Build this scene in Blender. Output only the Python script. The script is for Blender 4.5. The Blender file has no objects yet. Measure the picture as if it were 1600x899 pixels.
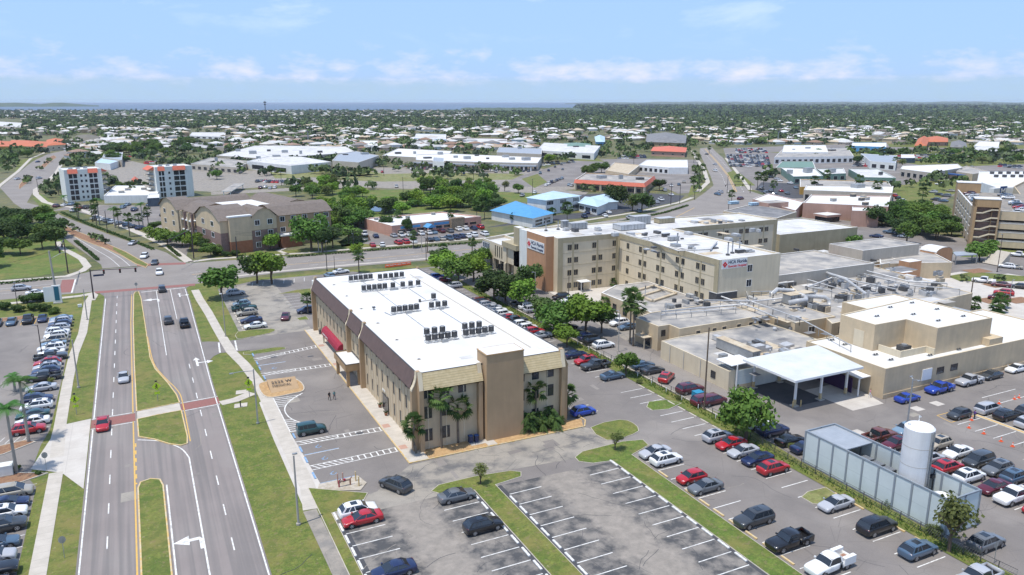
import bpy, bmesh, math, random
from mathutils import Vector, Matrix, noise
R=math.radians
random.seed(7)
SC=bpy.context.scene
COL=SC.collection
# ------------------------------------------------------------ camera
CAM_H=53.0; F_PX=1200.0; CY_PX=449.5
PITCH=math.atan((CY_PX-159.0)/F_PX)                 # downward tilt
YAW=math.atan2(605,F_PX/math.cos(PITCH))            # the street grid runs along +Y
cam=bpy.data.objects.new('camera',bpy.data.cameras.new('camera')); COL.objects.link(cam)
cam.location=(0,0,CAM_H); cam.rotation_euler=(math.pi/2-PITCH,0,-YAW)
cam.data.sensor_width=36; cam.data.lens=36*F_PX/1600
cam.data.clip_start=1; cam.data.clip_end=60000
SC.camera=cam
# ------------------------------------------------------------ light
SUN_FROM=Vector((-0.30,-0.06,1.0)).normalized()
EL=math.asin(SUN_FROM.z); AZ=math.atan2(SUN_FROM.x,SUN_FROM.y)
w=bpy.data.worlds.new('World'); SC.world=w; w.use_nodes=True
nt=w.node_tree; nt.nodes.clear(); N=nt.nodes.new; L=nt.links.new
out=N('ShaderNodeOutputWorld'); bg=N('ShaderNodeBackground'); bg.inputs[1].default_value=0.15
sky=N('ShaderNodeTexSky'); sky.sky_type='NISHITA'; sky.sun_disc=False
sky.sun_elevation=EL; sky.sun_rotation=AZ; sky.altitude=50; sky.air_density=1.0; sky.dust_density=0.6; sky.ozone_density=1.6
tc=N('ShaderNodeTexCoord'); sep=N('ShaderNodeSeparateXYZ'); L(tc.outputs['Generated'],sep.inputs[0])
def wm(op,a,b=None,clamp=False):
    n=N('ShaderNodeMath'); n.operation=op; n.use_clamp=clamp
    for i,x in enumerate((a,b)):
        if x is None: continue
        if isinstance(x,(int,float)): n.inputs[i].default_value=x
        else: L(x,n.inputs[i])
    return n.outputs[0]
def wramp(src,pts):
    n=N('ShaderNodeValToRGB'); L(src,n.inputs[0]); cr=n.color_ramp
    while len(cr.elements)<len(pts): cr.elements.new(0.5)
    for e,(p,c) in zip(cr.elements,pts): e.position=p; e.color=(c,c,c,1) if isinstance(c,(int,float)) else (*c,1)
    return n.outputs[0]
def wmix(f,a,b):
    n=N('ShaderNodeMix'); n.data_type='RGBA'; L(f,n.inputs[0])
    for i,x in ((6,a),(7,b)):
        if isinstance(x,tuple): n.inputs[i].default_value=(*x,1)
        else: L(x,n.inputs[i])
    return n.outputs[2]
z=sep.outputs[2]
# cumulus band low over the horizon: noise on azimuth and height
az=N('ShaderNodeMath'); az.operation='ARCTAN2'; L(sep.outputs[0],az.inputs[0]); L(sep.outputs[1],az.inputs[1])
cmb=N('ShaderNodeCombineXYZ'); L(wm('MULTIPLY',az.outputs[0],17.0),cmb.inputs[0]); L(wm('MULTIPLY',z,40.0),cmb.inputs[1])
n1=N('ShaderNodeTexNoise'); n1.inputs['Scale'].default_value=1.0; n1.inputs['Detail'].default_value=8; n1.inputs['Roughness'].default_value=0.58; L(cmb.outputs[0],n1.inputs['Vector'])
band=wramp(z,[(0.0,0.0),(0.016,0.05),(0.028,0.5),(0.042,0.42),(0.066,0.1),(0.09,0.0)])
puff=wramp(wm('ADD',n1.outputs[0],wm('MULTIPLY',band,0.42)),[(0.62,0.0),(0.92,0.75)])
puff=wm('MULTIPLY',puff,wramp(z,[(0.016,0.0),(0.026,0.85),(0.06,0.7),(0.08,0.0)]))
# thin high wisps
cmb2=N('ShaderNodeCombineXYZ'); L(wm('MULTIPLY',az.outputs[0],5.0),cmb2.inputs[0]); L(wm('MULTIPLY',z,16.0),cmb2.inputs[1]); cmb2.inputs[2].default_value=3.7
n2=N('ShaderNodeTexNoise'); n2.inputs['Scale'].default_value=1.0; n2.inputs['Detail'].default_value=8; n2.inputs['Roughness'].default_value=0.62; n2.inputs['Distortion'].default_value=0.4; L(cmb2.outputs[0],n2.inputs['Vector'])
wisp=wm('MULTIPLY',wramp(n2.outputs[0],[(0.55,0.0),(0.85,0.8)]),wramp(z,[(0.05,0.0),(0.12,1.0)]))
# distant pale cloud bank along the horizon
n3=N('ShaderNodeTexNoise'); n3.inputs['Scale'].default_value=2.2; n3.inputs['Detail'].default_value=5; L(cmb.outputs[0],n3.inputs['Vector'])
bank=wm('MULTIPLY',wramp(z,[(0.0,1.0),(0.024,0.95),(0.034,0.35),(0.06,0.0)]),wm('ADD',wm('MULTIPLY',n3.outputs[0],0.5),0.6),True)
skycol=wmix(wramp(z,[(0.0,0.92),(0.25,0.92),(0.6,0.4),(1.0,0.1)]),sky.outputs[0],(2.65,4.15,7.2))
skycol=wmix(bank,skycol,(3.0,4.1,5.3))
skycol=wmix(wisp,skycol,(6.2,6.9,8.2))
skycol=wmix(puff,skycol,(6.9,6.3,7.3))
L(skycol,bg.inputs[0]); L(bg.outputs[0],out.inputs[0])
sun=bpy.data.objects.new('sun',bpy.data.lights.new('sun','SUN')); COL.objects.link(sun)
sun.data.energy=3.9; sun.data.angle=R(0.55); sun.data.color=(1.0,0.955,0.89)
sun.rotation_euler=(-SUN_FROM).to_track_quat('-Z','Y').to_euler()
SC.view_settings.view_transform='Standard'; SC.view_settings.look='None'
SC.view_settings.exposure=0.10; SC.view_settings.gamma=1.0; SC.view_settings.use_curve_mapping=False
SC.cycles.max_bounces=5; SC.cycles.diffuse_bounces=3; SC.cycles.glossy_bounces=2; SC.cycles.transmission_bounces=2; SC.cycles.transparent_max_bounces=4
SC.cycles.use_adaptive_sampling=True; SC.cycles.use_denoising=True
# ------------------------------------------------------------ survey: world position of a photo pixel at height z
_s,_c=math.sin(PITCH),math.cos(PITCH); _sy,_cy=math.sin(YAW),math.cos(YAW)
def G(u,v,z=0.0):
    a=u-800; b=CY_PX-v; t=(z-CAM_H)/(b*_c-F_PX*_s); X=a*t; Y=(F_PX*_c+b*_s)*t
    return (X*_cy+Y*_sy,-X*_sy+Y*_cy)
def GP(*a,z=0.0): return [G(u,v,z) for u,v in a]
def PX(x,y,z=0.0):
    X=x*_cy-y*_sy; Y=x*_sy+y*_cy; Z=z-CAM_H; d=Y*_c-Z*_s
    return (800+F_PX*X/d,CY_PX-F_PX*(Z*_c+Y*_s)/d) if d>0 else (-9e9,0)
# ------------------------------------------------------------ materials
MATS={}
def rgb(h):
    h=h.lstrip('#'); v=[int(h[i:i+2],16)/255 for i in (0,2,4)]
    return tuple(x/12.92 if x<=.04045 else ((x+.055)/1.055)**2.4 for x in v)
def M(name,col,rough=.8,col2=None,scale=1.0,detail=4,lo=.35,hi=.65,metal=0,bump=0,bscale=None,spec=.5,stretch=None,extra=None,objcol=False,rand=0,col3=None,scale3=.1,lo3=.5,hi3=.7):
    m=bpy.data.materials.new(name); m.use_nodes=True; nt=m.node_tree; b=nt.nodes['Principled BSDF']
    N=nt.nodes.new; L=nt.links.new
    b.inputs['Roughness'].default_value=rough; b.inputs['Metallic'].default_value=metal
    b.inputs['Specular IOR Level'].default_value=spec
    tc=N('ShaderNodeTexCoord'); vec=tc.outputs['Object']
    if stretch:
        mp=N('ShaderNodeMapping'); mp.inputs['Scale'].default_value=stretch; L(vec,mp.inputs[0]); vec=mp.outputs[0]
    def nz(s,d=detail,r=.6):
        n=N('ShaderNodeTexNoise'); n.inputs['Scale'].default_value=s; n.inputs['Detail'].default_value=d; n.inputs['Roughness'].default_value=r; L(vec,n.inputs['Vector']); return n.outputs[0]
    def mix(f,a,c):
        n=N('ShaderNodeMix'); n.data_type='RGBA'
        if isinstance(f,(int,float)): n.inputs[0].default_value=f
        else: L(f,n.inputs[0])
        for i,x in ((6,a),(7,c)):
            if isinstance(x,tuple): n.inputs[i].default_value=(*x[:3],1)
            else: L(x,n.inputs[i])
        return n.outputs[2]
    def ramp(f,a,c,va=0,vc=1):
        n=N('ShaderNodeMapRange'); L(f,n.inputs[0]); n.inputs[1].default_value=a; n.inputs[2].default_value=c; n.inputs[3].default_value=va; n.inputs[4].default_value=vc; return n.outputs[0]
    c=tuple(col)
    if objcol:
        oi=N('ShaderNodeObjectInfo'); c=oi.outputs['Color']
    if col2: c=mix(ramp(nz(scale),lo,hi),c,tuple(col2))
    if col3: c=mix(ramp(nz(scale3,3,.55),lo3,hi3),c,tuple(col3))
    if extra: c=extra(nt,N,L,vec,nz,mix,ramp,c)
    if rand:
        oi=N('ShaderNodeObjectInfo'); hs=N('ShaderNodeHueSaturation')
        L(ramp(oi.outputs['Random'],0,1,1-rand,1+rand),hs.inputs['Value'])
        mr=N('ShaderNodeMath'); mr.operation='FRACT'; m2=N('ShaderNodeMath'); m2.operation='MULTIPLY'; m2.inputs[1].default_value=7.31
        L(oi.outputs['Random'],m2.inputs[0]); L(m2.outputs[0],mr.inputs[0]); L(ramp(mr.outputs[0],0,1,.5-.035*rand*2,.5+.02*rand*2),hs.inputs['Hue'])
        if isinstance(c,tuple): hs.inputs['Color'].default_value=(*c,1)
        else: L(c,hs.inputs['Color'])
        c=hs.outputs[0]
    if isinstance(c,tuple): b.inputs['Base Color'].default_value=(*c[:3],1)
    else: L(c,b.inputs['Base Color'])
    if bump:
        bp=N('ShaderNodeBump'); bp.inputs['Strength'].default_value=bump; bp.inputs['Distance'].default_value=.05; L(nz(bscale or scale*4,4),bp.inputs['Height']); L(bp.outputs[0],b.inputs['Normal'])
    MATS[name]=m; return m
def vor(nt,N,L,vec,s,feat='F1'):
    n=N('ShaderNodeTexVoronoi'); n.inputs['Scale'].default_value=s; n.feature=feat; L(vec,n.inputs['Vector']); return n.outputs['Distance']
def ex_asphalt(nt,N,L,vec,nz,mix,ramp,c):
    g=ramp(nz(9,3,.8),.25,.75,.86,1.14); n=N('ShaderNodeVectorMath'); n.operation='SCALE'; L(c,n.inputs[0]); L(g,n.inputs['Scale'])
    v=vor(nt,N,L,vec,.16,'DISTANCE_TO_EDGE'); cr=ramp(v,.0,.006,.35,0); return mix(cr,n.outputs[0],(.06,.058,.055))
def ex_lanes(nt,N,L,vec,nz,mix,ramp,c):
    g=ramp(nz(9,3,.8),.25,.75,.9,1.1); n=N('ShaderNodeVectorMath'); n.operation='SCALE'; L(c,n.inputs[0]); L(g,n.inputs['Scale'])
    mp=N('ShaderNodeMapping'); mp.inputs['Scale'].default_value=(1.4,.02,1); L(vec,mp.inputs[0])
    w=N('ShaderNodeTexNoise'); w.inputs['Scale'].default_value=1.; L(mp.outputs[0],w.inputs['Vector'])
    return mix(ramp(w.outputs[0],.42,.62,0,.5),n.outputs[0],(.13,.125,.12))
def ex_grass(nt,N,L,vec,nz,mix,ramp,c):
    g=ramp(nz(2.6,6,.85),.32,.68,.5,1.5); n=N('ShaderNodeVectorMath'); n.operation='SCALE'; L(c,n.inputs[0]); L(g,n.inputs['Scale'])
    c2=mix(ramp(nz(.13,3,.6),.45,.68,0,.85),n.outputs[0],(.20,.17,.05)); c2=mix(ramp(nz(.35,6,.7),.50,.56,0,.45),c2,(.06,.10,.014)); c2=mix(ramp(nz(1.1,5,.7),.56,.64,0,.6),c2,(.20,.155,.075))
    return mix(ramp(nz(1.7,3,.7),.64,.72,0,.75),c2,(.30,.26,.15))
def ex_lot(nt,N,L,vec,nz,mix,ramp,c):
    c=ex_asphalt(nt,N,L,vec,nz,mix,ramp,c); s=N('ShaderNodeSeparateXYZ'); L(vec,s.inputs[0]); o=None
    def mth(op,a,b):
        n=N('ShaderNodeMath'); n.operation=op
        for i,x in enumerate((a,b)):
            if isinstance(x,(int,float)): n.inputs[i].default_value=x
            else: L(x,n.inputs[i])
        return n.outputs[0]
    for xc in (28.8,51.4):
        d=mth('ABSOLUTE',mth('SUBTRACT',s.outputs[0],xc),0); o=d if o is None else mth('MINIMUM',o,d)
    o=mth('ADD',o,mth('MULTIPLY',mth('SUBTRACT',nz(.45,4,.65),.5),9.0)); lane=ramp(o,1.8,4.2,1,0)
    lc=mix(ramp(nz(.7,6,.7),.35,.65),(.31,.275,.235),(.22,.198,.17)); return mix(lane,c,lc)
def ex_grid(sx,sy,wd,col,amt=.6):
    def f(nt,N,L,vec,nz,mix,ramp,c):
        s=N('ShaderNodeSeparateXYZ'); L(vec,s.inputs[0]); o=None
        for ax,st in ((0,sx),(1,sy)):
            if not st: continue
            a=N('ShaderNodeMath'); a.operation='PINGPONG'; L(s.outputs[ax],a.inputs[0]); a.inputs[1].default_value=st/2
            r=ramp(a.outputs[0],0,wd,amt,0)
            if o is None: o=r
            else:
                mx=N('ShaderNodeMath'); mx.operation='MAXIMUM'; L(o,mx.inputs[0]); L(r,mx.inputs[1]); o=mx.outputs[0]
        return mix(o,c,col)
    return f
def ex_zgrid(st,wd,col,amt=.6,ax=2):
    def f(nt,N,L,vec,nz,mix,ramp,c):
        s=N('ShaderNodeSeparateXYZ'); L(vec,s.inputs[0])
        a=N('ShaderNodeMath'); a.operation='PINGPONG'; L(s.outputs[ax],a.inputs[0]); a.inputs[1].default_value=st/2
        return mix(ramp(a.outputs[0],0,wd,amt,0),c,col)
    return f
def ex_streak(nt,N,L,vec,nz,mix,ramp,c):
    mp=N('ShaderNodeMapping'); mp.inputs['Scale'].default_value=(1.3,1.3,.12); L(vec,mp.inputs[0])
    w=N('ShaderNodeTexNoise'); w.inputs['Scale'].default_value=1.; w.inputs['Detail'].default_value=5; L(mp.outputs[0],w.inputs['Vector'])
    n=N('ShaderNodeVectorMath'); n.operation='SCALE'; L(ramp(w.outputs[0],.35,.7,1.03,.93),n.inputs['Scale'])
    if isinstance(c,tuple): n.inputs[0].default_value=c
    else: L(c,n.inputs[0])
    return n.outputs[0]
M('road',(.255,.222,.205),.9,(.225,.195,.18),.12,extra=ex_lanes,col3=(.26,.235,.215),scale3=.05)
M('road_cross',(.26,.235,.21),.9,(.22,.197,.177),.09,extra=ex_asphalt)
M('asphalt',(.215,.193,.175),.9,(.175,.158,.145),.15,extra=ex_asphalt,col3=(.27,.245,.22),scale3=.06)
M('asphalt_worn',(.135,.13,.125),.92,(.30,.27,.225),.33,lo=.38,hi=.58,extra=ex_asphalt,col3=(.32,.29,.245),scale3=.12,lo3=.42,hi3=.6)
M('asphalt_pale',(.31,.275,.23),.93,(.20,.185,.16),.5,lo=.4,hi=.66,extra=ex_asphalt,col3=(.18,.175,.165),scale3=.13,lo3=.57,hi3=.72)
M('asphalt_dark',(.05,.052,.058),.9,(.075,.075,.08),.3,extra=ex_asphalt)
M('stall_stain',(.07,.07,.071),.92,(.235,.213,.187),.42,lo=.40,hi=.62,extra=ex_lot)
M('bare_sand',(.50,.45,.38),.95,(.33,.28,.2),1.0)
M('concrete',(.52,.475,.41),.88,(.44,.40,.34),.5,extra=ex_grid(0,1.6,.05,(.25,.23,.2),.6))
M('concrete_slab',(.55,.515,.46),.88,(.47,.43,.38),.3,extra=ex_grid(4.5,4.5,.06,(.3,.28,.25),.5))
M('kerb_concrete',(.55,.50,.42),.85,(.42,.38,.31),1.2)
M('kerb_yellow',(.58,.38,.12),.8,(.55,.47,.32),1.5)
M('grass',(.096,.138,.020),.95,(.155,.168,.034),.6,extra=ex_grass,bump=.6,bscale=6)
M('grass_lush',(.085,.140,.018),.95,(.125,.165,.028),.8,extra=ex_grass,bump=.6,bscale=6)
M('grass_dry',(.26,.25,.12),.95,(.17,.20,.06),.12,extra=ex_grass)
M('ground_town',(.07,.088,.032),.95,(.15,.14,.085),.02,lo=.42,hi=.6,extra=ex_grass)
M('mangrove',(.045,.075,.028),.95,(.075,.105,.04),.006,lo=.4,hi=.6)
M('water',(.045,.075,.105),.32,(.055,.085,.11),.001,spec=.35,bump=.15,bscale=.2)
M('pond_water',(.02,.03,.02),.08,spec=.6)
M('paint_white',(.74,.73,.69),.7,(.42,.41,.38),1.6,lo=.45,hi=.7)
M('paint_yellow',(.70,.42,.08),.7,(.55,.36,.12),2.0)
M('paint_blue',(.10,.26,.50),.7,(.3,.4,.5),3.0)
M('paver_red',(.29,.125,.105),.85,(.235,.105,.09),3.0,extra=ex_grid(.5,.5,.03,(.2,.1,.08),.4))
M('mulch',(.50,.33,.16),.95,(.36,.22,.10),2.0,bump=.6)
M('mulch_red',(.20,.10,.06),.95,(.30,.18,.10),2.0,bump=.6)
M('roof_white',(.70,.70,.685),.75,(.62,.615,.59),.35,extra=ex_grid(3.0,0,.03,(.66,.655,.64),.5),col3=(.56,.55,.52),scale3=.1,lo3=.55,hi3=.75)
M('roof_white_dirty',(.66,.655,.64),.8,(.50,.49,.47),.3,extra=ex_grid(0,2.2,.03,(.4,.4,.4),.4),col3=(.42,.41,.39),scale3=.09,lo3=.52,hi3=.68)
M('roof_grey',(.31,.295,.275),.9,(.45,.415,.36),.25,lo=.42,hi=.62,col3=(.19,.19,.19),scale3=.13,lo3=.5,hi3=.7)
M('roof_dark',(.16,.16,.165),.9,(.25,.245,.24),.3,col3=(.12,.12,.125),scale3=.2)
M('roof_steel',(.40,.43,.46),.55,(.34,.37,.40),.6,metal=.2,extra=ex_grid(.6,0,.04,(.25,.27,.3),.5))
M('roof_tan',(.55,.48,.36),.9,(.42,.33,.22),.6)
M('parapet_white',(.74,.73,.70),.7,(.62,.61,.58),.8)
M('stucco_beige',(.59,.465,.30),.9,(.51,.41,.275),.4,extra=ex_streak)
M('stucco_cream',(.66,.57,.41),.9,(.61,.52,.37),.3,extra=ex_streak)
M('stucco_tan',(.43,.295,.17),.9,(.39,.27,.155),.4,extra=ex_streak)
M('stucco_brown',(.44,.29,.15),.9,(.38,.25,.13),.4,extra=ex_streak)
M('stucco_khaki',(.42,.36,.23),.9,(.37,.315,.20),.4,extra=ex_streak)
M('stucco_orange',(.50,.27,.145),.9,(.45,.24,.125),.4,extra=ex_streak)
M('stucco_grey',(.48,.43,.355),.9,(.43,.385,.315),.3,extra=ex_streak)
M('stucco_pale',(.72,.73,.68),.9,(.66,.67,.62),.3,extra=ex_streak)
M('stucco_white',(.74,.74,.72),.9,(.66,.66,.64),.3,extra=ex_streak)
M('stucco_pink',(.60,.34,.25),.9,(.54,.30,.22),.3,extra=ex_streak)
M('stucco_rose',(.47,.29,.22),.9,(.42,.26,.20),.3,extra=ex_streak)
M('stucco_gold',(.60,.36,.09),.9,(.52,.3,.07),.3)
M('brick_dark',(.20,.125,.105),.9,(.27,.18,.145),1.5,extra=ex_zgrid(.5,.04,(.3,.25,.22),.5))
M('brick_red',(.34,.14,.07),.9,(.28,.11,.055),1.5,extra=ex_zgrid(.5,.04,(.3,.2,.15),.5))
M('stone',(.35,.26,.17),.9,(.20,.15,.10),2.0)
M('mansard_brown',(.135,.088,.076),.7,(.105,.07,.06),.8,extra=ex_grid(0,.45,.05,(.05,.035,.035),.8))
M('tile_yellow',(.62,.50,.29),.75,(.52,.41,.22),1.5,extra=ex_zgrid(.36,.06,(.32,.25,.14),.8))
M('shingle_brown',(.20,.165,.14),.9,(.155,.128,.108),1.0,extra=ex_zgrid(.3,.04,(.08,.065,.055),.5))
M('shingle_olive',(.18,.16,.12),.9,(.14,.125,.095),1.0)
M('tile_red',(.62,.17,.10),.8,(.52,.13,.08),1.2,extra=ex_grid(.5,0,.05,(.4,.1,.06),.5))
M('tile_orange',(.55,.17,.075),.8,(.44,.13,.06),1.2)
M('metal_blue',(.10,.33,.58),.5,(.08,.28,.52),.5,extra=ex_grid(.7,0,.05,(.06,.2,.4),.6))
M('metal_paleblue',(.42,.58,.68),.5,(.5,.62,.7),.4,extra=ex_grid(.7,0,.05,(.3,.42,.5),.5))
M('roof_green',(.17,.27,.22),.8,(.13,.22,.18),.5)
M('glass_dark',(.012,.015,.02),.12,(.03,.035,.045),.7,spec=.7)
M('glass_blue',(.03,.06,.10),.1,(.05,.09,.13),.5,spec=.8)
M('frame_white',(.75,.75,.72),.6)
M('frame_dark',(.06,.055,.05),.5)
M('awning_red',(.33,.02,.045),.75,(.27,.015,.035),1.5)
M('metal_grey',(.42,.43,.43),.45,(.34,.35,.35),1.2,metal=.5)
M('duct',(.58,.58,.57),.5,(.44,.44,.43),.7,metal=.25)
M('metal_dark',(.06,.06,.062),.5,(.09,.09,.09),1.0)
M('metal_white',(.80,.80,.78),.45,(.74,.74,.72),.5)
M('canopy_white',(.54,.56,.54),.6,(.64,.66,.64),.25,extra=ex_grid(.9,0,.03,(.5,.52,.5),.4))
M('mesh_panel',(.60,.66,.65),.85,(.55,.61,.60),.5,extra=ex_zgrid(2.6,.03,(.33,.38,.38),.8))
M('steel_blue',(.27,.30,.32),.5,(.23,.27,.31),.8)
M('tank_white',(.80,.80,.79),.4,(.72,.72,.71),.5,extra=ex_streak)
M('wood_pole',(.16,.115,.08),.9,(.11,.08,.055),1.5)
M('pole_concrete',(.42,.39,.34),.85,(.36,.33,.29),1.0)
M('pole_dark',(.045,.03,.035),.5)
M('pole_black',(.03,.03,.032),.5)
M('bark',(.13,.095,.065),.95,(.09,.065,.045),2.5,bump=.5)
M('palm_trunk',(.20,.165,.125),.95,(.13,.105,.08),3.0,extra=ex_zgrid(.35,.06,(.07,.055,.04),.6))
M('palm_grey',(.36,.33,.28),.9,(.28,.26,.22),2.0,extra=ex_zgrid(.5,.05,(.16,.14,.12),.6))
M('rubber',(.012,.012,.013),.8)
M('rim',(.42,.43,.44),.35,metal=.6)
M('car_glass',(.02,.026,.034),.07,spec=.9)
M('car_black',(.012,.012,.014),.5)
M('lamp_clear',(.75,.78,.8),.2,spec=.8)
M('lamp_red',(.45,.015,.01),.3)
M('sign_lime',(.50,.70,.03),.5)
M('sign_black',(.012,.012,.012),.6)
M('sign_blue',(.02,.07,.22),.5)
M('sign_navy',(.012,.025,.08),.5)
M('sign_red',(.60,.02,.03),.5)
M('sign_teal',(.02,.13,.19),.5)
M('signal_yellow',(.35,.2,.02),.5)
M('cone_orange',(.75,.11,.03),.7)
M('barrier_orange',(.80,.16,.05),.7)
M('dumpster_blue',(.02,.22,.36),.6)
M('red_wood',(.25,.05,.04),.8)
M('deck',(.42,.33,.20),.85,(.34,.26,.16),1.5,extra=ex_zgrid(.3,.05,(.2,.15,.1),.6,0))
M('purple',(.10,.03,.16),.7,(.07,.02,.11),1,extra=ex_zgrid(.35,.05,(.03,.01,.05),.8,0))
def paint():
    m=M('car_paint',(1,1,1),.28,objcol=True,spec=.6); b=m.node_tree.nodes['Principled BSDF']
    b.inputs['Coat Weight'].default_value=.6; b.inputs['Coat Roughness'].default_value=.08; return m
paint()
M('house_wall',(1,1,1),.9,objcol=True); M('house_roof',(1,1,1),.85,objcol=True,extra=lambda nt,N,L,vec,nz,mix,ramp,c:mix(ramp(nz(.6),.35,.7,0,.35),c,(.12,.11,.1)))
def leafmat(name,c1,c2,rand=.22,tr=.25):
    m=M(name,c1,.75,c2,.8,detail=2,lo=.3,hi=.7,spec=.25,rand=rand); nt=m.node_tree; b=nt.nodes['Principled BSDF']
    t=nt.nodes.new('ShaderNodeBsdfTranslucent'); mx=nt.nodes.new('ShaderNodeMixShader'); mx.inputs[0].default_value=tr
    src=b.inputs['Base Color'].links[0].from_socket; nt.links.new(src,t.inputs[0])
    nt.links.new(b.outputs[0],mx.inputs[1]); nt.links.new(t.outputs[0],mx.inputs[2]); nt.links.new(mx.outputs[0],nt.nodes['Material Output'].inputs[0]); return m
leafmat('leaf_mid',(.075,.15,.022),(.13,.22,.045),.3); leafmat('leaf_dark',(.045,.09,.022),(.08,.135,.035),.3); leafmat('leaf_bright',(.12,.225,.02),(.19,.30,.045),.25)
leafmat('leaf_olive',(.12,.16,.045),(.19,.22,.07),.25); leafmat('leaf_palm',(.06,.12,.028),(.10,.16,.04)); leafmat('leaf_royal',(.05,.15,.03),(.09,.21,.045)); leafmat('leaf_far',(.045,.08,.02),(.09,.13,.04),rand=0,tr=.1)
# ------------------------------------------------------------ builders
def tag(o,label=None,cat=None,group=None,kind=None):
    if label: o['label']=label
    if cat: o['category']=cat
    if group: o['group']=group
    if kind: o['kind']=kind
    return o
def thing(name,label,cat,loc=(0,0,0),rz=0,group=None):
    o=bpy.data.objects.new(name,None); o.location=loc; o.rotation_euler=(0,0,rz); o.empty_display_size=.2; COL.objects.link(o)
    return tag(o,label,cat,group)
def inst(name,mesh,parent=None,loc=(0,0,0),rz=0,color=None):
    o=bpy.data.objects.new(name,mesh); COL.objects.link(o); o.location=loc; o.rotation_euler=(0,0,rz)
    if parent: o.parent=parent
    if color: o.color=(*color,1)
    return o
def copy_tree(o,parent=None,color=None):
    c=o.copy(); COL.objects.link(c); c.parent=parent
    if color and c.type=='MESH': c.color=(*color,1)
    for ch in o.children: copy_tree(ch,c,color)
    return c
class MB:
    def __init__(s): s.v=[]; s.f=[]; s.m=[]; s.mats=[]
    def mi(s,mat):
        if mat not in s.mats: s.mats.append(mat)
        return s.mats.index(mat)
    def add(s,vs,fs,mat):
        k=len(s.v); i=s.mi(mat); s.v+=[tuple(p) for p in vs]
        for f in fs: s.f.append(tuple(k+a for a in f)); s.m.append(i)
    def box(s,x0,y0,z0,x1,y1,z1,mat,bot=True):
        x0,x1=min(x0,x1),max(x0,x1); y0,y1=min(y0,y1),max(y0,y1)
        f=[(4,5,6,7),(0,1,5,4),(1,2,6,5),(2,3,7,6),(3,0,4,7)]
        if bot: f.append((3,2,1,0))
        s.add([(x0,y0,z0),(x1,y0,z0),(x1,y1,z0),(x0,y1,z0),(x0,y0,z1),(x1,y0,z1),(x1,y1,z1),(x0,y1,z1)],f,mat)
    def prism(s,pts,z0,z1,mat,top=None):
        n=len(pts); a=sum(pts[i][0]*pts[(i+1)%n][1]-pts[(i+1)%n][0]*pts[i][1] for i in range(n))
        if a<0: pts=pts[::-1]
        s.add([(x,y,z0) for x,y in pts]+[(x,y,z1) for x,y in pts],[(i,(i+1)%n,n+(i+1)%n,n+i) for i in range(n)],mat)
        s.add([(x,y,z1) for x,y in pts],[tuple(range(n))],top or mat)
    def quad(s,a,b,c,d,mat): s.add([a,b,c,d],[(0,1,2,3)],mat)
    def tube(s,pts,r,mat,n=6,r2=None,cap=True):
        pts=[Vector(p) for p in pts]; rings=[]
        for i,p in enumerate(pts):
            d=(pts[min(i+1,len(pts)-1)]-pts[max(i-1,0)]).normalized()
            u=d.cross(Vector((0,0,1)) if abs(d.z)<.9 else Vector((1,0,0))).normalized(); w=d.cross(u).normalized()
            rr=r if r2 is None else r+(r2-r)*i/(len(pts)-1)
            rings.append([p+(u*math.cos(2*math.pi*k/n)+w*math.sin(2*math.pi*k/n))*rr for k in range(n)])
        vs=[q for g in rings for q in g]; fs=[]
        for i in range(len(pts)-1):
            for k in range(n): fs.append((i*n+k,i*n+(k+1)%n,(i+1)*n+(k+1)%n,(i+1)*n+k))
        if cap: fs.append(tuple(range(n))); fs.append(tuple((len(pts)-1)*n+k for k in range(n))[::-1])
        s.add(vs,fs,mat)
    def cyl(s,x,y,z0,z1,r,mat,n=12,r2=None,topmat=None):
        r2=r if r2 is None else r2
        vs=[(x+r*math.cos(2*math.pi*k/n),y+r*math.sin(2*math.pi*k/n),z0) for k in range(n)]+[(x+r2*math.cos(2*math.pi*k/n),y+r2*math.sin(2*math.pi*k/n),z1) for k in range(n)]
        s.add(vs,[(k,(k+1)%n,n+(k+1)%n,n+k) for k in range(n)],mat); s.add(vs[n:],[tuple(range(n))],topmat or mat)
    def mesh(s,name,smooth=False):
        me=bpy.data.meshes.new(name); me.from_pydata(s.v,[],s.f)
        for m in s.mats: me.materials.append(MATS[m])
        me.polygons.foreach_set('material_index',s.m)
        if smooth: me.polygons.foreach_set('use_smooth',[True]*len(s.f))
        me.update(); return me
    def build(s,name,parent=None,smooth=False,label=None,cat=None,group=None,kind=None,loc=(0,0,0),rz=0,color=None):
        return tag(inst(name,s.mesh(name,smooth),parent,loc,rz,color),label,cat,group,kind)
_lvl=[0]
def sheet(name,pts,mat,z,kind='structure',**k):
    m=MB(); n=len(pts); a=sum(pts[i][0]*pts[(i+1)%n][1]-pts[(i+1)%n][0]*pts[i][1] for i in range(n))
    if a<0: pts=pts[::-1]
    m.add([(x,y,z) for x,y in pts],[tuple(range(n))],mat)
    o=m.build(name,kind=kind,**k)
    bm=bmesh.new(); bm.from_mesh(o.data); bmesh.ops.triangulate(bm,faces=bm.faces[:],ngon_method='EAR_CLIP'); bm.to_mesh(o.data); bm.free()
    return o
def offset(pts,d,closed=False):
    n=len(pts); res=[]
    for i in range(n):
        p=Vector(pts[i]); a=Vector(pts[i-1]) if (i>0 or closed) else None; b=Vector(pts[(i+1)%n]) if (i<n-1 or closed) else None
        d1=(p-a).normalized() if a is not None else None; d2=(b-p).normalized() if b is not None else None
        if d1 is None: d1=d2
        if d2 is None: d2=d1
        nrm=Vector((-(d1+d2).y,(d1+d2).x))
        if nrm.length<1e-6: nrm=Vector((-d1.y,d1.x))
        nrm.normalize(); k=max(.35,nrm.dot(Vector((-d1.y,d1.x)))); q=p+nrm*d/k; res.append((q.x,q.y))
    return res
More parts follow.
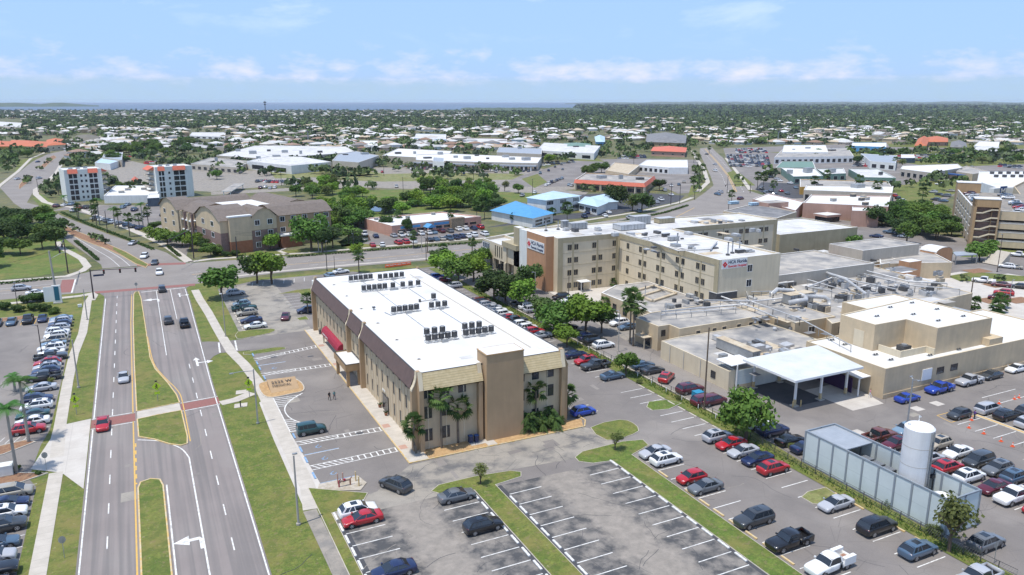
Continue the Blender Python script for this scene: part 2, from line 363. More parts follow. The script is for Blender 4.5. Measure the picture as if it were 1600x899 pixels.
def strip(m,pts,w,z0,z1,mat,closed=False,off=0):
    a=offset(pts,off+w/2,closed); b=offset(pts,off-w/2,closed); n=len(pts)
    for i in range(n if closed else n-1):
        j=(i+1)%n
        q=[b[i],b[j],a[j],a[i]]
        if z1 is None: m.add([(x,y,z0) for x,y in q],[(0,1,2,3)],mat)
        else: m.prism(q,z0,z1,mat)
def smooth_path(pts,n=6,closed=False):
    res=[]; k=len(pts)
    g=lambda i: Vector(pts[i%k]) if closed else Vector(pts[max(0,min(k-1,i))])
    for i in range(k if closed else k-1):
        p0,p1,p2,p3=g(i-1),g(i),g(i+1),g(i+2)
        for t in range(n):
            t/=n; q=.5*((2*p1)+(-p0+p2)*t+(2*p0-5*p1+4*p2-p3)*t*t+(-p0+3*p1-3*p2+p3)*t**3); res.append(tuple(q))
    if not closed: res.append(tuple(pts[-1]))
    return res
def dashes(m,pts,on,offl,w,z,mat,start=0):
    d=start; 
    for i in range(len(pts)-1):
        a,b=Vector(pts[i]),Vector(pts[i+1]); Ln=(b-a).length; u=(b-a)/Ln if Ln else a
        while d<Ln:
            e=min(d+on,Ln); p,q=a+u*d,a+u*e; strip(m,[tuple(p),tuple(q)],w,z,None,mat); d+=on+offl
        d-=Ln

def crack(m,x,y,L_,mat,w=.05,z=.045,rn=random):
    a=rn.uniform(0,6.28); p=[(x,y)]
    for i in range(int(L_/1.1)): a+=rn.uniform(-.5,.5); x+=1.1*math.cos(a); y+=1.1*math.sin(a); p.append((x,y))
    if len(p)>1: strip(m,p,w,z,None,mat)
# ============================================================ GROUND
def disk_poly(r,n=64): return [(r*math.cos(2*math.pi*k/n),r*math.sin(2*math.pi*k/n)) for k in range(n)]
sheet('ground',disk_poly(78000),'mangrove',-.10)
sheet('town_ground',[(-1500,-200)]+GP((-900,174),(0,174),(400,172.5),(760,173),(860,180),(1000,190),(1250,180),(1650,176),(2400,182))+[(1500,-600)],'ground_town',0.0)
def ray(u,dist): 
    a=(u-800)/F_PX; d=Vector((a,1/math.cos(0),0)); x=d.x*_cy+_sy; y=-d.x*_sy+_cy; l=math.hypot(x,y); return (x/l*dist,y/l*dist)
sheet('water',GP((-900,173),(0,173),(250,172),(420,172.5),(600,173),(720,171.5),(760,169.5),(850,170.5),(1000,168))+[ray(1000,9500),ray(1150,76000),ray(700,76500),ray(300,76500),ray(-300,76500),ray(-900,76500)],'water',0.05)
sheet('water',GP((845,172.5),(905,173.2),(900,175.5),(850,175),(800,174)),'water',0.09)
def ridge(name,u0,u1,dist,h,mat='mangrove',n=60,seed=1,depth=1200):
    rn=random.Random(seed); m=MB(); a=[];b=[]
    for i in range(n+1):
        u=u0+(u1-u0)*i/n; t=min(1,i/3,(n-i)/3); hh=h*(.55+.45*rn.random())*(.25+.75*t)
        p=ray(u,dist); q=ray(u,dist+depth*.35); r=ray(u,dist+depth); a.append((*p,0)); b.append(((*q,hh),(*r,hh*.8)))
    for i in range(n):
        m.quad(a[i],a[i+1],b[i+1][0],b[i][0],mat); m.quad(b[i][0],b[i+1][0],b[i+1][1],b[i][1],mat)
    return m.build(name,kind='structure')
ridge('far_shore',-900,172,9800,42,seed=3)
ridge('far_shore',722,900,5600,11,seed=5,depth=500)
ridge('far_shore',880,2600,16000,60,seed=6,depth=3000)
ridge('far_shore',1000,2600,9000,26,seed=9,depth=2500)
# ---------- asphalt and grass bases
sheet('verge',[(-70,30),(-70,262),(-18,262),(12,262),(12,30)],'grass',.02)
sheet('verge',[(9.2,40),(9.2,236),(12,244)]+[(60,241),(104,233),(104,30),(50,20)],'grass',.022)
sheet('hospital_yard',[(62,30),(62,205),(70,232),(118,236),(150,236),(215,262),(290,262),(300,120),(240,20),(130,10)],'asphalt',.026)
# cross street
cross=GP((-900,475),(-900,512))[::-1]
N_edge=[G(-500,478)]+GP((0,442),(88,436),(160,421))+GP((160,421),(288,412),(450,401),(600,389.5),(755,377.5),(900,353),(1005,336),(1083,313))
S_edge=[G(-500,505)]+GP((0,469),(128,458),(165,455),(290,446),(330,441),(433,427),(560,416),(663,407.5),(760,399),(880,383),(960,371),(1060,352),(1180,331),(1260,322),(1340,318))
sheet('cross_street',N_edge+GP((1150,300),(1172,299),(1215,312),(1330,306))+S_edge[::-1],'road_cross',.045)
# main avenue: both carriageways, the medians stand on it
Wk=-10.75; 
sheet('avenue',[(Wk,30),(Wk,237)]+GP((150,455),(300,446))+[(10.5,238),(10.5,222),(9.7,155),(9.6,95),(9.4,30)],'road',.05)
# avenue beyond the crossing, two curving carriageways
nwL=GP((160,420),(158,414),(144,404),(125,390),(108,378),(95,368),(80,352),(62,340),(40,330),(20,320),(0,312),(-40,300))
nwR=GP((290,411),(275,399),(260,388),(232,379),(200,366),(168,353),(140,341),(118,331),(100,322),(80,318),(66,316),(55,312),(45,303),(60,290),(75,276),(92,263))
nw2L=GP((-40,306),(0,294),(18,279),(34,266),(45,257),(56,250),(75,241),(98,236),(130,232),(170,229))
nw2R=GP((66,316),(42,317),(50,303),(65,289),(78,277),(90,265),(93,254),(97,247),(112,240),(140,235),(175,231))
sheet('avenue',nwL[:8]+GP((40,330),(22,318),(6,300))+nw2L[1:]+nw2R[::-1][:-1]+GP((66,323),(80,330),(100,339),(134,352),(168,366),(200,377),(230,385),(260,395),(280,408),(290,411)),'road_cross',.055)
# north-east avenue
sheet('avenue',GP((1083,314),(1103,300),(1115,290),(1110,275),(1104,262),(1097,248),(1093,238),(1094,232),(1112,230),(1118,237),(1130,247),(1140,262),(1152,279),(1170,299),(1215,313),(1150,330),(1060,345)),'road_cross',.05)
# paved crossings
def ws(name,pts,mat,z): return sheet(name,pts,mat,z)
ws('brick_crossing',GP((146,459.5),(305,447),(305,443.5),(148,456)),'paver_red',.062)
ws('brick_crossing',GP((214,416.5),(290,413.5),(290,410.5),(214,413)),'paver_red',.062)
ws('brick_crossing',GP((92,458),(111,457),(117,437),(97,438)),'paver_red',.062)
ws('brick_crossing',[(Wk,137.6),(Wk,141.3),(-4.0,141.5),(-4.0,137.9)],'paver_red',.062)
ws('brick_crossing',[(3.35,139.2),(3.35,142.6),(9.8,143.2),(9.8,139.8)],'paver_red',.062)
# medians
def median(pts,ga,kcol='kerb_yellow',z=.19,w=.2,gname='median_grass'):
    m=MB(); strip(m,pts,w,.05,z,kcol,True); m.build('kerb',kind='structure')
    sheet(gname,offset(pts,.1,True) if False else pts,ga,z-.02)
med1=[(-3.75,142.2),(-3.85,170),(-3.75,205),(-3.35,236),(-2.9,238.8),(-2.1,238.8),(-1.6,230),(-1.2,203),(-.8,173),(-.1,165),(1.8,155.2),(3.0,147.5),(3.25,143.2),(-.5,142.6)]
med1b=[(-3.7,138.3),(-.2,138.9),(3.3,139.2),(3.5,127),(3.3,124.2),(2.4,123.9),(.8,125.2),(-1.4,128.3),(-3.6,130.4)]
med2=[(-3.8,30),(-3.95,111.5),(-3.6,113.3),(-2.3,113.8),(-1.1,113.0),(-.75,110.8),(-.8,30)]
for p in (med1,med1b,med2): median(p,'grass')
ws('median_path',[(-3.7,138.4),(-3.7,141.9),(-.5,142.4),(3.2,142.9),(3.3,139.3),(-.2,139)],'concrete',.175)
med3=GP((228,419),(232,414),(215,405),(196,394),(170,383),(145,372),(120,362),(98,352),(86,351),(112,368),(140,380),(168,390),(190,400),(212,413))
median(med3,'mulch_red'); ws('median_grass',GP((228,417),(230,414),(214,405),(196,395),(178,387),(176,390),(192,400),(212,412)),'grass',.176)
median(GP((30,296),(44,285),(52,276),(45,274),(38,280),(30,290)),'mulch_red'); median(GP((62,262),(72,252),(78,246),(84,243),(88,246),(78,254),(70,262)),'mulch_red')
# white and yellow road paint
pm=MB(); py=MB()
strip(pm,[(Wk+.35,30),(Wk+.35,137.5)],.18,.064,None,'paint_white'); strip(pm,[(Wk+.35,141.5),(Wk+.35,234)],.18,.064,None,'paint_white')
strip(py,[(-4.35,30),(-4.35,137.8)],.2,.064,None,'paint_yellow'); strip(py,[(-4.35,141.6),(-4.3,205),(-3.9,236)],.18,.064,None,'paint_yellow')
dashes(pm,[(-7.6,40),(-7.55,238)],3.1,6.0,.16,.064,'paint_white',start=2)
strip(pm,[(9.15,30),(9.3,95),(9.35,151),(10.1,222),(10.1,237)],.18,.064,None,'paint_white')
strip(pm,[(3.2,118.8),(3.15,85),(3.1,30)],.2,.064,None,'paint_white'); strip(pm,smooth_path([(3.2,118.8),(2.2,123.0),(-.4,127.0),(-3.8,129.3)],5),.2,.064,None,'paint_white')
strip(pm,[(-.35,30),(-.3,111)],.2,.064,None,'paint_white')
dashes(pm,[(6.3,40),(6.35,170)],3.1,6.0,.16,.064,'paint_white',start=4)
strip(pm,[(2.4,173.5),(2.5,237.5)],.16,.064,None,'paint_white'); strip(pm,[(6.1,203),(6.2,237.5)],.16,.064,None,'paint_white')
strip(py,smooth_path([(-.9,190),(-.3,170),(1.2,160),(3.3,150),(3.75,143),(3.8,125)],5),.16,.064,None,'paint_yellow')
dashes(py,[(-4.1,129),(-4.15,113)],1.5,1.4,.22,.064,'paint_yellow',start=1)
strip(pm,[(-3.9,239.6),(-10.5,238.2)],.0,.064,None,'paint_white'); strip(pm,[(-1.4,237.9),(10.2,238.4)],.45,.064,None,'paint_white')
for y in (137.2,141.8): strip(pm,[(Wk,y),(-4.1,y+.2)],.22,.064,None,'paint_white')
for y in (138.9,143.0): strip(pm,[(3.4,y),(9.8,y+.6)],.22,.064,None,'paint_white')
def arrow(m,x,y,kind,s=1,rz=0):
    c,sn=math.cos(rz),math.sin(rz); T=lambda px,pyy:(x+(px*c-pyy*sn)*s,y+(px*sn+pyy*c)*s,.066)
    def po(l): m.add([T(*p) for p in l],[tuple(range(len(l)))],'paint_white')
    if kind=='left':   # turn arrow seen by northbound traffic
        po([(1.1,-1.6),(1.45,-1.6),(1.45,0.2),(1.1,0.2)]); po([(0.2,.2),(1.45,.2),(1.2,.75),(0.2,.75)]); po([(-1.3,.48),(.2,-.45),(.2,1.4)])
    if kind=='comb':   # straight + right
        po([(-.15,-1.6),(.15,-1.6),(.15,1.2),(-.15,1.2)]); po([(-.45,1.2),(.45,1.2),(0,2.4)]); po([(.15,-.3),(1.3,-.3),(1.3,0),(.15,0)]); po([(1.3,-.85),(2.1,-.15),(1.3,.55)])
arrow(pm,1.3,93.6,'left',1.25); arrow(pm,7.9,165.5,'comb',1.5); arrow(pm,.7,226.5,'left',1.5,); arrow(pm,8.2,229,'comb',1.2)
# 'ONLY' just entering the frame
def letters(m,txt,x,y,w,h,sp,mat='paint_white',z=.066):
    st=.22*w
    for ch in txt:
        segs={'O':[(0,0,0,1),(0,1,1,1),(1,1,1,0),(1,0,0,0)],'N':[(0,0,0,1),(0,1,1,0),(1,0,1,1)],'L':[(0,1,0,0),(0,0,1,0)],'Y':[(0,1,.5,.5),(1,1,.5,.5),(.5,.5,.5,0)]}[ch]
        for a,b,c,d in segs: strip(m,[(x+a*w,y+b*h),(x+c*w,y+d*h)],st,z,None,mat)
        x+=w+sp
letters(pm,'ONLY',.1,83.2,.42,2.2,.25)
# cross street paint
def off_line(pts,d): return offset(pts,d)
ctr=GP((300,429.5),(450,414),(600,402.5),(755,388),(880,368),(1000,348))
for d in (.18,-.18): strip(py,offset(ctr,d),.12,.052,None,'paint_yellow')
dashes(pm,offset(ctr,3.6),3,6,.14,.052,'paint_white'); dashes(pm,offset(ctr,-3.6),3,6,.14,.052,'paint_white')
wc=GP((88,447),(0,455.5),(-100,465)); strip(py,wc,.14,.052,None,'paint_yellow'); strip(pm,offset(wc,4.0),.14,.052,None,'paint_white'); strip(pm,offset(wc,-3.2),.14,.052,None,'paint_white')
strip(pm,GP((112,458),(118,437)),.4,.064,None,'paint_white')
for a in (((203,416),(190,405),(170,393),(140,377)),((187,417),(172,404),(152,392),(132,380),(110,366))): strip(pm,smooth_path(GP(*a),3),.16,.064,None,'paint_white')
nectr=GP((1150,300),(1138,275),(1122,255),(1108,240),(1102,233))
for d in (.5,-.5): strip(py,offset(nectr,d),.35,.056,None,'paint_yellow')
for d in (4.5,-4.5): dashes(pm,offset(nectr,d),5,9,.3,.056,'paint_white')
strip(pm,GP((960,368),(1030,357),(1090,346)),.35,.056,None,'paint_white'); strip(py,GP((990,352),(1055,340),(1085,325)),.3,.056,None,'paint_yellow')
pm.build('road_marking',kind='structure'); py.build('road_marking',kind='structure')
# pavements along the avenue and the cross street
def path(pts,w,mat='concrete',z=.075,name='pavement'):
    m=MB(); strip(m,pts,w,z-.06,z,mat); return m.build(name,kind='structure')
path([(-14.7,234),(-14.6,215),(-14.55,200),(-15.5,183),(-15.6,165),(-15.4,141),(-15.0,128)],1.85)
path([(-14.7,122.2),(-14.6,30)],1.85)
ws('pavement',[(-18.2,125.0),(-16.4,135.9),(-16.3,141),(-14.2,141.5),(-10.85,142.2),(-10.85,114.8),(-14.0,121.8)],'concrete_slab',.07)
path(GP((-300,500),(-100,485),(0,476),(60,470),(128,462.5)),2.2); path(GP((128,462.5),(142,459.5),(146,462),(141,470)),2.4,z=.079)
path(GP((-300,470),(-100,448),(0,440),(60,435.5),(105,432),(128,424),(137,417),(128,405),(112,396),(100,390)),2.3)
path(GP((100,390),(94,384),(90,378)),2.0,z=.079)
path([(17.3,30),(16.7,79),(16.5,94.9)],1.75,'asphalt_pale'); path([(16.7,95.1),(17.6,101.5),(17.6,132),(17.6,148),(16.6,160),(15.2,170),(14.8,178),(14.3,190),(13.8,205),(12.9,222),(12.6,234)],2.1,z=.078)
ws('pavement',[(15.9,95.2),(17.5,95),(19.4,101.8),(18.8,121.5),(18.8,138.5),(18.0,139.2),(16.2,137),(15.9,120)],'concrete_slab',.07)
ws('drive_entrance',[(9.4,180.5),(9.4,163.5),(11.5,168.5),(13,170),(20,169.2),(33,169),(33,178.2),(20,178.2),(13.3,178.9),(11.3,180)],'asphalt',.06)
for x in (13.2,16.7): 
    m=MB(); strip(m,[(x-.3,170.2),(x+.2,177.9)],.35,.095,None,'paint_white'); m.build('road_marking',kind='structure')
path([(9.9,139.8),(12.5,140.3),(15.8,142.6)],2.2); path(GP((295,410),(330,405),(400,400.5),(480,395.5),(600,385.5),(700,377),(760,372.5),(900,347),(1000,331),(1060,317),(1082,309)),2.4)
path(GP((296,410),(276,395),(258,383),(230,370),(200,357),(170,345),(140,333),(112,324),(90,322),(70,316),(56,304),(56,296)),3.0)
path(GP((56,296),(66,290),(78,280),(88,270),(95,258)),2.6); path(GP((332,436),(440,424),(560,413),(660,405),(700,401)),1.6); path(GP((1090,300),(1106,285),(1100,265),(1088,248),(1082,236)),3.0)
path(GP((1172,297),(1160,280),(1146,262),(1134,247)),2.5)
path(GP((-20,310),(0,290),(28,268),(48,248),(72,238),(100,232)),2.4)
path(GP((450,398),(435,392),(446,388)),1.5)
path(GP((56,440),(100,437),(127,435)),.5,'kerb_concrete')
# ---------- west car park (left of avenue)
sheet('car_park',[(-66,30),(-66,212),(-60,214),(-50,214),(-36,219.5),(-20.5,219.5),(-18.2,217),(-16.9,200),(-16.7,166),(-16.8,140),(-17.6,134),(-18,125.2),(-18.0,121.5),(-16.9,118.5),(-16.7,30)],'asphalt',.035)
wl=MB(); wy=MB()
for k in range(24): strip(wl,[(-17.0,213-k*3.1),(-22.2,213-k*3.1)],.12,.04,None,'paint_white')
for k in range(6): strip(wy,[(-22.6-k*2.95,219),(-22.6-k*2.95,214)],.14,.04,None,'paint_yellow')
for k in range(16): strip(wy,[(-16.9,119.5-k*2.95),(-22.1,119.5-k*2.95)],.12,.04,None,'paint_white')
for k in range(7): strip(wl,[(-19.5-k*1.2,139.8),(-20.4-k*1.2,137)],.1,.041,None,'paint_white')
wl.build('stall_marking',kind='structure'); wy.build('stall_marking',kind='structure')
def bed(pts,mat,z=.14,k='kerb_concrete',name='planting_bed',w=.2):
    m=MB(); strip(m,pts,w,.02,z+.02,k,True); m.build('kerb',kind='structure'); sheet(name,pts,mat,z)
bed([(-27.5,135.4),(-20.0,137.0),(-18.5,135.6),(-22.5,132.6),(-27,131.8),(-28.2,133.2)],'mulch_red')
bed([(-28.5,123.3),(-24,124.6),(-19.6,124.4),(-15.9,122.4),(-19,120.9),(-28,120.3)],'mulch_red')
bed([(-40,219.5),(-36,223.2),(-28.5,223.4),(-24.5,219.8)],'mulch_red')
# ---------- own lots of the office building
sheet('car_park',[(18.9,30),(18.9,101.6),(19,232.5),(30,239),(60,238.5),(64,234),(86,234),(85,116),(85.5,30)],'asphalt',.03)
sheet('car_park',[(18.6,30),(19.0,94.5),(26,96),(32.6,101.5),(50,102.3),(63.5,101.8),(66,98),(64,94.3),(56,92.6),(42,94),(42,30)],'asphalt_worn',.036)
for x0,x1 in ((18.9,38.3),(41.5,60.9)): sheet('car_park',[(x0,30),(x0,91.0 if x1<60 else 90),(x1,91.0 if x1<60 else 89.2),(x1,30)],'stall_stain',.042)
sheet('car_park',[(19,101.9),(19,140),(20,148),(19,167),(32.6,167),(32.6,102.5)],'asphalt',.036)
sheet('car_park',[(18.6,178.6),(18.6,232),(30,236),(34.5,236),(34.5,179)],'asphalt_worn',.037)
sl=MB(); 
for k in range(17):
    y=87.1-k*3.035
    strip(sl,[(19.4,y),(24.5,y)],.14,.047,None,'paint_white'); strip(sl,[(32.6,y-.05),(37.7,y-.05)],.14,.047,None,'paint_white')
    strip(sl,[(42.3,y),(47.3,y)],.14,.047,None,'paint_white'); strip(sl,[(55.3,y-.1),(60.3,y-.1)],.14,.047,None,'paint_white')
    y2=83.8-k*3.035+3.035; strip(sl,[(65.1,y2),(69.9,y2)],.14,.037,None,'paint_white'); y3=81.0-k*3.035+3.035; strip(sl,[(77.6,y3),(82.6,y3)],.14,.037,None,'paint_white')
for k in range(9): y=112.4-k*3.04; strip(sl,[(77.8,y),(82.6,y)],.14,.037,None,'paint_white')
for k in range(38): y=231-k*3.04; strip(sl,[(77.8,y),(82.6,y)],.14,.037,None,'paint_white')
for k in range(3): strip(sl,[(64.2,101.9+5+k*3.1),(69.2,101.9+5+k*3.1)],.14,.037,None,'paint_white')
for k in range(15): y=222-k*3.04; strip(sl,[(19.6,y),(24.6,y)],.13,.041,None,'paint_white') if 183<y<226 else None
for k in range(6): strip(sl,[(33.6,214.5-k*3.04),(38.4,214.9-k*3.04)],.13,.041,None,'paint_white')
for k in range(9): strip(sl,[(29+k*3.05,236.5),(28+k*3.05,231.5)],.13,.041,None,'paint_white')
for i_,(a,b,c) in enumerate(sl.v): sl.v[i_]=(a,b,.0505 if abs(c-.047)<1e-4 else c)
sl.build('stall_marking',kind='structure')
# accessible stalls: ladders and hatching
hc=MB(); hb=MB()
def ladder(ya,yb,y0b,y1b,xm=25.5,x1=32.7,x0=18.8):
    f=lambda x,a,b:a+(b-a)*(x-x0)/(x1-x0)
    strip(hc,[(x0,ya),(x1,y0b)],.16,.042,None,'paint_white'); strip(hc,[(x0,yb),(x1,y1b)],.16,.042,None,'paint_white')
    x=x0+.6
    while x<xm-.8: strip(hc,[(x,f(x,ya,y0b)),(x+1.1,f(x+1.1,yb,y1b))],.18,.044,None,'paint_white'); x+=.85
    x=xm
    while x<x1: strip(hc,[(x,f(x,ya,y0b)),(x,f(x,yb,y1b))],.2,.044,None,'paint_white'); x+=1.0
ladder(117.3,116.0,116.9,115.4); ladder(107.9,106.4,108.4,106.9); ladder(162.9,161.5,166.4,164.9); ladder(152.8,151.4,152.6,151.2)
for y in (112.0,101.8,158.0): strip(hb,[(19.2,y),(24.6,y+.1)],.16,.042,None,'paint_blue'); strip(hc,[(19.2,y-.15),(24.6,y-.05)],.1,.043,None,'paint_white')
arc=smooth_path([(24.2,138.4),(22.0,136.3),(20.4,133.8),(19.7,131.2),(19.8,128.2),(20.6,125.8),(22.0,123.7),(23.6,122.2)],6)
strip(hc,arc,.2,.042,None,'paint_white'); strip(hc,[(18.85,138.4),(18.85,121.6)],.2,.042,None,'paint_white'); strip(hc,[(18.9,121.5),(23.5,121.9)],.16,.042,None,'paint_white')
y=138.0
while y>121.8:
    xs=[p[0] for p in arc if abs(p[1]-y)<.8]; xe=(sum(xs)/len(xs)) if xs else 20
    if abs(y-130.5)>3.2: strip(hc,[(18.95,y),(xe,y-.35)],.2,.044,None,'paint_white')
    y-=.85
hc.build('stall_marking',kind='structure'); hb.build('stall_marking',kind='structure')
# wheelchair symbols, simplified to head, seat and wheel strokes
ic=MB()
for y in (114.2,109.6,104.2,155.2):
    x=21.9; strip(ic,[(x+.1,y+.5),(x-.35,y+.1)],.12,.045,None,'paint_blue'); strip(ic,[(x-.35,y+.1),(x-.35,y-.35)],.12,.045,None,'paint_blue')
    strip(ic,[(x+.45*math.cos(a*.7)-.1,y-.1+.45*math.sin(a*.7)) for a in range(4,10)],.1,.045,None,'paint_blue')
ic.build('stall_marking',kind='structure')
# grass islands in the lots
def island(pts,mat='grass',z=.13,kerb='kerb_concrete',sm=0,w=.18):
    if sm: pts=smooth_path(pts,sm,True)
    m=MB(); strip(m,pts,w,.02,z,kerb,True); m.build('kerb',kind='structure'); sheet('grass_island',pts,mat,z+.01)
island([(38.4,30),(38.4,90.3),(36.5,91.0),(33.6,91.6),(32.9,92.6),(34.4,93.8),(40,93.9),(45.4,93.2),(46.6,92.2),(46,91.0),(41.6,90.4),(41.6,30)],'grass')
island([(61.0,30),(60.8,89.4),(57.7,90.0),(56.1,91.4),(56.3,92.8),(58.3,94.0),(66,94.3),(69.2,93.4),(68.8,91.4),(64.5,89.8),(64.2,30)],'grass_lush')
island([(17.6,30),(17.6,101.0),(24.6,96.0),(23,93.3),(18.9,92.9),(18.9,30)],'grass')
island([(64.0,95.9),(64.3,101.2),(70.3,101.8),(71.6,99.6),(70.6,96.6),(67,95.6)],'grass',sm=2)
island([(83.9,86.6),(84.0,82.2),(80.2,81.4),(77.9,82.6),(77.7,84.3),(79.6,85.6)],'grass',sm=2) if False else None
island(GP((1011,637),(1014,629),(1040,626),(1064,631),(1045,640),(1020,642)),'grass_lush')
island(GP((1253,778),(1262,770),(1290,763),(1330,790),(1300,790),(1270,788)),'grass_dry')
island([(33.2,190.6),(35.6,191.4),(35.6,188.2),(33.4,188.6)],'grass'); island([(33.4,218.4),(39,220.9),(44,220.8),(43,214),(39.2,214.4),(38.9,217.4)],'grass')
island([(17.6,179.2),(18.4,184.8),(24.3,184.4),(26.6,183),(25.0,180.5),(20,179.2)],'grass',sm=2); island([(17.5,168.0),(24.2,168.6),(26.3,167.4),(24.8,166.2),(18.8,165.9)],'grass',sm=2)
sheet('grass_island',[(17.6,179.2),(18.6,234),(17.0,240),(14.6,236),(14.8,205),(15.5,182)],'grass',.085)
# fence strip between the lots and the hospital
sheet('grass_island',[(83.3,30),(83.4,232),(86.2,232),(86.3,106),(88.2,92),(87.2,86),(86.2,76),(86.2,40),(88.8,30)],'grass',.10)
# building apron
bp=[(32.85,102.1),(32.85,179.2),(35.5,179.2),(35.5,178.8),(35.4,104.8),(35.4,102.1)]
m=MB(); m.prism([(32.95,102.2),(32.95,179.2),(36,179.2),(36,102.2)],.02,.17,'concrete'); m.build('pavement',kind='structure')
m=MB(); strip(m,[(32.85,179.3),(32.85,102.1),(63.6,102.1),(65,104.2),(64.8,110)],.2,.02,.185,'kerb_yellow'); m.build('kerb',kind='structure')
sheet('planting_bed',[(36,102.25),(36,105.5),(62.5,105.5),(64.7,105),(63.4,102.25)],'mulch',.12)
m=MB(); m.prism([(43.6,103.4),(43.6,105.6),(46.9,105.6),(46.9,103.4)],.02,.16,'concrete'); m.prism([(46.0,102.3),(46.0,103.9),(47.6,103.9),(47.6,102.3)],.02,.155,'concrete'); m.build('pavement',kind='structure')
for y0 in (107.0,116.0,150.8,164.6): sheet('tactile_paving',[(33.1,y0),(33.1,y0+1.5),(34.3,y0+1.5),(34.3,y0)],'stucco_rose',.176)
# street-sign planter bed
bed(smooth_path([(17.9,139.0),(17.4,146.0),(19.4,147.6),(22.5,147.7),(24.3,146.6),(25.1,143.2),(24.6,139.6),(22.5,138.8)],4,True),'mulch',.15)
bed([(19.6,99.2),(19.8,101.2),(25.0,101.6),(24.8,97.6)],'stall_stain',.1) if False else sheet('patch',[(18.6,99.8),(19.2,101.6),(24.8,101.7),(25.4,99.0),(24.0,97.2)],'bare_sand',.12)
# ---------- hospital yard paving
sheet('driveway',[(96.6,134),(100.8,181),(102.6,192),(107,190),(126,184),(126,142),(104,140)],'asphalt_pale',.05)
sheet('driveway',[(101,166),(103.4,186.5),(126,184.2),(125,166)],'concrete_slab',.056)
sheet('driveway',[(86.5,95),(97,95),(97,132),(92,140),(86.3,140)],'road_cross',.046)
sheet('driveway',[(109.6,98.1),(109.6,87.1),(117.3,87.0),(118.8,92.6),(118.8,98.1)],'concrete_slab',.056)
sheet('driveway',[(98.4,103.8),(102,93),(109.4,93),(109.4,104),(101,104.6)],'asphalt_dark',.052)  # canopy's cast shade put into the paving as a darker asphalt tone
rl=MB(); ry=MB()
for k in range(12): y=75.2-k*3.05; strip(rl,[(126.6,y),(120.6,y-.05)],.14,.037,None,'paint_white'); strip(rl,[(127.9,y),(133,y)],.14,.037,None,'paint_white')
for k in range(14): y=72-k*3.05; strip(rl,[(101.0,y),(112,y)],.14,.037,None,'paint_white')
for k in range(12): strip(rl,[(136,81-k*3.05),(146,81-k*3.05)],.14,.037,None,'paint_white')
strip(ry,[(127.2,76.6),(127.2,40)],.35,.12,.0 or None,'paint_yellow'); strip(ry,[(120.4,76.2),(126.6,76.2),(126.4,79.2),(121,79.2),(120.4,76.2)],.15,.04,None,'paint_yellow')
rl.build('stall_marking',kind='structure'); ry.build('stall_marking',kind='structure')
m=MB(); m.prism([(126.7,76.4),(127.8,76.4),(127.8,40),(126.7,40)],.02,.11,'kerb_concrete'); m.build('kerb',kind='structure')
hl=MB()
for k in range(14): y=177-k*3.04; strip(hl,[(87.6,y),(92.4,y)],.13,.035,None,'paint_white')
for k in range(8): y=168.5-k*3.04; strip(hl,[(100.2,y),(105,y)],.13,.055,None,'paint_white')
hl.build('stall_marking',kind='structure')
for u,v in ((1464,631),(1433,639),(1340,676)):
    x,y=G(u,v); sheet('slab',[(x-1,y-.9),(x+1,y-.9),(x+1,y+.9),(x-1,y+.9)],'concrete_slab',.04)

ck=MB(); rr=random.Random(31)
for x0,x1,y0,y1,n,z in ((19.5,60,56,93,34,.0470),(65,83,50,232,60,.0345),(19.5,32,103,178,26,.0405),(-60,-18,80,212,40,.0395),(96,150,40,84,34,.0345),(33,63,93,101.5,16,.0415),(88,96,95,178,16,.0505),(-10,9,45,234,26,.0575),(20,34,182,230,16,.0425)):
    for i in range(n): z+=.00004; crack(ck,rr.uniform(x0,x1),rr.uniform(y0,y1),rr.uniform(3,11),'asphalt_dark' if rr.random()<.75 else 'asphalt_pale',rr.uniform(.035,.08),z,rr)
ck.build('crack_sealing',kind='structure')
pk=MB()
for x0,x1,y0,y1,n,z in ((66,82,60,225,16,.0335),(98,140,45,84,10,.0335),(20,32,105,175,8,.0395),(-9.5,8.5,50,230,9,.0565),(-60,-26,90,205,10,.0385),(36,62,94.5,101,6,.0405)):
    for i in range(n):
        x=rr.uniform(x0,x1); y=rr.uniform(y0,y1); z+=.00012; w=rr.uniform(.6,2.2); d=rr.uniform(.6,3.5); pk.add([(x,y,z),(x+w,y+.1,z),(x+w,y+d,z),(x+.05,y+d,z)],[(0,1,2,3)],rr.choice(('asphalt','asphalt_worn','road_cross','asphalt')))
pk.build('asphalt_patch',kind='structure')
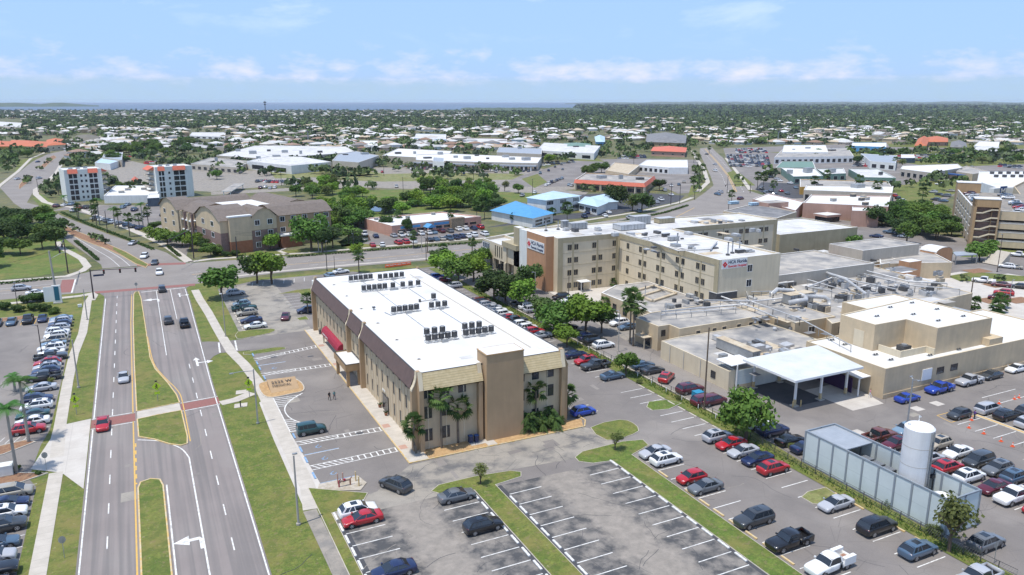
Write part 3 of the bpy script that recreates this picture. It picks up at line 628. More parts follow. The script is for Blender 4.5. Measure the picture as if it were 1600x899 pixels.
# ============================================================ BUILDING KIT
def ccw(p):
    n=len(p); a=sum(p[i][0]*p[(i+1)%n][1]-p[(i+1)%n][0]*p[i][1] for i in range(n)); return list(p) if a>0 else list(p)[::-1]
def rect(x0,y0,x1,y1): return [(x0,y0),(x1,y0),(x1,y1),(x0,y1)]
def block(root,pts,z0,h,wall='stucco_beige',roof='roof_white',par=.5,cap='parapet_white',capw=.35,names=('wall','parapet','roof')):
    pts=ccw(pts); n=len(pts); m=MB()
    m.add([(x,y,z0) for x,y in pts]+[(x,y,h) for x,y in pts],[(i,(i+1)%n,n+(i+1)%n,n+i) for i in range(n)],wall); m.build(names[0],root)
    inn=offset(pts,capw,True) if par>0 else pts; m=MB()
    if par>0:
        m.add([(x,y,h) for x,y in pts]+[(x,y,h) for x,y in inn]+[(x,y,h-par) for x,y in inn],[(i,(i+1)%n,n+(i+1)%n,n+i) for i in range(n)],cap)
        m.add([(x,y,h) for x,y in inn]+[(x,y,h-par) for x,y in inn],[((i+1)%n,i,n+i,n+(i+1)%n) for i in range(n)],wall); m.build(names[1],root)
    m=MB(); m.add([(x,y,h-par) for x,y in inn],[tuple(range(n))],roof); o=m.build(names[2],root)
    bm=bmesh.new(); bm.from_mesh(o.data); bmesh.ops.triangulate(bm,faces=bm.faces[:],ngon_method='EAR_CLIP'); bm.to_mesh(o.data); bm.free(); return o
ROT={'S':0,'W':-math.pi/2,'E':math.pi/2,'N':math.pi}
_wc={}
def win(root,x,y,z,w,h,face='S',glass='glass_dark',frame='frame_dark',mull=0,hm=0,name='window',fw=.07,rz=0):
    key=(w,h,glass,frame,mull,hm,fw)
    if key not in _wc:
        m=MB(); m.box(-w/2,-.03,-h/2,w/2,.02,h/2,glass)
        for a,b,c,d in ((-w/2-fw,-h/2-fw,-w/2,h/2+fw),(w/2,-h/2-fw,w/2+fw,h/2+fw),(-w/2,-h/2-fw,w/2,-h/2),(-w/2,h/2,w/2,h/2+fw)): m.box(a,-.07,b,c,.02,d,frame)
        for i in range(mull): xx=-w/2+w*(i+1)/(mull+1); m.box(xx-.035,-.055,-h/2,xx+.035,0,h/2,frame)
        for i in range(hm): zz=-h/2+h*(i+1)/(hm+1); m.box(-w/2,-.052,zz-.03,w/2,0,zz+.03,frame)
        _wc[key]=m.mesh(name)
    return inst(name,_wc[key],root,(x,y,z),ROT[face]+rz)
def text(root,s,size,loc,face='S',mat='sign_navy',name='lettering',rx=math.pi/2,ext=.02,rz=0,align='LEFT',bold=.0):
    c=bpy.data.curves.new(name,'FONT'); c.body=s; c.size=size; c.extrude=ext; c.offset=bold; c.align_x=align; c.materials.append(MATS[mat])
    o=bpy.data.objects.new('tmp',c); COL.objects.link(o); me=bpy.data.meshes.new_from_object(o.evaluated_get(bpy.context.evaluated_depsgraph_get())); bpy.data.objects.remove(o); me.name=name; o=bpy.data.objects.new(name,me); COL.objects.link(o); o.parent=root; o.location=loc; o.rotation_euler=(rx,0,ROT[face]+rz); return o
# ============================================================ OFFICE BUILDING (centre)
OB=thing('office_building','three storey tan office building with white roof and brown mansard facing the avenue','office building',(48,140,0))
OB.matrix_world=Matrix.Translation((0,0,0)); OB.location=(0,0,0)
X0,X1,Y0,Y1,HZ=35.6,61.2,105.5,178.2,12.7
m=MB(); p=rect(X0,Y0,X1,Y1); n=4
m.add([(x,y,.02) for x,y in p]+[(x,y,HZ-.15) for x,y in p],[(i,(i+1)%4,4+(i+1)%4,4+i) for i in range(4)],'stucco_beige')
y=Y0+1.6
while y<Y1-1:
    m.box(X0-.10,y-.09,.1,X0,y+.09,10.3,'stucco_cream'); y+=1.65
x=X0+1.6
while x<X1-.5:
    if not 44<x<54.5: m.box(x-.07,Y0-.06,.1,x+.07,Y0,10.3,'stucco_cream')
    x+=3.0
m.build('wall',OB)
m=MB(); m.add([(X0,Y0,HZ),(X1,Y0,HZ),(X1,Y1,HZ),(X0,Y1,HZ)],[(0,1,2,3)],'roof_white'); strip(m,[(X0+.1,Y0+.1),(X1-.1,Y0+.1),(X1-.1,Y1-.1),(X0+.1,Y1-.1)],.22,HZ-.15,HZ+.10,'frame_dark',True)
m.box(X1-4.2,Y0+4,HZ,X1-3.9,Y1-6,HZ+.05,'stucco_grey'); m.build('roof',OB)
def mansard(name,mat,a,b,out,ztop=12.75,zbot=10.25,t=.18):
    m=MB(); (ax,ay),(bx,by)=a,b; ox,oy=out
    m.quad((ax,ay,ztop),(ax+ox,ay+oy,zbot),(bx+ox,by+oy,zbot),(bx,by,ztop),mat); m.quad((ax+ox,ay+oy,zbot),(ax,ay,zbot),(bx,by,zbot),(bx+ox,by+oy,zbot),'frame_dark')
    m.box(min(ax,bx)+ox*.98-.0,min(ay,by)+oy*.98,zbot-.12,max(ax,bx)+ox+.02,max(ay,by)+oy+.02,zbot+.03,'stucco_cream' if 'tile' in mat else 'mansard_brown')
    return m.build(name,OB)
mansard('mansard_roof','mansard_brown',(X0,Y1-.6),(X0,145.9),(-1.0,0)); mansard('mansard_roof','mansard_brown',(X0,145.1),(X0,136.2),(-1.0,0)); mansard('mansard_roof','mansard_brown',(X0,135.4),(X0,Y0+.8),(-1.0,0))
mansard('mansard_roof','tile_yellow',(X0+.7,Y0),(46.2,Y0),(0,-1.0)); mansard('mansard_roof','tile_yellow',(52.9,Y0),(X1-.7,Y0),(0,-1.0))
mansard('mansard_roof','mansard_brown',(X1,Y0+.8),(X1,Y1-.6),(1.0,0))
def fin(y,w=.75,x0=None,sgn=-1,xb=X0):
    m=MB(); prof=[(0,0.02),(-.95,.02),(-.95,10.0),(-.9,10.3),(-.55,10.9),(-.28,11.6),(-.12,12.4),(-.08,13.05),(0.5,13.05),(0.5,12.7),(0,12.7)]
    prof=[(xb+(-sgn)*a if True else a,z) for a,z in [(p[0],p[1]) for p in prof]] if False else [(xb+(a if sgn<0 else -a),z) for a,z in prof]
    vs=[(a,y-w/2,z) for a,z in prof]+[(a,y+w/2,z) for a,z in prof]; k=len(prof)
    f1=tuple(range(k)); f2=tuple(range(k,2*k))
    m.add(vs,[f1,f2[::-1]]+[(i,k+i,k+(i+1)%k,(i+1)%k) for i in range(k)],'stucco_tan')
    strip_pts=[(xb+(a-.02 if sgn<0 else -a+.02),z) for a,z in [(-.95,10.0),(-.9,10.3),(-.55,10.9),(-.28,11.6),(-.12,12.4),(-.08,13.05)]]
    for i in range(5):
        (a,z1),(b,z2)=strip_pts[i],strip_pts[i+1]; m.quad((a,y-w/2-.03,z1),(a,y+w/2+.03,z1),(b,y+w/2+.03,z2),(b,y-w/2-.03,z2),'stucco_cream'); m.quad((a,y-w/2-.04,z1),(b,y-w/2-.04,z2),(b+.12,y-w/2-.04,z2),(a+.12,y-w/2-.04,z1),'stucco_cream')
    bm=m.build('buttress',OB); return bm
for y in (Y0+.4,135.8,145.5,Y1-.3): fin(y)
for y in (Y0+.4,Y1-.3): fin(y,sgn=1,xb=X1)
for x in (X0+.35,X1-.35,46.1-.3,):
    m=MB(); m.box(x-.35,Y0-.85,.02,x+.35,Y0,10.2,'stucco_tan'); m.add([(x-.35,Y0-.85,10.2),(x+.35,Y0-.85,10.2),(x+.35,Y0-.1,13.05),(x-.35,Y0-.1,13.05)],[(0,1,2,3)],'stucco_cream')
    for sx in (-.35,.35): m.add([(x+sx,Y0-.85,10.2),(x+sx,Y0,10.2),(x+sx,Y0,13.05),(x+sx,Y0-.1,13.05)],[(0,1,2,3)],'stucco_tan')
    m.build('buttress',OB)
m=MB(); m.box(52.95,Y0-.5,.02,53.4,Y0,10.2,'stucco_tan'); m.build('buttress',OB)
# stair tower
m=MB(); m.box(46.5,103.9,.02,53.0,107.6,14.45,'stucco_tan'); m.build('stair_tower',OB)
m=MB(); m.box(46.42,103.82,14.45,53.08,107.68,14.62,'stucco_brown'); m.add([(46.6,104,14.625),(52.9,104,14.625),(52.9,107.5,14.625),(46.6,107.5,14.625)],[(0,1,2,3)],'roof_white'); m.build('tower_roof',OB)
# windows
k=0; y=Y0+2.2+3.3
for k in range(21):
    y=111.0+3.27*k
    if y>176.5: break
    if 134.8<y<136.6 or 144.6<y<146.3: continue
    win(OB,X0,y,6.25,.75,1.95,'W',mull=0); win(OB,X0,y,9.5,.75,1.3,'W')
    if not(119<y<126) and not 152<y<166 and not 137<y<145: win(OB,X0,y,2.4,.75,1.95,'W')
for x in (37.2,40.1,42.95,58.75,55.95,53.62):
    for z,h in ((2.45,1.85),(6.2,1.85),(9.3,1.35)):
        if x==42.95 and z<9: continue
        win(OB,x,Y0,z,1.15 if x!=53.62 else .5,h,'S')
for i in range(9):
    for z in (2.45,6.2,9.4): win(OB,X1,111+7.4*i,z,1.2,1.8 if z<9 else 1.3,'E')
# street door
dr=MB(); dr.box(X0-.12,121.0,.17,X0,124.4,3.25,'frame_dark'); 
for i in range(4): dr.box(X0-.16,121.15+.82*i,.25,X0-.12,121.15+.82*i+.7,3.1,'glass_dark')
dr.build('door',OB)
text(OB,'SUITES',.55,(X0-.14,124.2,3.75),'W','frame_white',ext=.03)
# flat porch
m=MB(); m.box(32.2,137.2,3.3,X0,146.4,3.42,'stucco_brown'); m.box(32.2,137.2,3.42,32.45,146.4,4.6,'stucco_brown'); m.box(32.45,137.2,3.42,X0,137.45,4.6,'stucco_brown'); m.box(32.45,146.15,3.42,X0,146.4,4.6,'stucco_brown')
m.add([(32.45,137.45,4.42),(X0,137.45,4.42),(X0,146.15,4.42),(32.45,146.15,4.42)],[(0,1,2,3)],'roof_white'); strip(m,[(32.3,137.3),(X0-.1,137.3),(X0-.1,146.3),(32.3,146.3)],.22,4.6,4.68,'frame_dark',True)
m.build('porch_roof',OB)
for x,y in ((32.75,137.8),(32.75,145.8),(34.9,137.8),(34.9,145.8)):
    m=MB(); m.box(x-.28,y-.28,.17,x+.28,y+.28,3.3,'stucco_brown'); m.build('porch_pillar',OB)
# red awning: barrel along the wall
m=MB(); prof=[(0,3.9),(-.35,3.88),(-.8,3.6),(-1.15,3.1),(-1.25,2.55),(-1.25,2.25)]; ya,yb=152.6,167.6
for i in range(5): (a,z1),(b,z2)=prof[i],prof[i+1]; m.quad((X0-.02+a,ya,z1),(X0-.02+b,ya,z2),(X0-.02+b,yb,z2),(X0-.02+a,yb,z1),'awning_red')
for yy in (ya,yb): m.add([(X0-.02+a,yy,z) for a,z in prof]+[(X0-.02,yy,2.25)],[tuple(range(7))],'awning_red')
m.build('awning',OB)
text(OB,'SURGERY CENTER',.6,(X0-1.3,166.2,2.55),'W','frame_white',ext=.01)
m=MB()
for y in (153.2,153.9,154.6,166.9): m.box(X0-1.1,y-.14,.17,X0-.8,y+.14,2.3,'stucco_cream')
m.build('awning_post',OB)
# rooftop condensing units, each on a shared rail but a thing of its own
def ac_proto():
    t=thing('condensing_unit','','air conditioner'); m=MB(); r=.46; n=12; z=.5
    m.cyl(0,0,z,z+.92,r,'metal_dark',n)
    for k in range(n): a=2*math.pi*k/n; m.box(r*math.cos(a)-.04,r*math.sin(a)-.04,z,r*math.cos(a)+.04,r*math.sin(a)+.04,z+.95,'metal_dark')
    m.build('casing',t); m=MB()
    for rr in (.14,.26,.38,.45): m.tube([(rr*math.cos(2*math.pi*k/14),rr*math.sin(2*math.pi*k/14),z+.97) for k in range(15)],.018,'metal_grey',3,cap=False)
    for k in range(6): a=math.pi*k/6; m.tube([(-.45*math.cos(a),-.45*math.sin(a),z+.965),(.45*math.cos(a),.45*math.sin(a),z+.965)],.014,'metal_grey',3)
    m.build('fan_grille',t); m=MB()
    for x in (-.4,.4): m.box(x-.05,-.5,0,x+.05,.5,.12,'metal_grey'); m.box(x-.03,-.03,.12,x+.03,.03,.5,'metal_grey')
    m.box(-.45,-.4,.42,.45,.4,.5,'metal_grey'); m.build('stand',t); return t
AC=ac_proto(); acn=[0]
ORD=['first','second','third','fourth','fifth','sixth','seventh','eighth','ninth','tenth','eleventh','twelfth','thirteenth','fourteenth','fifteenth','sixteenth','seventeenth','eighteenth','nineteenth','twentieth']
ORD+=['twenty '+o for o in ORD[:9]]+['thirtieth']+['thirty '+o for o in ORD[:9]]+['fortieth']+['forty '+o for o in ORD[:9]]
ORD+=['fiftieth']+['fifty '+o for o in ORD[:9]]+['sixtieth']+['sixty '+o for o in ORD[:9]]+['seventieth']+['seventy '+o for o in ORD[:9]]
def ac_row(x0,x1,y,cnt,desc,z=HZ,gap=None):
    for i in range(cnt):
        x=x0+(x1-x0)*i/max(1,cnt-1)
        if gap and x>gap[0]: x+=gap[1]
        o=AC if acn[0]==0 else copy_tree(AC); acn[0]+=1
        o.location=(x,y+random.uniform(-.08,.08),z); o.rotation_euler.z=random.uniform(0,.4); o['group']='condensing units on the office roof'
        o['label']=('dark round condensing unit alone %s'%desc) if cnt==1 else 'dark round condensing unit, %s from the left in %s'%(ORD[i],desc)
ac_row(42.4,47.0,170.6,5,'the farthest roof row, left bank'); ac_row(48.9,54.2,169.4,5,'the farthest roof row, right bank')
ac_row(42.5,47.2,160.0,5,'the second farthest roof row'); ac_row(49.0,49.0,159.8,1,'in the gap of the second roof row'); ac_row(51.2,54.8,159.6,3,'the second roof row, right bank')
ac_row(42.9,47.6,140.0,5,'the middle roof row, left bank'); ac_row(50.7,53.5,139.9,3,'the middle roof row, right bank'); ac_row(53.6,53.6,146.6,1,'behind the middle roof row')
ac_row(43.6,46.6,123.2,3,'the back line of the near left bank'); ac_row(42.6,47.4,119.6,5,'the front line of the near left bank')
ac_row(50.9,53.7,123.2,3,'the back line of the near right bank'); ac_row(49.6,54.5,119.7,5,'the front line of the near right bank')
def rack(x0,x1,y,label):
    t=thing('equipment_rail',label,'rail',((x0+x1)/2,y,HZ)); L_=(x1-x0)/2; m=MB()
    m.box(-L_,-.62,.18,L_,-.54,.30,'parapet_white'); m.box(-L_,.54,.18,L_,.62,.30,'parapet_white'); m.build('rail_beam',t); m=MB()
    x=-L_
    while x<=L_: m.box(x-.05,-.62,0,x+.05,-.54,.18,'metal_grey'); x+=L_/2
    m.build('foot',t)
    m=MB(); m.box(-L_*.1,-1.2,.02,L_*.1+.5,-.75,.45,'metal_grey'); m.build('junction_box',t)
rack(41.8,47.6,170.6,'white pipe rail under the left bank of the farthest units'); rack(48.4,54.8,169.4,'white pipe rail under the right bank of the farthest units'); rack(42.0,55.3,159.7,'long white pipe rail under the second farthest unit row')
rack(42.4,48.3,140,'white pipe rail under the left bank of the middle units'); rack(50.2,54.2,139.9,'short white pipe rail under the three middle right units'); rack(42.0,48.0,119.6,'white pipe rail at the near left bank of units'); rack(49.0,55.2,119.7,'white pipe rail at the near right bank of units')
t=thing('roof_vent','small dark roof vent with gooseneck on the white roof','vent',(40.2,144.5,HZ)); m=MB(); m.cyl(0,0,0,.5,.22,'metal_grey',8); m.build('stack',t); m=MB(); m.box(-.3,-.3,.5,.3,.3,.68,'metal_dark'); m.build('cap',t)
t=thing('roof_pipe','thin pipe lying across the white office roof near its middle','pipe'); m=MB(); m.tube([(41.5,141.5,HZ+.12),(42.0,138.9,HZ+.12),(43,139,HZ+.12)],.07,'metal_grey',5); m.build('run',t); m=MB(); m.tube([(50.6,146.4,HZ+.15),(53,146.5,HZ+.15)],.06,'metal_dark',5); m.box(50.3,146.2,HZ,50.7,146.6,HZ+.6,'metal_dark'); m.build('elbow',t)

m=MB()
for pts in (((44.8,171),(44.8,160.5)),((51.5,169.5),(51.5,160.2)),((45.2,159),(45.2,140.8)),((52.2,159),(52.2,147.5)),((45.0,139),(45.0,124)),((52,139),(52.3,124))): m.tube([(x,y,HZ+.1) for x,y in pts],.05,'metal_grey',4)
t=thing('roof_conduit','thin grey conduit lines linking the unit banks along the white roof','conduit'); m.build('conduit_line',t)
rn=random.Random(8)
for i in range(26):
    m=MB(); x=rn.uniform(38,59); y=rn.uniform(108,176); w=rn.uniform(.5,2.6); d=rn.uniform(.4,3); z=HZ+.004+.0012*i; m.add([(x,y,z),(x+w,y,z),(x+w,y+d,z),(x,y+d,z)],[(0,1,2,3)],rn.choice(('parapet_white','roof_white_dirty','frame_white','parapet_white'))); m.build('roof_patch',OB)
for i in range(6): t=thing('roof_drain','small dark roof drain, %s from the near end of the office roof'%ORD[i],'drain',(38.2,112+i*11.5,HZ),0,'office roof drains'); m=MB(); m.cyl(0,0,0,.1,.18,'metal_dark',8); m.build('strainer',t); m=MB(); m.cyl(0,0,0,.03,.4,'stucco_grey',10); m.build('flange',t)
# ============================================================ HOSPITAL
HO=thing('hospital_building','four storey beige hospital with white roof, khaki bands and an orange entrance tower','hospital')
HT=15.75
block(HO,[(105.1,185),(125.2,185),(125.2,141.5),(145.1,141.5),(145.1,185),(186.9,185),(186.9,203),(105.1,205)],.02,HT,'stucco_cream','roof_white_dirty',.45)
# orange tower and pale flank
m=MB(); m.prism([(102.5,187.5),(105.1,187.5),(105.1,199.2),(102.5,199.2)],.02,HT+.25,'stucco_orange','parapet_white'); m.build('entrance_tower',HO)
m=MB(); m.prism([(103.2,199.2),(105.1,199.2),(105.1,205.5),(103.2,205.5)],.02,HT-.1,'stucco_pale','parapet_white'); m.prism([(103.0,205.5),(105.1,205.5),(105.1,209.0),(103.0,209.0)],.02,HT+.1,'stucco_khaki','parapet_white'); m.build('flank_wall',HO)
# khaki frame bands and pilasters
m=MB(); b=.14
m.box(105.0,185-b,14.3,125.2-b,185,HT+.02,'stucco_khaki'); m.box(105.0,185-b,.05,106.6,185,14.3,'stucco_khaki')
m.box(125.2-b,141.4,14.3,125.2,185-b,HT+.02,'stucco_khaki'); m.box(125.2-b,141.4,.05,125.2,142.9,14.3,'stucco_khaki'); m.box(125.2-b,184.0,.05,125.2,184.86,14.3,'stucco_khaki'); m.box(124.4,185-b,.05,125.06,185,14.3,'stucco_khaki')
m.box(145.1,185-b,14.3,187.0,185,HT+.02,'stucco_khaki'); m.box(185.6,185-b,.05,187.0,185,14.3,'stucco_khaki')
m.build('cornice_band',HO)
m=MB()
for x in (109.95,118.1): m.box(x-.22,185-.09,.05,x+.22,185,14.3,'stucco_khaki')
for y in (172.6,164.4,156.3,148.1): m.box(125.2-.09,y-.22,.05,125.2,y+.22,14.3,'stucco_khaki')
for x in (156.5,164.6,173.1,181.3): m.box(x-.15,185-.08,9.9,x+.15,185,14.3,'stucco_khaki')
m.build('pilaster',HO)
m=MB()
for z in (3.9,7.6,11.2): m.box(106.6,185-.04,z,124.4,185,z+.1,'stucco_khaki'); m.box(125.2-.04,142.9,z,125.2,184,z+.1,'stucco_khaki')
m.build('floor_joint',HO)
HW=(1.8,5.5,9.15,12.85)
for z in HW:
    for x in (108.85,111.0,117.0,119.15,124.9-1.0): 
        if z>12 and x==119.15: continue
        win(HO,x,185-.0,z,1.25,1.55,'S',mull=1,fw=.05,frame='stucco_khaki')
    for y in (179.9,173.8,171.5,165.6,163.3,157.4,155.1,149.2,147.0): win(HO,125.2,y,z,1.25,1.55,'W',mull=1,fw=.05,frame='stucco_khaki')
    for x in (155.4,157.6,163.3,165.9,171.8,174.3,180.2,182.5): win(HO,x,185,z,1.5,1.4,'S',mull=1,fw=.05,frame='stucco_khaki')
for z in (9.05,12.8): win(HO,135.1,141.5,z,1.5,1.7,'S',mull=1,fw=.08,frame='frame_white')
# entrance canopy by the inner court
m=MB(); m.box(111.2,182.3,2.9,114.6,184.95,3.05,'metal_white'); 
for x in (111.4,114.4): m.box(x-.06,182.4,.06,x+.06,182.55,2.9,'metal_white')
m.build('entrance_canopy',HO)
m=MB(); m.box(111.9,184.9,.06,113.6,185,2.4,'glass_dark'); m.build('door',HO)
# signs
def emblem(root,x,y,z,s,face):
    mm=MB(); a=.33*s
    mm.box(-a/2,-.05,-s/2,a/2,0,s/2,'sign_red'); mm.box(-s/2,-.052,-a/2,s/2,-.002,a/2,'sign_red')
    for dx,dz in ((-1,-1),(1,-1),(-1,1),(1,1)): mm.box(dx*a*.62-a*.28,-.045,dz*a*.62-a*.28,dx*a*.62+a*.28,-.005,dz*a*.62+a*.28,'sign_red')
    mm.box(-a*.2,-.06,-a*.2,a*.2,-.05,a*.2,'frame_white'); o=mm.build('emblem',root,loc=(x,y,z),rz=ROT[face]); return o
sg=thing('hospital_sign','white sign with red cross and dark letters high on the windowless hospital end wall','sign',(126.0,141.38,13.35))
m=MB(); m.box(0,0,0,8.0,.1,2.3,'frame_white'); m.build('board',sg); emblem(sg,.95,-.02,1.1,1.35,'S'); text(sg,'HCA Florida',1.15,(1.95,-.04,1.2),'S','sign_navy',ext=.02,bold=.012); text(sg,'Fawcett Hospital',.86,(1.95,-.04,.25),'S','sign_red',ext=.02,bold=.01)
sg=thing('hospital_sign','white sign with red cross and dark letters on the orange entrance tower','sign',(102.38,198.6,11.0),-math.pi/2)
m=MB(); m.box(0,0,0,10.3,.1,2.9,'frame_white'); m.build('board',sg); emblem(sg,1.1,-.02,1.5,1.7,'S'); text(sg,'HCA Florida',1.5,(2.3,-.04,1.55),'S','sign_navy',ext=.02,bold=.012); text(sg,'Fawcett Hospital',1.1,(2.3,-.04,.4),'S','sign_navy',ext=.02,bold=.01)
# lobby pavilion
LP=thing('lobby_pavilion','two storey cream lobby block with tall slit windows and glazed corner, left of the hospital','building')
lz=8.8; x,y=G(791,386,lz); x2,_=G(822,380,lz); _,yN=G(756,372,lz)
block(LP,[(x,y),(103.0,y),(103.0,205.5),(112,205.5),(112,yN+3),(x,yN)],3.6,lz,'stucco_cream','roof_white_dirty',.9); 
block(LP,rect(x+2.0,y+1.8,112,yN+2),.02,3.6,'stucco_beige','roof_grey',.0)
m=MB(); m.box(102.0,205.6,lz,112.2,y+2.2,lz+1.6,'stucco_khaki'); m.build('upper_wall',LP)
for k in range(4): win(LP,x,y+3.2+k*1.6,6.3,.55,3.6,'W',frame='stucco_khaki',fw=.08)
m=MB(); m.box(x-.1,yN-5.5,.3,x,yN-.1,8.0,'glass_blue')
for k in range(5): m.box(x-.16,yN-5.5+k*1.3,.3,x-.08,yN-5.4+k*1.3,8.0,'frame_white')
for k in range(5): m.box(x-.16,yN-5.5,.3+k*1.85,x-.08,yN-.1,.42+k*1.85,'frame_white')
m.build('glazed_corner',LP)
m=MB()
for yy in (y+.4,y+5,y+10): m.box(x,yy-.4,.02,x+.8,yy+.4,3.6,'stucco_cream')
for xx in (x+2.6,102.4): m.box(xx-.4,y,.02,xx+.4,y+.8,3.6,'stucco_cream')
m.build('pillar',LP); win(LP,x+2.0,y+6,1.8,5,2.6,'W',mull=4); win(LP,101.3,y+1.8,1.8,1.8,2.6,'S',mull=1); win(LP,106,205.5,6.2,1.0,1.6,'S')
# low wings, built as separate buildings under the pipework
LW=thing('clinic_wing','single storey beige hospital wing with stained grey roof in front of the tower block','building')
block(LW,[(98.6,137.6),(98.9,129.7),(101.9,129.7),(101.9,126.2),(127.6,126.2),(127.6,118.6),(140.0,118.6),(140.0,130),(146,130),(146,141.2),(125.2,141.2),(125.2,139.8),(104,139.8)],.02,5.6,'stucco_beige','roof_grey',.12,'stucco_cream',.3)
block(LW,[(106.2,163.9),(106.3,140),(124.9,140),(124.9,169.2),(114,169.2)],.02,4.7,'stucco_beige','roof_grey',.15,'parapet_white',.4)
for yy in (161,157.6,153,148.5,144): win(LW,106.25,yy,2.2,1.6,1.8,'W',mull=1)
for xx in (107,111.5,114.3,118.5,122.0,124.8): win(LW,xx,126.2,3.9,1.1,1.2,'S',frame='stucco_cream')
win(LW,100.3,129.7,3.9,1.0,1.3,'S'); win(LW,132.8,118.6,3.4,1.9,1.4,'S',mull=1,frame='frame_white'); win(LW,98.75,133,1.6,1.6,2.2,'W')
m=MB(); m.box(96.6,131.5,2.6,98.7,135.5,2.75,'roof_tan'); m.box(96.8,131.7,.05,96.95,131.85,2.6,'stucco_cream'); m.box(96.8,135.2,.05,96.95,135.35,2.6,'stucco_cream'); m.build('entrance_canopy',LW)
LF=thing('service_wing','low cream service wing with cluttered grey roof beside the fence road','building')
block(LF,[(92.6+3.9,125.3),(96.4,104.3),(98.6,104.3),(104,104.3),(118.3,104.3),(118.3,107.5),(127,107.5),(127,119),(126.6,126.0),(102,126.0)],.02,3.9,'stucco_cream','roof_grey',.12,'stucco_cream',.25)
win(LF,96.4,108.6,1.9,1.2,1.3,'W',mull=1,hm=1)
m=MB()
for yy in (112.3,117.5,122): m.box(96.28,yy,.05,96.36,yy+.08,3.8,'duct')
m.build('downpipe',LF)
# imaging annex with its big box
RA=thing('imaging_annex','long single storey beige annex with white roof and a taller windowless box on top','building')
block(RA,rect(118.9,88.3,200,107.2)[:0] or [(118.9,88.6),(175,88.6),(175,107.2),(118.9,107.2)],.02,5.9,'stucco_beige','roof_white',.22,'stucco_cream',.3)
block(RA,[(125.9,97.2),(134.7,97.2),(134.7,90.4),(151.2,90.4),(151.5,108.0),(125.9,105.4)],5.6,11.05,'stucco_beige','roof_white',.18,'stucco_cream',.3,('upper_wall','upper_parapet','upper_roof'))
block(RA,[(141,105),(158,105),(158,118),(141,118)],5.0,9.0,'stucco_beige','roof_white',.18,'stucco_cream',.3,('upper_wall','upper_parapet','upper_roof'))
m=MB(); strip(m,[(127.2,96.9),(127.2,92.1),(134.5,92.1),(134.5,90.3)],.25,5.68,7.0,'stucco_cream'); m.build('screen_wall',RA)
m=MB(); m.box(149.0,88.9,5.7,153.2,93.2,7.2,'stucco_beige'); m.build('roof_access_box',RA)
for xx in (132.4+2,138.4): win(RA,xx,88.6,3.2,1.9,1.2,'S',mull=1)
m=MB(); m.box(129.2,88.5,1.9,131.9,88.6,4.1,'metal_white'); m.build('service_panel',RA)
m=MB(); m.box(118.9,88.5,.05,175,88.6,.9,'stucco_beige'); m.build('plinth',RA)
m=MB(); m.box(125.84,99.4,5.8,125.9,101.8,9.1,'stucco_cream'); m.build('door',RA)
PK=thing('rooftop_chiller','dark boxy chiller inside the screen wall on the annex roof','air conditioner',(131,94.3,5.7)); m=MB(); m.box(-1,-.9,.15,1,.9,1.35,'metal_dark'); m.build('casing',PK); m=MB(); m.cyl(0,0,1.35,1.6,.55,'metal_grey',12); m.build('fan_cowl',PK); m=MB(); m.box(-1.5,-1.2,0,1.5,1.2,.15,'metal_grey'); m.build('base_frame',PK)
def vent(x,y,z,lab):
    t=thing('roof_vent',lab,'vent',(x,y,z),group='paired roof vents on the annex'); m=MB(); m.cyl(-.35,0,0,.3,.17,'metal_dark',8); m.cyl(.35,0,0,.3,.17,'metal_dark',8); m.build('hood',t); m=MB(); m.box(-.6,-.3,0,.6,.3,.06,'metal_grey'); m.build('flashing',t)
B_=[(1300,532),(1320,539),(1368,555),(1392,563),(1453,556),(1498,547),(1539,539)]
for i,(u,v) in enumerate(B_): x,y=G(u,v,5.7); vent(x,y,5.72,'pair of small dark vents, %s from the left on the low annex roof'%ORD[i])
for i,(u,v) in enumerate([(1370,495),(1391,481),(1427,492),(1425,474),(1466,502),(1505,495),(1464,484)]): x,y=G(u,v,10.87); vent(x,y,10.88,'pair of small dark vents, %s on the tall annex box roof'%ORD[i])
# patched roofs, pipework and plant -------------------------------------------------
def duct(name,label,pts,r,mat='duct',n=8,legs=True,zroof=5.5,cat='duct'):
    t=thing(name,label,cat); m=MB(); m.tube(pts,r,mat,n); m.build('run',t,smooth=n>6)
    if legs:
        m=MB()
        for a,b in zip(pts,pts[1:]):
            L_=math.dist(a,b); k=max(1,int(L_/3.5))
            for i in range(k+1):
                q=[a[j]+(b[j]-a[j])*i/k for j in range(3)]
                if q[2]-r>zroof+.15: m.box(q[0]-.05,q[1]-.05,zroof,q[0]+.05,q[1]+.05,q[2]-r*.8,'metal_grey')
        if m.v: m.build('support',t)
    return t
def gp3(a,z): return [(*G(u,v,z),z) for u,v in a]
rp=[((1033,487),(1168,475)),((1033,492),(1150,481)),((1100,469),(1178,471),(1222,466)),((1120,458),(1213,455),(1225,450)),((1180,449),(1240,440)),((1165,468),(1208,483),(1250,498),(1330,540)),((1120,461),(1180,482),(1215,497)),
((1262,437),(1300,448),(1348,462)),((1282,423),(1340,440),(1400,452)),((1245,433),(1300,424),(1390,411)),((1225,427),(1330,414)),((1350,428),(1430,447),(1500,452)),((1345,421),(1420,440),(1480,443)),((1170,466),(1165,452),(1230,440)),((1300,434),(1262,449),(1300,455))]
for i,a in enumerate(rp):
    z=6.6+.25*(i%3); duct('pipe_run','pale insulated pipe run, %s of those crossing the grey clinic roofs'%ORD[i],gp3(a,z),.13 if i%2 else .19,zroof=5.45)['group']='pipe runs over the clinic roofs'
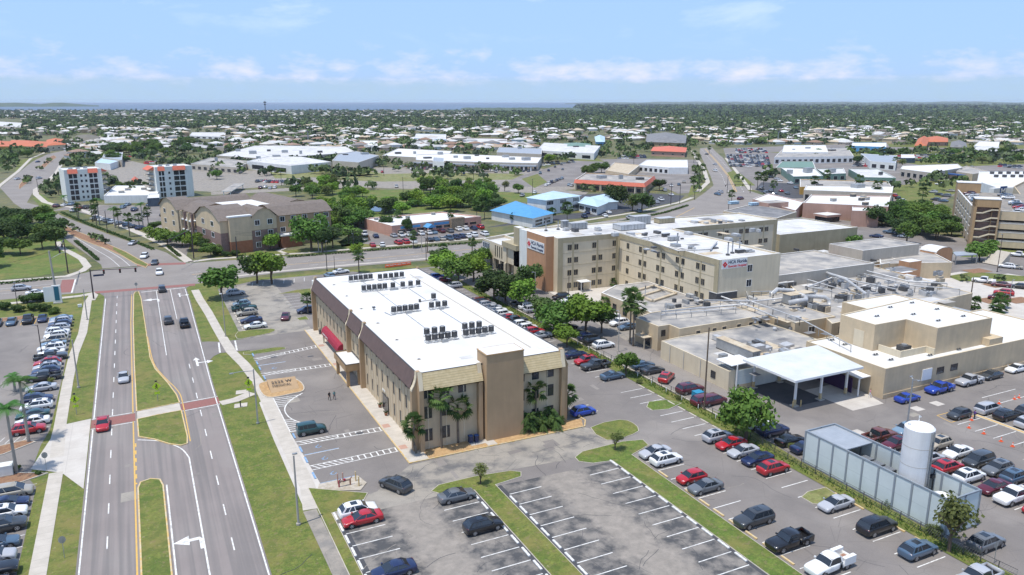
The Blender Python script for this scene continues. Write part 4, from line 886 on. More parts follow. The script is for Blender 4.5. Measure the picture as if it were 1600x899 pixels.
# curling ducts by the air handler
px,py=G(1232,470,6.5)
duct('curled_duct','fat silver duct bending into the roof air handler, nearer of two',[(px-2,py-2,6.6),(px-.5,py-3.2,7.2),(px+2,py-3.4,7.2),(px+3.5,py-2,7.4),(px+3.4,py,7.6)],.6,n=10,legs=False)
duct('curled_duct','fat silver duct looping over behind the roof air handler',[(px-3,py+2,6.4),(px-3,py+2.2,8.2),(px-1.5,py+2.5,8.9),(px+1,py+2.6,8.4),(px+4,py+2.6,8.0)],.5,n=10,legs=False)
duct('curled_duct','fat silver duct dropping to the roof right of the air handler',[(px+3.4,py-2,7.6),(px+5.5,py-3.5,7.7),(px+7.6,py-4,7.4),(px+8.2,py-4.6,6.8),(px+8.2,py-4.8,5.8)],.5,n=10,legs=False)
def ahu(name,lab,x,y,z,w,d,h,wall='metal_grey',top='roof_tan',rz=0):
    t=thing(name,lab,'air handler',(x,y,z),rz); m=MB(); m.box(-w/2,-d/2,.2,w/2,d/2,h,wall); 
    k=-w/2
    while k<w/2-.2: m.box(k,-d/2-.03,.2,k+.06,-d/2,h,'metal_dark'); k+=1.2
    m.build('casing',t); m=MB(); m.box(-w/2-.1,-d/2-.1,h,w/2+.1,d/2+.1,h+.12,top); m.build('cover',t); m=MB(); m.box(-w/2,-d/2,0,w/2,d/2,.2,'frame_dark'); m.build('base_frame',t); return t
ahu('air_handler','grey boxy air handler with tan lid among the curling ducts',px+3.5,py+.4,5.5,7.5,2.6,2.4)
x,y=G(1125,465,5.6); ahu('air_handler','dark open sided air handler with white end boxes on the clinic roof',x,y-1,5.5,6.5,2.8,1.9,'metal_dark','duct')
m=MB()
x,y=G(1145,560,3.9); t=ahu('air_handler','long grey air handler with pale lid lying along the service wing roof',x+2.5,y+1.5,3.8,1.9,10.5,2.2,'metal_grey','roof_tan')
x,y=G(1170,552,3.9); t=thing('roof_duct','square tin duct dropping beside the long air handler','duct',(x+1,y,3.8)); m=MB(); m.box(0,-.8,0,2.6,.8,1.5,'duct'); m.build('trunk',t); m=MB(); m.prism([(2.6,-.7),(4.6,-.7),(4.6,.7),(2.6,.7)],0,.8,'duct'); m.build('elbow',t)
rn=random.Random(12)
def patch(u,v,z,w,d,mat,lab):
    x,y=G(u,v,z); m=MB(); m.box(x-w/2,y-d/2,z+.006,x+w/2,y+d/2,z+.03,mat); m.build('roof_patch',LF)
for u,v in ((1195,540),(1222,530),(1232,560),(1250,545),(1265,520),(1218,515),(1310,530),(1290,522),(1180,585)): patch(u,v,3.79,rn.uniform(1.5,2.8),rn.uniform(1,1.8),'roof_dark','')
for i,(u,v,z,h,r) in enumerate([(1210,517,3.8,.8,.5),(1235,515,3.8,.7,.55),(1170,549,3.8,1.2,.3),(1203,552,3.8,.8,.22),(1262,498,3.8,.6,.4),(1008,462,5.5,2.6,.14),(1040,490,5.5,2.6,.16),(1176,478,5.5,3.0,.14),(1165,460,5.5,1.0,.5),(1203,464,5.5,1.4,.35),(1180,505,5.5,.9,.3),(1291,445,5.5,1.0,.6),(1310,444,5.5,1.1,.5),(1335,447,5.5,.9,.5),(1345,437,5.5,.8,.4),(1273,460,5.5,.9,.4),(1260,452,5.5,.8,.5),(1375,455,5.5,1.1,.6),(1400,449,5.5,.8,.6),(1327,431,5.5,.9,.7)]):
    x,y=G(u,v,z); t=thing('roof_fan','small roof exhaust fan, %s of those scattered over the clinic roofs'%ORD[i],'roof fan',(x,y,z),group='exhaust fans and stacks on the clinic roofs')
    m=MB(); m.cyl(0,0,0,h*.7,r*.75,'duct',10); m.build('curb',t); m=MB(); m.cyl(0,0,h*.7,h,r,'metal_dark' if i%3 else 'duct',10,r*.7); m.build('hood',t)
# more single-storey ranges to the right
CL=thing('clinic_range','long beige single storey clinic range with dark square windows under a pipe bridge','building')
block(CL,[G(1300,506,5.4),G(1466,470,5.4),G(1520,458,5.4),G(1335,408,5.4),G(1210,424,5.4)],.02,5.4,'stucco_beige','roof_grey',.12,'stucco_cream',.3)
a=Vector(G(1300,506,5.4)); b2=Vector(G(1466,470,5.4)); dv=(b2-a); ang=math.atan2(dv.y,dv.x)
for k in (.08,.2,.29,.38,.46,.55,.64,.74,.82,.9): q=a+dv*k; win(CL,q.x,q.y,3.6,1.3,1.4,'S',rz=ang,mull=1)
CS=thing('clinic_block','beige block with dark flat roof edged in white behind the annex','building')
block(CS,[G(1397,467,5.2),G(1440,480,5.2),G(1505,462,5.2),G(1468,449,5.2)],.02,5.2,'stucco_beige','roof_dark',.25)
rn=random.Random(21)
for i in range(120):
    u=rn.uniform(1215,1470); v=rn.uniform(422,500); 
    q=Vector(G(u,v,5.4))
    if not (G(1300,506)[1]-6<q.y and q.x<215): continue
    w_,d_,h_=rn.uniform(.3,1.3),rn.uniform(.3,1.0),rn.uniform(.4,1.5); m=MB(); m.box(q.x-w_,q.y-d_,5.3,q.x+w_,q.y+d_,5.3+h_,rn.choice(('metal_dark','duct','metal_grey','duct','roof_tan'))); m.box(q.x-w_*.5,q.y-d_*.5,5.3+h_,q.x+w_*.5,q.y+d_*.5,5.45+h_,'metal_dark'); m.build('roof_unit',CL)
for i in range(30):
    q=Vector(G(rn.uniform(1220,1480),rn.uniform(420,495),5.4)); m=MB(); m.box(q.x-rn.uniform(1,4),q.y-rn.uniform(1,3),5.29,q.x+rn.uniform(1,4),q.y+rn.uniform(1,3),5.30+.002*i,rn.choice(('roof_dark','roof_white_dirty','roof_tan','roof_grey'))); m.build('roof_patch',CL)
# pipe bridge
PB=thing('pipe_bridge','silver pipe bridge standing over the clinic courtyard','pipe bridge'); m=MB()
pb=gp3(((1288,425),(1322,437),(1354,460)),7.6)
m.tube(pb,.35,'duct',8); m.build('run',PB); m=MB()
for u,v in ((1325,508),(1344,505),(1352,500)): x,y=G(u,v,0); m.box(x-.2,y-.2,0,x+.2,y+.2,7.6,'duct')
m.build('support',PB)
# back wings
BW=thing('hospital_rear_block','beige windowless rear block with pale roof right of the hospital tower','building')
x,y=G(1219,367,9.0); x1,_=G(1352,357,9.0); block(BW,rect(x,y,x1,y+26),.02,9.0,'stucco_khaki','roof_white_dirty',.35)
x,y=G(1222,400,8.0); x1,_=G(1295,399,8.0); G2=thing('link_block','grey windowless block joined to the hospital tower end','building'); block(G2,rect(145.4,146,x1,168),.02,8.6,'stucco_grey','roof_grey',.3)
B3=thing('rooftop_block','pale beige box shaped block with grey roof and wall fans','building')
p1=G(1323,373,8.4); p2=G(1380,388,8.4); block(B3,rect(p2[0]-9,p2[1],p2[0]+17,p2[1]+13),.02,8.4,'stucco_grey','roof_grey',.25)
B4=thing('emergency_building','low beige emergency building with orange corner towers and a red sign band','building')
p1=G(1375,420,5.2); p2=G(1480,418,5.2)
block(B4,[G(1374,403,5.0),G(1375,412,5.0),G(1488,410,5.0),G(1440,385,5.0),G(1330,392,5.0)],.02,5.0,'stucco_beige','roof_grey',.25)
def tow(u,v,w,d,h,mat='stucco_orange'):
    x,y=G(u,v,h); m=MB(); m.prism(rect(x,y,x+w,y+d),.02,h,mat,'parapet_white'); m.build('corner_tower',B4)
tow(1421,410,5.5,3.5,6.3)
x,y=G(1462,383,8.0); m=MB(); m.box(x+1,y,.02,x+9,y+6,5.2,'stucco_orange')
for i in range(8):
    a0=math.pi*i/8; a1=math.pi*(i+1)/8; f=lambda a:(x+5-4*math.cos(a),5.2+1.5*math.sin(a)); (xa,za),(xb,zb)=f(a0),f(a1)
    m.add([(xa,y,5.2),(xb,y,5.2),(xb,y,zb),(xa,y,za)],[(0,1,2,3)],'stucco_orange'); m.quad((xa,y,za+.15),(xb,y,zb+.15),(xb,y+6,zb+.15),(xa,y+6,za+.15),'parapet_white')
m.build('arched_tower',B4)
x,y=G(1451,412,4.2); m=MB(); m.box(x-4,y-.3,3.7,x+4,y-.1,4.6,'sign_red'); m.build('sign_band',B4)
B5=thing('treatment_wing','low grey roofed treatment wing between tower and emergency building','building')
block(B5,[G(1262,425,4.9),G(1400,405,4.9),G(1352,388,4.9),G(1232,398,4.9)],.02,4.9,'stucco_beige','roof_grey',.3)
for i,(u,v,w,d) in enumerate(((1290,401,14,3),(1300,413,13,3.5),(1283,420,9,2))):
    x,y=G(u,v,4.95); m=MB(); m.box(x-w/2,y-d/2,4.66,x+w/2,y+d/2,4.69,'brick_red' if i<2 else 'roof_tan'); m.build('roof_patch',B5)
# wooden framing on the low wing roof
DK=thing('roof_framing','bare tan timber framing laid out on the low wing roof','framing'); m=MB()
q=gp3(((985,457),(1022,447),(1056,459),(1020,471)),4.75)
for i in range(4): a,b2=q[i],q[(i+1)%4]; strip(m,[a[:2],b2[:2]],.9,4.6,5.0,'roof_tan')
m.build('outer_frame',DK); m=MB(); strip(m,[tuple((Vector(q[0])+(Vector(q[3])-Vector(q[0]))*.45).xy),tuple((Vector(q[1])+(Vector(q[2])-Vector(q[1]))*.45).xy)],.8,4.6,4.97,'roof_tan'); m.build('cross_beam',DK)
# roof clutter on the tower block
for i,(u,v,w,d,h,mt) in enumerate([(903,358,5.5,2,2.0,'metal_grey'),(882,356,2,1.5,2.2,'metal_grey'),(983,358,9,4.5,1.7,'duct'),(1000,350,6,3,2.6,'metal_grey'),(1038,348,6,3,1.6,'stucco_khaki'),(1052,376,3,1.4,1.2,'metal_grey'),(1040,370,2.2,1,1,'metal_dark'),(1155,395,2,1.2,.9,'metal_dark'),(1168,394,2,1,.7,'metal_grey')]):
    x,y=G(u,v,HT-.4); t=ahu('rooftop_unit','boxy rooftop unit, %s from the left on the hospital roof'%ORD[i],x,y,HT-.45,w,d,h,mt,'duct'); t['group']='rooftop units on the hospital'
for i,(u,v,hh) in enumerate([(1058,384,3.2),(1137,399,3.2),(1144,396,3.0),(1155,393,3.4),(853,361,3.2),(872,359,2.6)]):
    x,y=G(u,v,HT-.4); t=thing('exhaust_stack','slim exhaust stack, %s along the hospital roof'%ORD[i],'stack',(x,y,HT-.45),group='exhaust stacks on the hospital roof'); m=MB(); m.cyl(0,0,0,hh,.16,'metal_grey',8); m.build('pipe',t); m=MB(); m.cyl(0,0,0,.4,.5,'metal_dark',8); m.cyl(0,0,hh,hh+.2,.24,'metal_dark',8); m.build('cap',t)
m=MB(); x,y=G(1075,388,HT-.4)
for i,a in enumerate((((1010,375),(1060,392),(1110,390),(1120,378)),((960,362),(1000,372),(1040,366)))):
    duct('pipe_run','pale pipe run on the hospital tower roof, %s of two'%('nearer','farther')[i],gp3(a,HT+.1),.22,zroof=HT-.45)
m=MB(); m.box(160,188,HT-.44,172,196,HT-.42,'roof_tan'); m.build('roof_patch',HO)
# ---------- ambulance canopy, screen wall, enclosure and tank
CN=thing('ambulance_canopy','large flat white canopy on tall posts over the dark loading court','canopy')
cz=6.1; c=[G(1175,566,cz),G(1244,597,cz),G(1349,574,cz),G(1280,541,cz)]
m=MB(); m.prism([(99.0,90.8),(115.8,90.8),(118.3,103.8),(99.0,103.8)],cz-.4,cz,'metal_white','canopy_white'); m.build('canopy_roof',CN)
for x,y in ((102.0,93.3),(108.5,93.5),(101.8,103.4),(108.6,103.6),(114.9,93.4),(115.2,103.4)):
    m=MB(); m.box(x-.17,y-.17,.1,x+.17,y+.17,cz-.4,'metal_white'); m.box(x-.2,y-.2,.1,x+.2,y+.2,1.3,'kerb_yellow'); m.box(x-.6,y-.6,.03,x+.6,y+.6,.2,'concrete'); m.build('post',CN)
for i,(x,y) in enumerate(((101.2,92.9),(102.8,92.6))):
    t=thing('bollard','yellow bollard on the %s of the near canopy post'%('left','right')[i],'bollard',(x,y,.03)); m=MB(); m.cyl(0,0,0,1.2,.12,'kerb_yellow',8); m.build('post',t); m=MB(); m.cyl(0,0,1.2,1.28,.12,'kerb_yellow',8,.05); m.build('cap',t)
SCW=thing('screened_porch','small white roofed enclosure with pale mesh screen beside the loading court','enclosure')
m=MB(); m.prism([(96.6,108.3),(96.6,103.9),(102.2,104.1),(102.4,108.4)],4.95,5.1,'metal_white','metal_white'); m.build('canopy_roof',SCW)
m=MB(); m.box(98.0,103.9,1.0,102.2,104.0,3.9,'mesh_panel'); m.box(98.0,104.0,1.0,98.1,109,3.9,'mesh_panel'); m.box(98.0,103.9,.03,102.2,104.05,1.0,'stucco_beige'); m.build('screen_panel',SCW)
for x,y in ((98.0,103.9),(102.2,103.9),(102.2,108.2)): m=MB(); m.box(x-.1,y-.1,.03,x+.1,y+.1,4.95,'metal_white'); m.build('post',SCW)
m=MB(); m.box(102.3,104.05,.03,118.2,104.3,3.7,'stucco_pale'); m.build('back_wall',SCW)
LN=thing('lean_to_shelter','white lean-to roof with a dark purple slatted front beside the canopy','shelter')
m=MB(); m.prism([(115.9,91.4),(118.8,91.4),(118.8,104),(115.9,104)],3.5,3.65,'metal_white','metal_white'); m.build('lean_to_roof',LN); m=MB(); m.box(116.2,93.2,.1,116.3,104,3.0,'purple'); m.build('slat_front',LN)
m=MB(); m.box(115.95,91.5,.03,116.15,91.7,3.5,'metal_white'); m.build('post',LN)
EN=thing('generator_enclosure','long pale panelled steel enclosure open on top with a grey roofed end','enclosure')
ex0,ex1,ey0,ey1,eh=86.4,92.3,53.4,76.3,5.2
m=MB()
npan=9
for i in range(npan):
    a=ey0+(ey1-ey0)*i/npan; b2=ey0+(ey1-ey0)*(i+1)/npan
    for x in (ex0,ex1): m.box(x-.04,a+.14,.3,x+.04,b2-.14,eh-.15,'mesh_panel')
for i in range(2):
    a=ex0+(ex1-ex0)*i/2; b2=ex0+(ex1-ex0)*(i+1)/2
    for y in (ey0,ey1): m.box(a+.14,y-.04,.3,b2-.14,y+.04,eh-.15,'mesh_panel')
m.build('cladding_panel',EN); m=MB()
for i in range(npan+1):
    a=ey0+(ey1-ey0)*i/npan
    for x in (ex0,ex1): m.box(x-.13,a-.13,.05,x+.13,a+.13,eh,'steel_blue')
for y in (ey0,ey1): m.box((ex0+ex1)/2-.1,y-.1,.05,(ex0+ex1)/2+.1,y+.1,eh,'steel_blue')
for x in (ex0,ex1): m.box(x-.1,ey0+.13,eh-.15,x+.1,ey1-.13,eh+.05,'steel_blue'); m.box(x-.07,ey0,.2,x+.07,ey1,.32,'steel_blue')
for y in (ey0,ey1): m.box(ex0+.13,y-.1,eh-.15,ex1-.13,y+.1,eh+.05,'steel_blue'); m.box(ex0,y-.07,.2,ex1,y+.07,.32,'steel_blue')
m.box(ex0,ey0,2.72,ex0+.02,ey1,2.78,'steel_blue')
m.build('steel_frame',EN); m=MB(); m.box(ex0+.1,69.4,eh-.35,ex1-.1,ey1-.1,eh-.2,'roof_steel'); m.build('end_roof',EN)
m=MB(); m.box(ex0,ey0,.03,ex1,ey1,.12,'concrete_slab'); m.build('floor_slab',EN)
for i,y in enumerate((68.2,66.4,64.6)):
    t=thing('louvred_generator','dark louvred generator housing, %s from the roofed end of the enclosure'%ORD[i],'generator',(88.7,y-.2,.12),group='generators in the steel enclosure'); m=MB(); m.box(-1.5,-.75,0,1.5,.75,3.6,'metal_dark'); m.build('housing',t); m=MB()
    for k in range(9): m.box(-1.4+k*.32,-.7,3.6,-1.25+k*.32,.7,3.68,'metal_grey')
    m.build('louvre',t)
TK=thing('oxygen_tank','tall white cylindrical oxygen tank with a small blue emblem, inside the enclosure','tank',(91.0,61.0,.12))
TK.location=(90.3,61.2,.12); m=MB(); m.cyl(0,0,.6,10.9,1.87,'tank_white',40); m.cyl(0,0,10.9,11.15,1.87,'tank_white',40,1.6); [m.cyl(0,0,z,z+.05,1.885,'stucco_grey',40) for z in (3.2,5.8,8.4)]; m.box(-.25,-2.1,.6,-.21,-1.8,10.9,'metal_grey'); m.box(.21,-2.1,.6,.25,-1.8,10.9,'metal_grey'); m.build('shell',TK)
m=MB()
for k in range(6): a=k*math.pi/3; m.box(1.6*math.cos(a)-.15,1.6*math.sin(a)-.15,0,1.6*math.cos(a)+.15,1.6*math.sin(a)+.15,.6,'metal_grey')
m.build('foot',TK); m=MB(); m.tube([(1.2,1.1,11),(1.2,1.1,11.9),(1.6,1.2,11.6)],.12,'metal_white',6); m.cyl(-1.1,.8,11,11.4,.2,'metal_white',8); m.build('relief_valve',TK)
m=MB(); a0=-1.02
def onc(a,z,r=1.9): return (r*math.cos(a),r*math.sin(a),z)
for (da,dz,s,mt) in ((0,0,.48,'sign_teal'),): 
    m.add([onc(a0+s*math.cos(t*math.pi/8)/2,9.3+dz+s*math.sin(t*math.pi/8)) for t in range(16)],[tuple(range(16))],'dumpster_blue'); m.add([onc(a0+.05+.22*math.cos(t*math.pi/6)/2,9.2+.2*math.sin(t*math.pi/6),2.05) for t in range(12)],[tuple(range(12))],'sign_navy')
m.build('emblem',TK)
t=thing('small_tank','low white round topped tank at the near end of the enclosure','tank',(90.3,57.0,.12)); m=MB(); m.cyl(0,0,.3,3.1,1.0,'tank_white',24); m.cyl(0,0,3.1,3.3,1.0,'tank_white',24,.6); m.build('shell',t); m=MB(); m.box(-.7,-.7,0,.7,.7,.3,'metal_grey'); m.build('base_frame',t)
t=thing('floodlight','black floodlight on a post inside the enclosure','floodlight',(92.1,59.6,.12)); m=MB(); m.box(-.06,-.06,0,.06,.06,5.0,'pole_black'); m.build('post',t); m=MB(); m.box(-.5,-.2,3.9,.1,.2,4.4,'pole_black'); m.build('lamp_head',t)

# more plant on the grey roofs: short duct stubs, curbs and skylights
rn=random.Random(44)
for i,(u0,u1,v0,v1,z,n,root) in enumerate(((1040,1180,464,482,5.5,14,LW),(1120,1235,530,562,3.8,18,LF),(1240,1380,392,420,4.72,16,B5),(1000,1210,362,398,HT-.44,20,HO),(880,1010,352,372,HT-.44,10,HO),(1080,1190,342,352,HT-.44,8,HO),(1180,1255,496,500,5.5,5,LW))):
    for k in range(n):
        x,y=G(rn.uniform(u0,u1),rn.uniform(v0,v1),z); w_,d_,h_=rn.uniform(.25,.9),rn.uniform(.25,1.3),rn.uniform(.3,1.1); m=MB(); m.box(x-w_,y-d_,z,x+w_,y+d_,z+h_,rn.choice(('metal_dark','duct','metal_grey','duct'))); m.box(x-w_*1.1,y-d_*1.1,z,x+w_*1.1,y+d_*1.1,z+.1,'roof_dark'); m.build('roof_curb',root)
    for k in range(max(3,n//3)):
        x,y=G(rn.uniform(u0,u1),rn.uniform(v0,v1),z); w_,d_=rn.uniform(.8,3.2),rn.uniform(.8,2.6); zz=z+.004+.003*k+.002*i; m=MB(); m.add([(x-w_,y-d_,zz),(x+w_,y-d_,zz),(x+w_,y+d_,zz),(x-w_,y+d_,zz)],[(0,1,2,3)],rn.choice(('roof_white_dirty','roof_dark','roof_tan','roof_grey'))); m.build('roof_patch',root)
# ============================================================ MIDDLE DISTANCE
def pb(name,label,cat,px,z,wall='stucco_white',roof='roof_white',par=.4,cap='parapet_white',capw=.4,group=None):
    t=thing(name,label,cat,group=group); block(t,[G(u,v,z) for u,v in px],.02,z,wall,roof,par,cap,capw); return t
def facade(t,p,q,zs,n,w,h,glass='glass_dark',frame='frame_white',m0=.06,mull=0,fw=.06,off=0.0):
    a,b=Vector(p),Vector(q); d=b-a; ang=math.atan2(d.y,d.x)
    for z in zs:
        for k in range(n):
            r=m0+(1-2*m0)*(k/(n-1) if n>1 else .5); c=a+d*r; nrm=Vector((d.y,-d.x)).normalized()*off; win(t,c.x+nrm.x,c.y+nrm.y,z,w,h,'S',glass,frame,mull,0,rz=ang,fw=fw)
def hip(root,pts,ze,zr,mat,over=.6,inset=.5,name='roof'):
    pts=ccw(pts); o=offset(pts,-over,True); n=len(pts); m=MB()
    if n==4:
        P=[Vector(p) for p in o]; e=[(P[(i+1)%4]-P[i]).length for i in range(4)]
        if e[0]+e[2]<e[1]+e[3]: P=P[1:]+P[:1]
        w=(P[2]-P[1]).length/2; L_=(P[1]-P[0]).length; w=min(w,L_*.49); u=(P[1]-P[0]).normalized(); mid0=(P[0]+P[3])/2; mid1=(P[1]+P[2])/2; r0=mid0+u*w*inset*2; r1=mid1-u*w*inset*2
        V=[(*P[i],ze) for i in range(4)]+[(*r0,zr),(*r1,zr)]
        m.add(V,[(0,1,5,4),(1,2,5),(2,3,4,5),(3,0,4)],mat); m.add([(*P[i],ze) for i in range(4)],[(3,2,1,0)],'frame_white')
    else:
        i2=offset(pts,over+ (zr-ze)*1.3,True); m.add([(*p,ze) for p in o]+[(*p,zr) for p in i2],[(i,(i+1)%n,n+(i+1)%n,n+i) for i in range(n)]+[tuple(range(n,2*n))],mat)
    return m.build(name,root)
def walls(root,pts,z0,z1,mat,name='wall'):
    pts=ccw(pts); n=len(pts); m=MB(); m.add([(*p,z0) for p in pts]+[(*p,z1) for p in pts],[(i,(i+1)%n,n+(i+1)%n,n+i) for i in range(n)],mat); return m.build(name,root)
# mid-distance ground: lots, lawns, pond
sheet('car_park',GP((290,404),(262,380),(250,362),(262,352),(305,345),(340,352),(300,372)),'asphalt',.03)
sheet('car_park',GP((82,330),(112,320),(300,322),(330,345),(262,362),(250,366),(190,350),(110,328)),'asphalt',.031)
sheet('mall_car_park',GP((250,262),(330,268),(560,262),(830,262),(900,270),(900,296),(840,300),(660,294),(455,288),(330,300),(200,292),(150,262),(180,246)),'asphalt_pale',.025)
for a in (((420,268),(560,264),(600,272),(560,276),(430,279)),((520,274),(700,270),(820,272),(800,281),(600,284),(500,281))): sheet('lawn',GP(*a),'grass_dry',.04)
sheet('lawn',GP((500,296),(640,297),(900,300),(900,312),(790,318),(700,330),(560,345),(500,372),(470,340)),'grass_lush',.028)
sheet('road',GP((330,300),(560,289),(830,294),(920,300),(905,312),(840,302),(560,293),(330,305)),'asphalt_pale',.034)
sheet('pond',GP((545,322),(600,320),(640,325),(600,331),(560,330)),'pond_water',.05); sheet('pond',GP((530,378),(545,368),(575,366),(580,376),(556,384),(534,386)),'pond_water',.05)
sheet('car_park',GP((548,350),(600,366),(750,357),(760,372),(640,382),(570,388),(540,360)),'asphalt',.033)
sheet('car_park',GP((800,352),(860,346),(960,336),(1010,326),(1060,315),(1070,306),(980,300),(900,305),(930,330),(840,340),(760,356)),'asphalt_dark',.036)
sheet('car_park',GP((770,292),(830,270),(900,250),(1000,248),(1090,250),(1098,300),(1060,303),(1030,290),(880,292)),'asphalt',.036)
sheet('lawn',GP((815,280),(840,272),(855,285),(835,294)),'grass',.045); sheet('lawn',GP((870,241),(930,246),(945,253),(860,250)),'grass',.045); sheet('lawn',GP((1080,290),(1100,286),(1103,298),(1075,307)),'grass',.045)
sheet('car_park',GP((1170,296),(1135,248),(1130,232),(1330,225),(1600,228),(1700,235),(1700,330),(1500,300),(1420,345),(1330,322)),'asphalt',.03)
sheet('car_park',GP((1180,296),(1190,285),(1320,290),(1325,318),(1215,313)),'asphalt_dark',.036)
for li,a in enumerate((((1400,292),(1450,281),(1540,284),(1540,290),(1460,312),(1425,345),(1405,330)),((1360,286),(1425,290),(1405,302),(1390,302)),((1150,292),(1136,270),(1150,266),(1180,290)),((1400,252),(1440,246),(1600,244),(1620,256),(1460,262)),((1200,238),(1600,236),(1600,240),(1300,246)),((1385,222),(1600,228),(1600,233),(1390,230)))): sheet('lawn',GP(*a),'grass',.045+.008*li)
sheet('lawn',GP((0,352),(60,348),(100,372),(128,398),(128,418),(60,432),(0,438),(-200,460),(-200,360)),'grass_lush',.04)
sheet('lawn',GP((50,310),(62,302),(75,310),(85,316),(80,322),(62,322)),'grass_lush',.045); sheet('lawn',GP((30,250),(62,246),(48,252),(36,262),(22,270)),'grass',.05)
sheet('lawn',GP((330,404),(330,398),(450,392),(560,380),(600,385),(450,400)),'grass',.05); sheet('lawn',GP((1560,372),(1700,372),(1700,400),(1500,402),(1530,392)),'grass_lush',.04)
sheet('forecourt',GP((1400,440),(1500,425),(1560,430),(1600,424),(1800,420),(1800,520),(1560,500),(1500,480)),'concrete_slab',.04)
sheet('driveway',GP((1450,418),(1500,402),(1560,410),(1620,422),(1800,430),(1800,436),(1600,432),(1540,422),(1500,414),(1470,428)),'asphalt',.06)
sheet('lawn',GP((1480,432),(1520,425),(1600,432),(1610,440),(1540,440),(1500,440)),'grass',.06)
for i,(u,v) in enumerate(((1525,424),(1558,446),(1548,470),(1590,470))): x,y=G(u,v); sheet('planting_bed',[(x-4,y-2),(x+4,y-3),(x+5,y+2),(x-3,y+3)],'mulch_red',.08)
# --- apartment towers
def condo(label,px0,px1,z,depth,cols,ew):
    t=thing('apartment_tower',label,'apartment building',group='white apartment towers with red balcony caps')
    a=Vector(G(*px0,0)); b=Vector(G(*px1,0)); u=(b-a).normalized(); n=Vector((-u.y,u.x)); W=(b-a).length; ang=math.atan2(u.y,u.x)
    p=[a,b,b+n*depth,a+n*depth]; block(t,[tuple(q) for q in p],.02,z,'stucco_pale','roof_white',.3)
    T=lambda s,d,zz:(a.x+u.x*s+n.x*d,a.y+u.y*s+n.y*d,zz)
    for c0,c1,kind in cols:
        s0,s1=W*c0,W*c1
        if kind=='b':
            fh=(z-2.6)/5; 
            for f in range(5):
                zc=.4+fh*(f+.5)+.1
                for hlf in range(2): sm=s0+(s1-s0)*(.25+.5*hlf); x,y,_=T(sm,0,0); win(t,x,y,zc,(s1-s0)/2-.35,fh-.6,'S','glass_dark','stucco_white',0,0,rz=ang,fw=.1)
            m=MB(); x0,y0,_=T(s0-.2,-1.0,0); q=[T(s0-.2,-1.1,z-2.1),T(s1+.2,-1.1,z-2.1),T(s1+.2,.1,z+.25),T(s0-.2,.1,z+.25)]; m.quad(*q,'tile_red'); m.quad(T(s0-.2,-1.1,z-2.1),T(s0-.2,.1,z+.25),T(s0-.2,.1,z-2.1),T(s0-.2,.1,z-2.1),'tile_red'); m.build('balcony_cap',t)
        else:
            for f in range(5): x,y,_=T((s0+s1)/2,0,0); win(t,x,y,.4+(z-2.6)/5*(f+.6),1.0,1.3,'S','glass_dark','stucco_white',0,0,rz=ang)
    # stair landings on the side
    m=MB(); s=W if ew=='E' else 0; sg=1 if ew=='E' else -1
    for f in range(5): zz=.5+(z-2.6)/5*(f+1)-.6; q=[T(s,depth*.25,zz),T(s+sg*3.2,depth*.25,zz),T(s+sg*3.2,depth*.85,zz),T(s,depth*.85,zz)]; m.prism([x[:2] for x in q],zz,zz+1.0,'stucco_grey')
    m.build('landing',t); m=MB(); q=[T(s,depth*.15,z-1.8),T(s+sg*3.6,depth*.15,z-1.8),T(s+sg*3.2,depth*.95,z-1.8),T(s,depth*.95,z-1.8)]; r=[T(s,depth*.15,z+.1),T(s,depth*.95,z+.1)]
    m.quad(q[0],q[1],r[0],r[0],'tile_red') if False else m.add([q[0],q[1],q[2],q[3],r[0],r[1]],[(1,2,5,4),(0,1,4),(2,3,5)],'tile_red'); m.build('landing_roof',t)
    for k in range(3): 
        x,y,_=T(W*(.25+.2*k),depth*.5,0); mm=MB(); mm.box(x-1,y-.8,z-.3,x+1,y+.8,z+.7,'metal_grey'); mm.build('roof_unit',t)
    return t
condo('white five storey apartment tower with two red balcony caps, left of the pair',(106,316),(164,312),17.2,17,[(.10,.34,'b'),(.42,.46,'w'),(.54,.58,'w'),(.64,.88,'b')],'E')
condo('white five storey apartment tower behind the brown roofed residence, right of the pair',(247,311),(304,307),17.6,17,[(.08,.24,'b'),(.34,.40,'w'),(.48,.80,'b')],'W')
t=pb('clubhouse','low white clubhouse between the two apartment towers','building',[(162,306),(246,305),(250,290),(180,290)],4.2,'stucco_white','roof_white'); 
for u,v in ((200,297),(225,296),(190,301)): x,y=G(u,v,4); ahu('rooftop_unit','grey rooftop unit on the low clubhouse near x','' and 0 or x,y,3.8,3,2,1.1)
for i,o in enumerate([o for o in bpy.data.objects if o.get('label')=='grey rooftop unit on the low clubhouse near x']): o['label']='grey rooftop unit, %s from the left on the low white clubhouse'%ORD[(1,2,0)[i]]
pb('pavilion','small white pavilion beside the right apartment tower','building',[(230,310),(249,309),(249,303),(232,303)],4.5,'glass_blue','roof_white',.15)
t=thing('gazebo','small gazebo with bright red tiled roof between the towers','gazebo'); p=[G(u,v,2.6) for u,v in ((206,286),(215,286),(215,280),(207,280))]; hip(t,p,2.6,4.6,'tile_red'); 
for x,y in p: m=MB(); m.box(x-.15,y-.15,.02,x+.15,y+.15,2.6,'frame_white'); m.build('post',t)
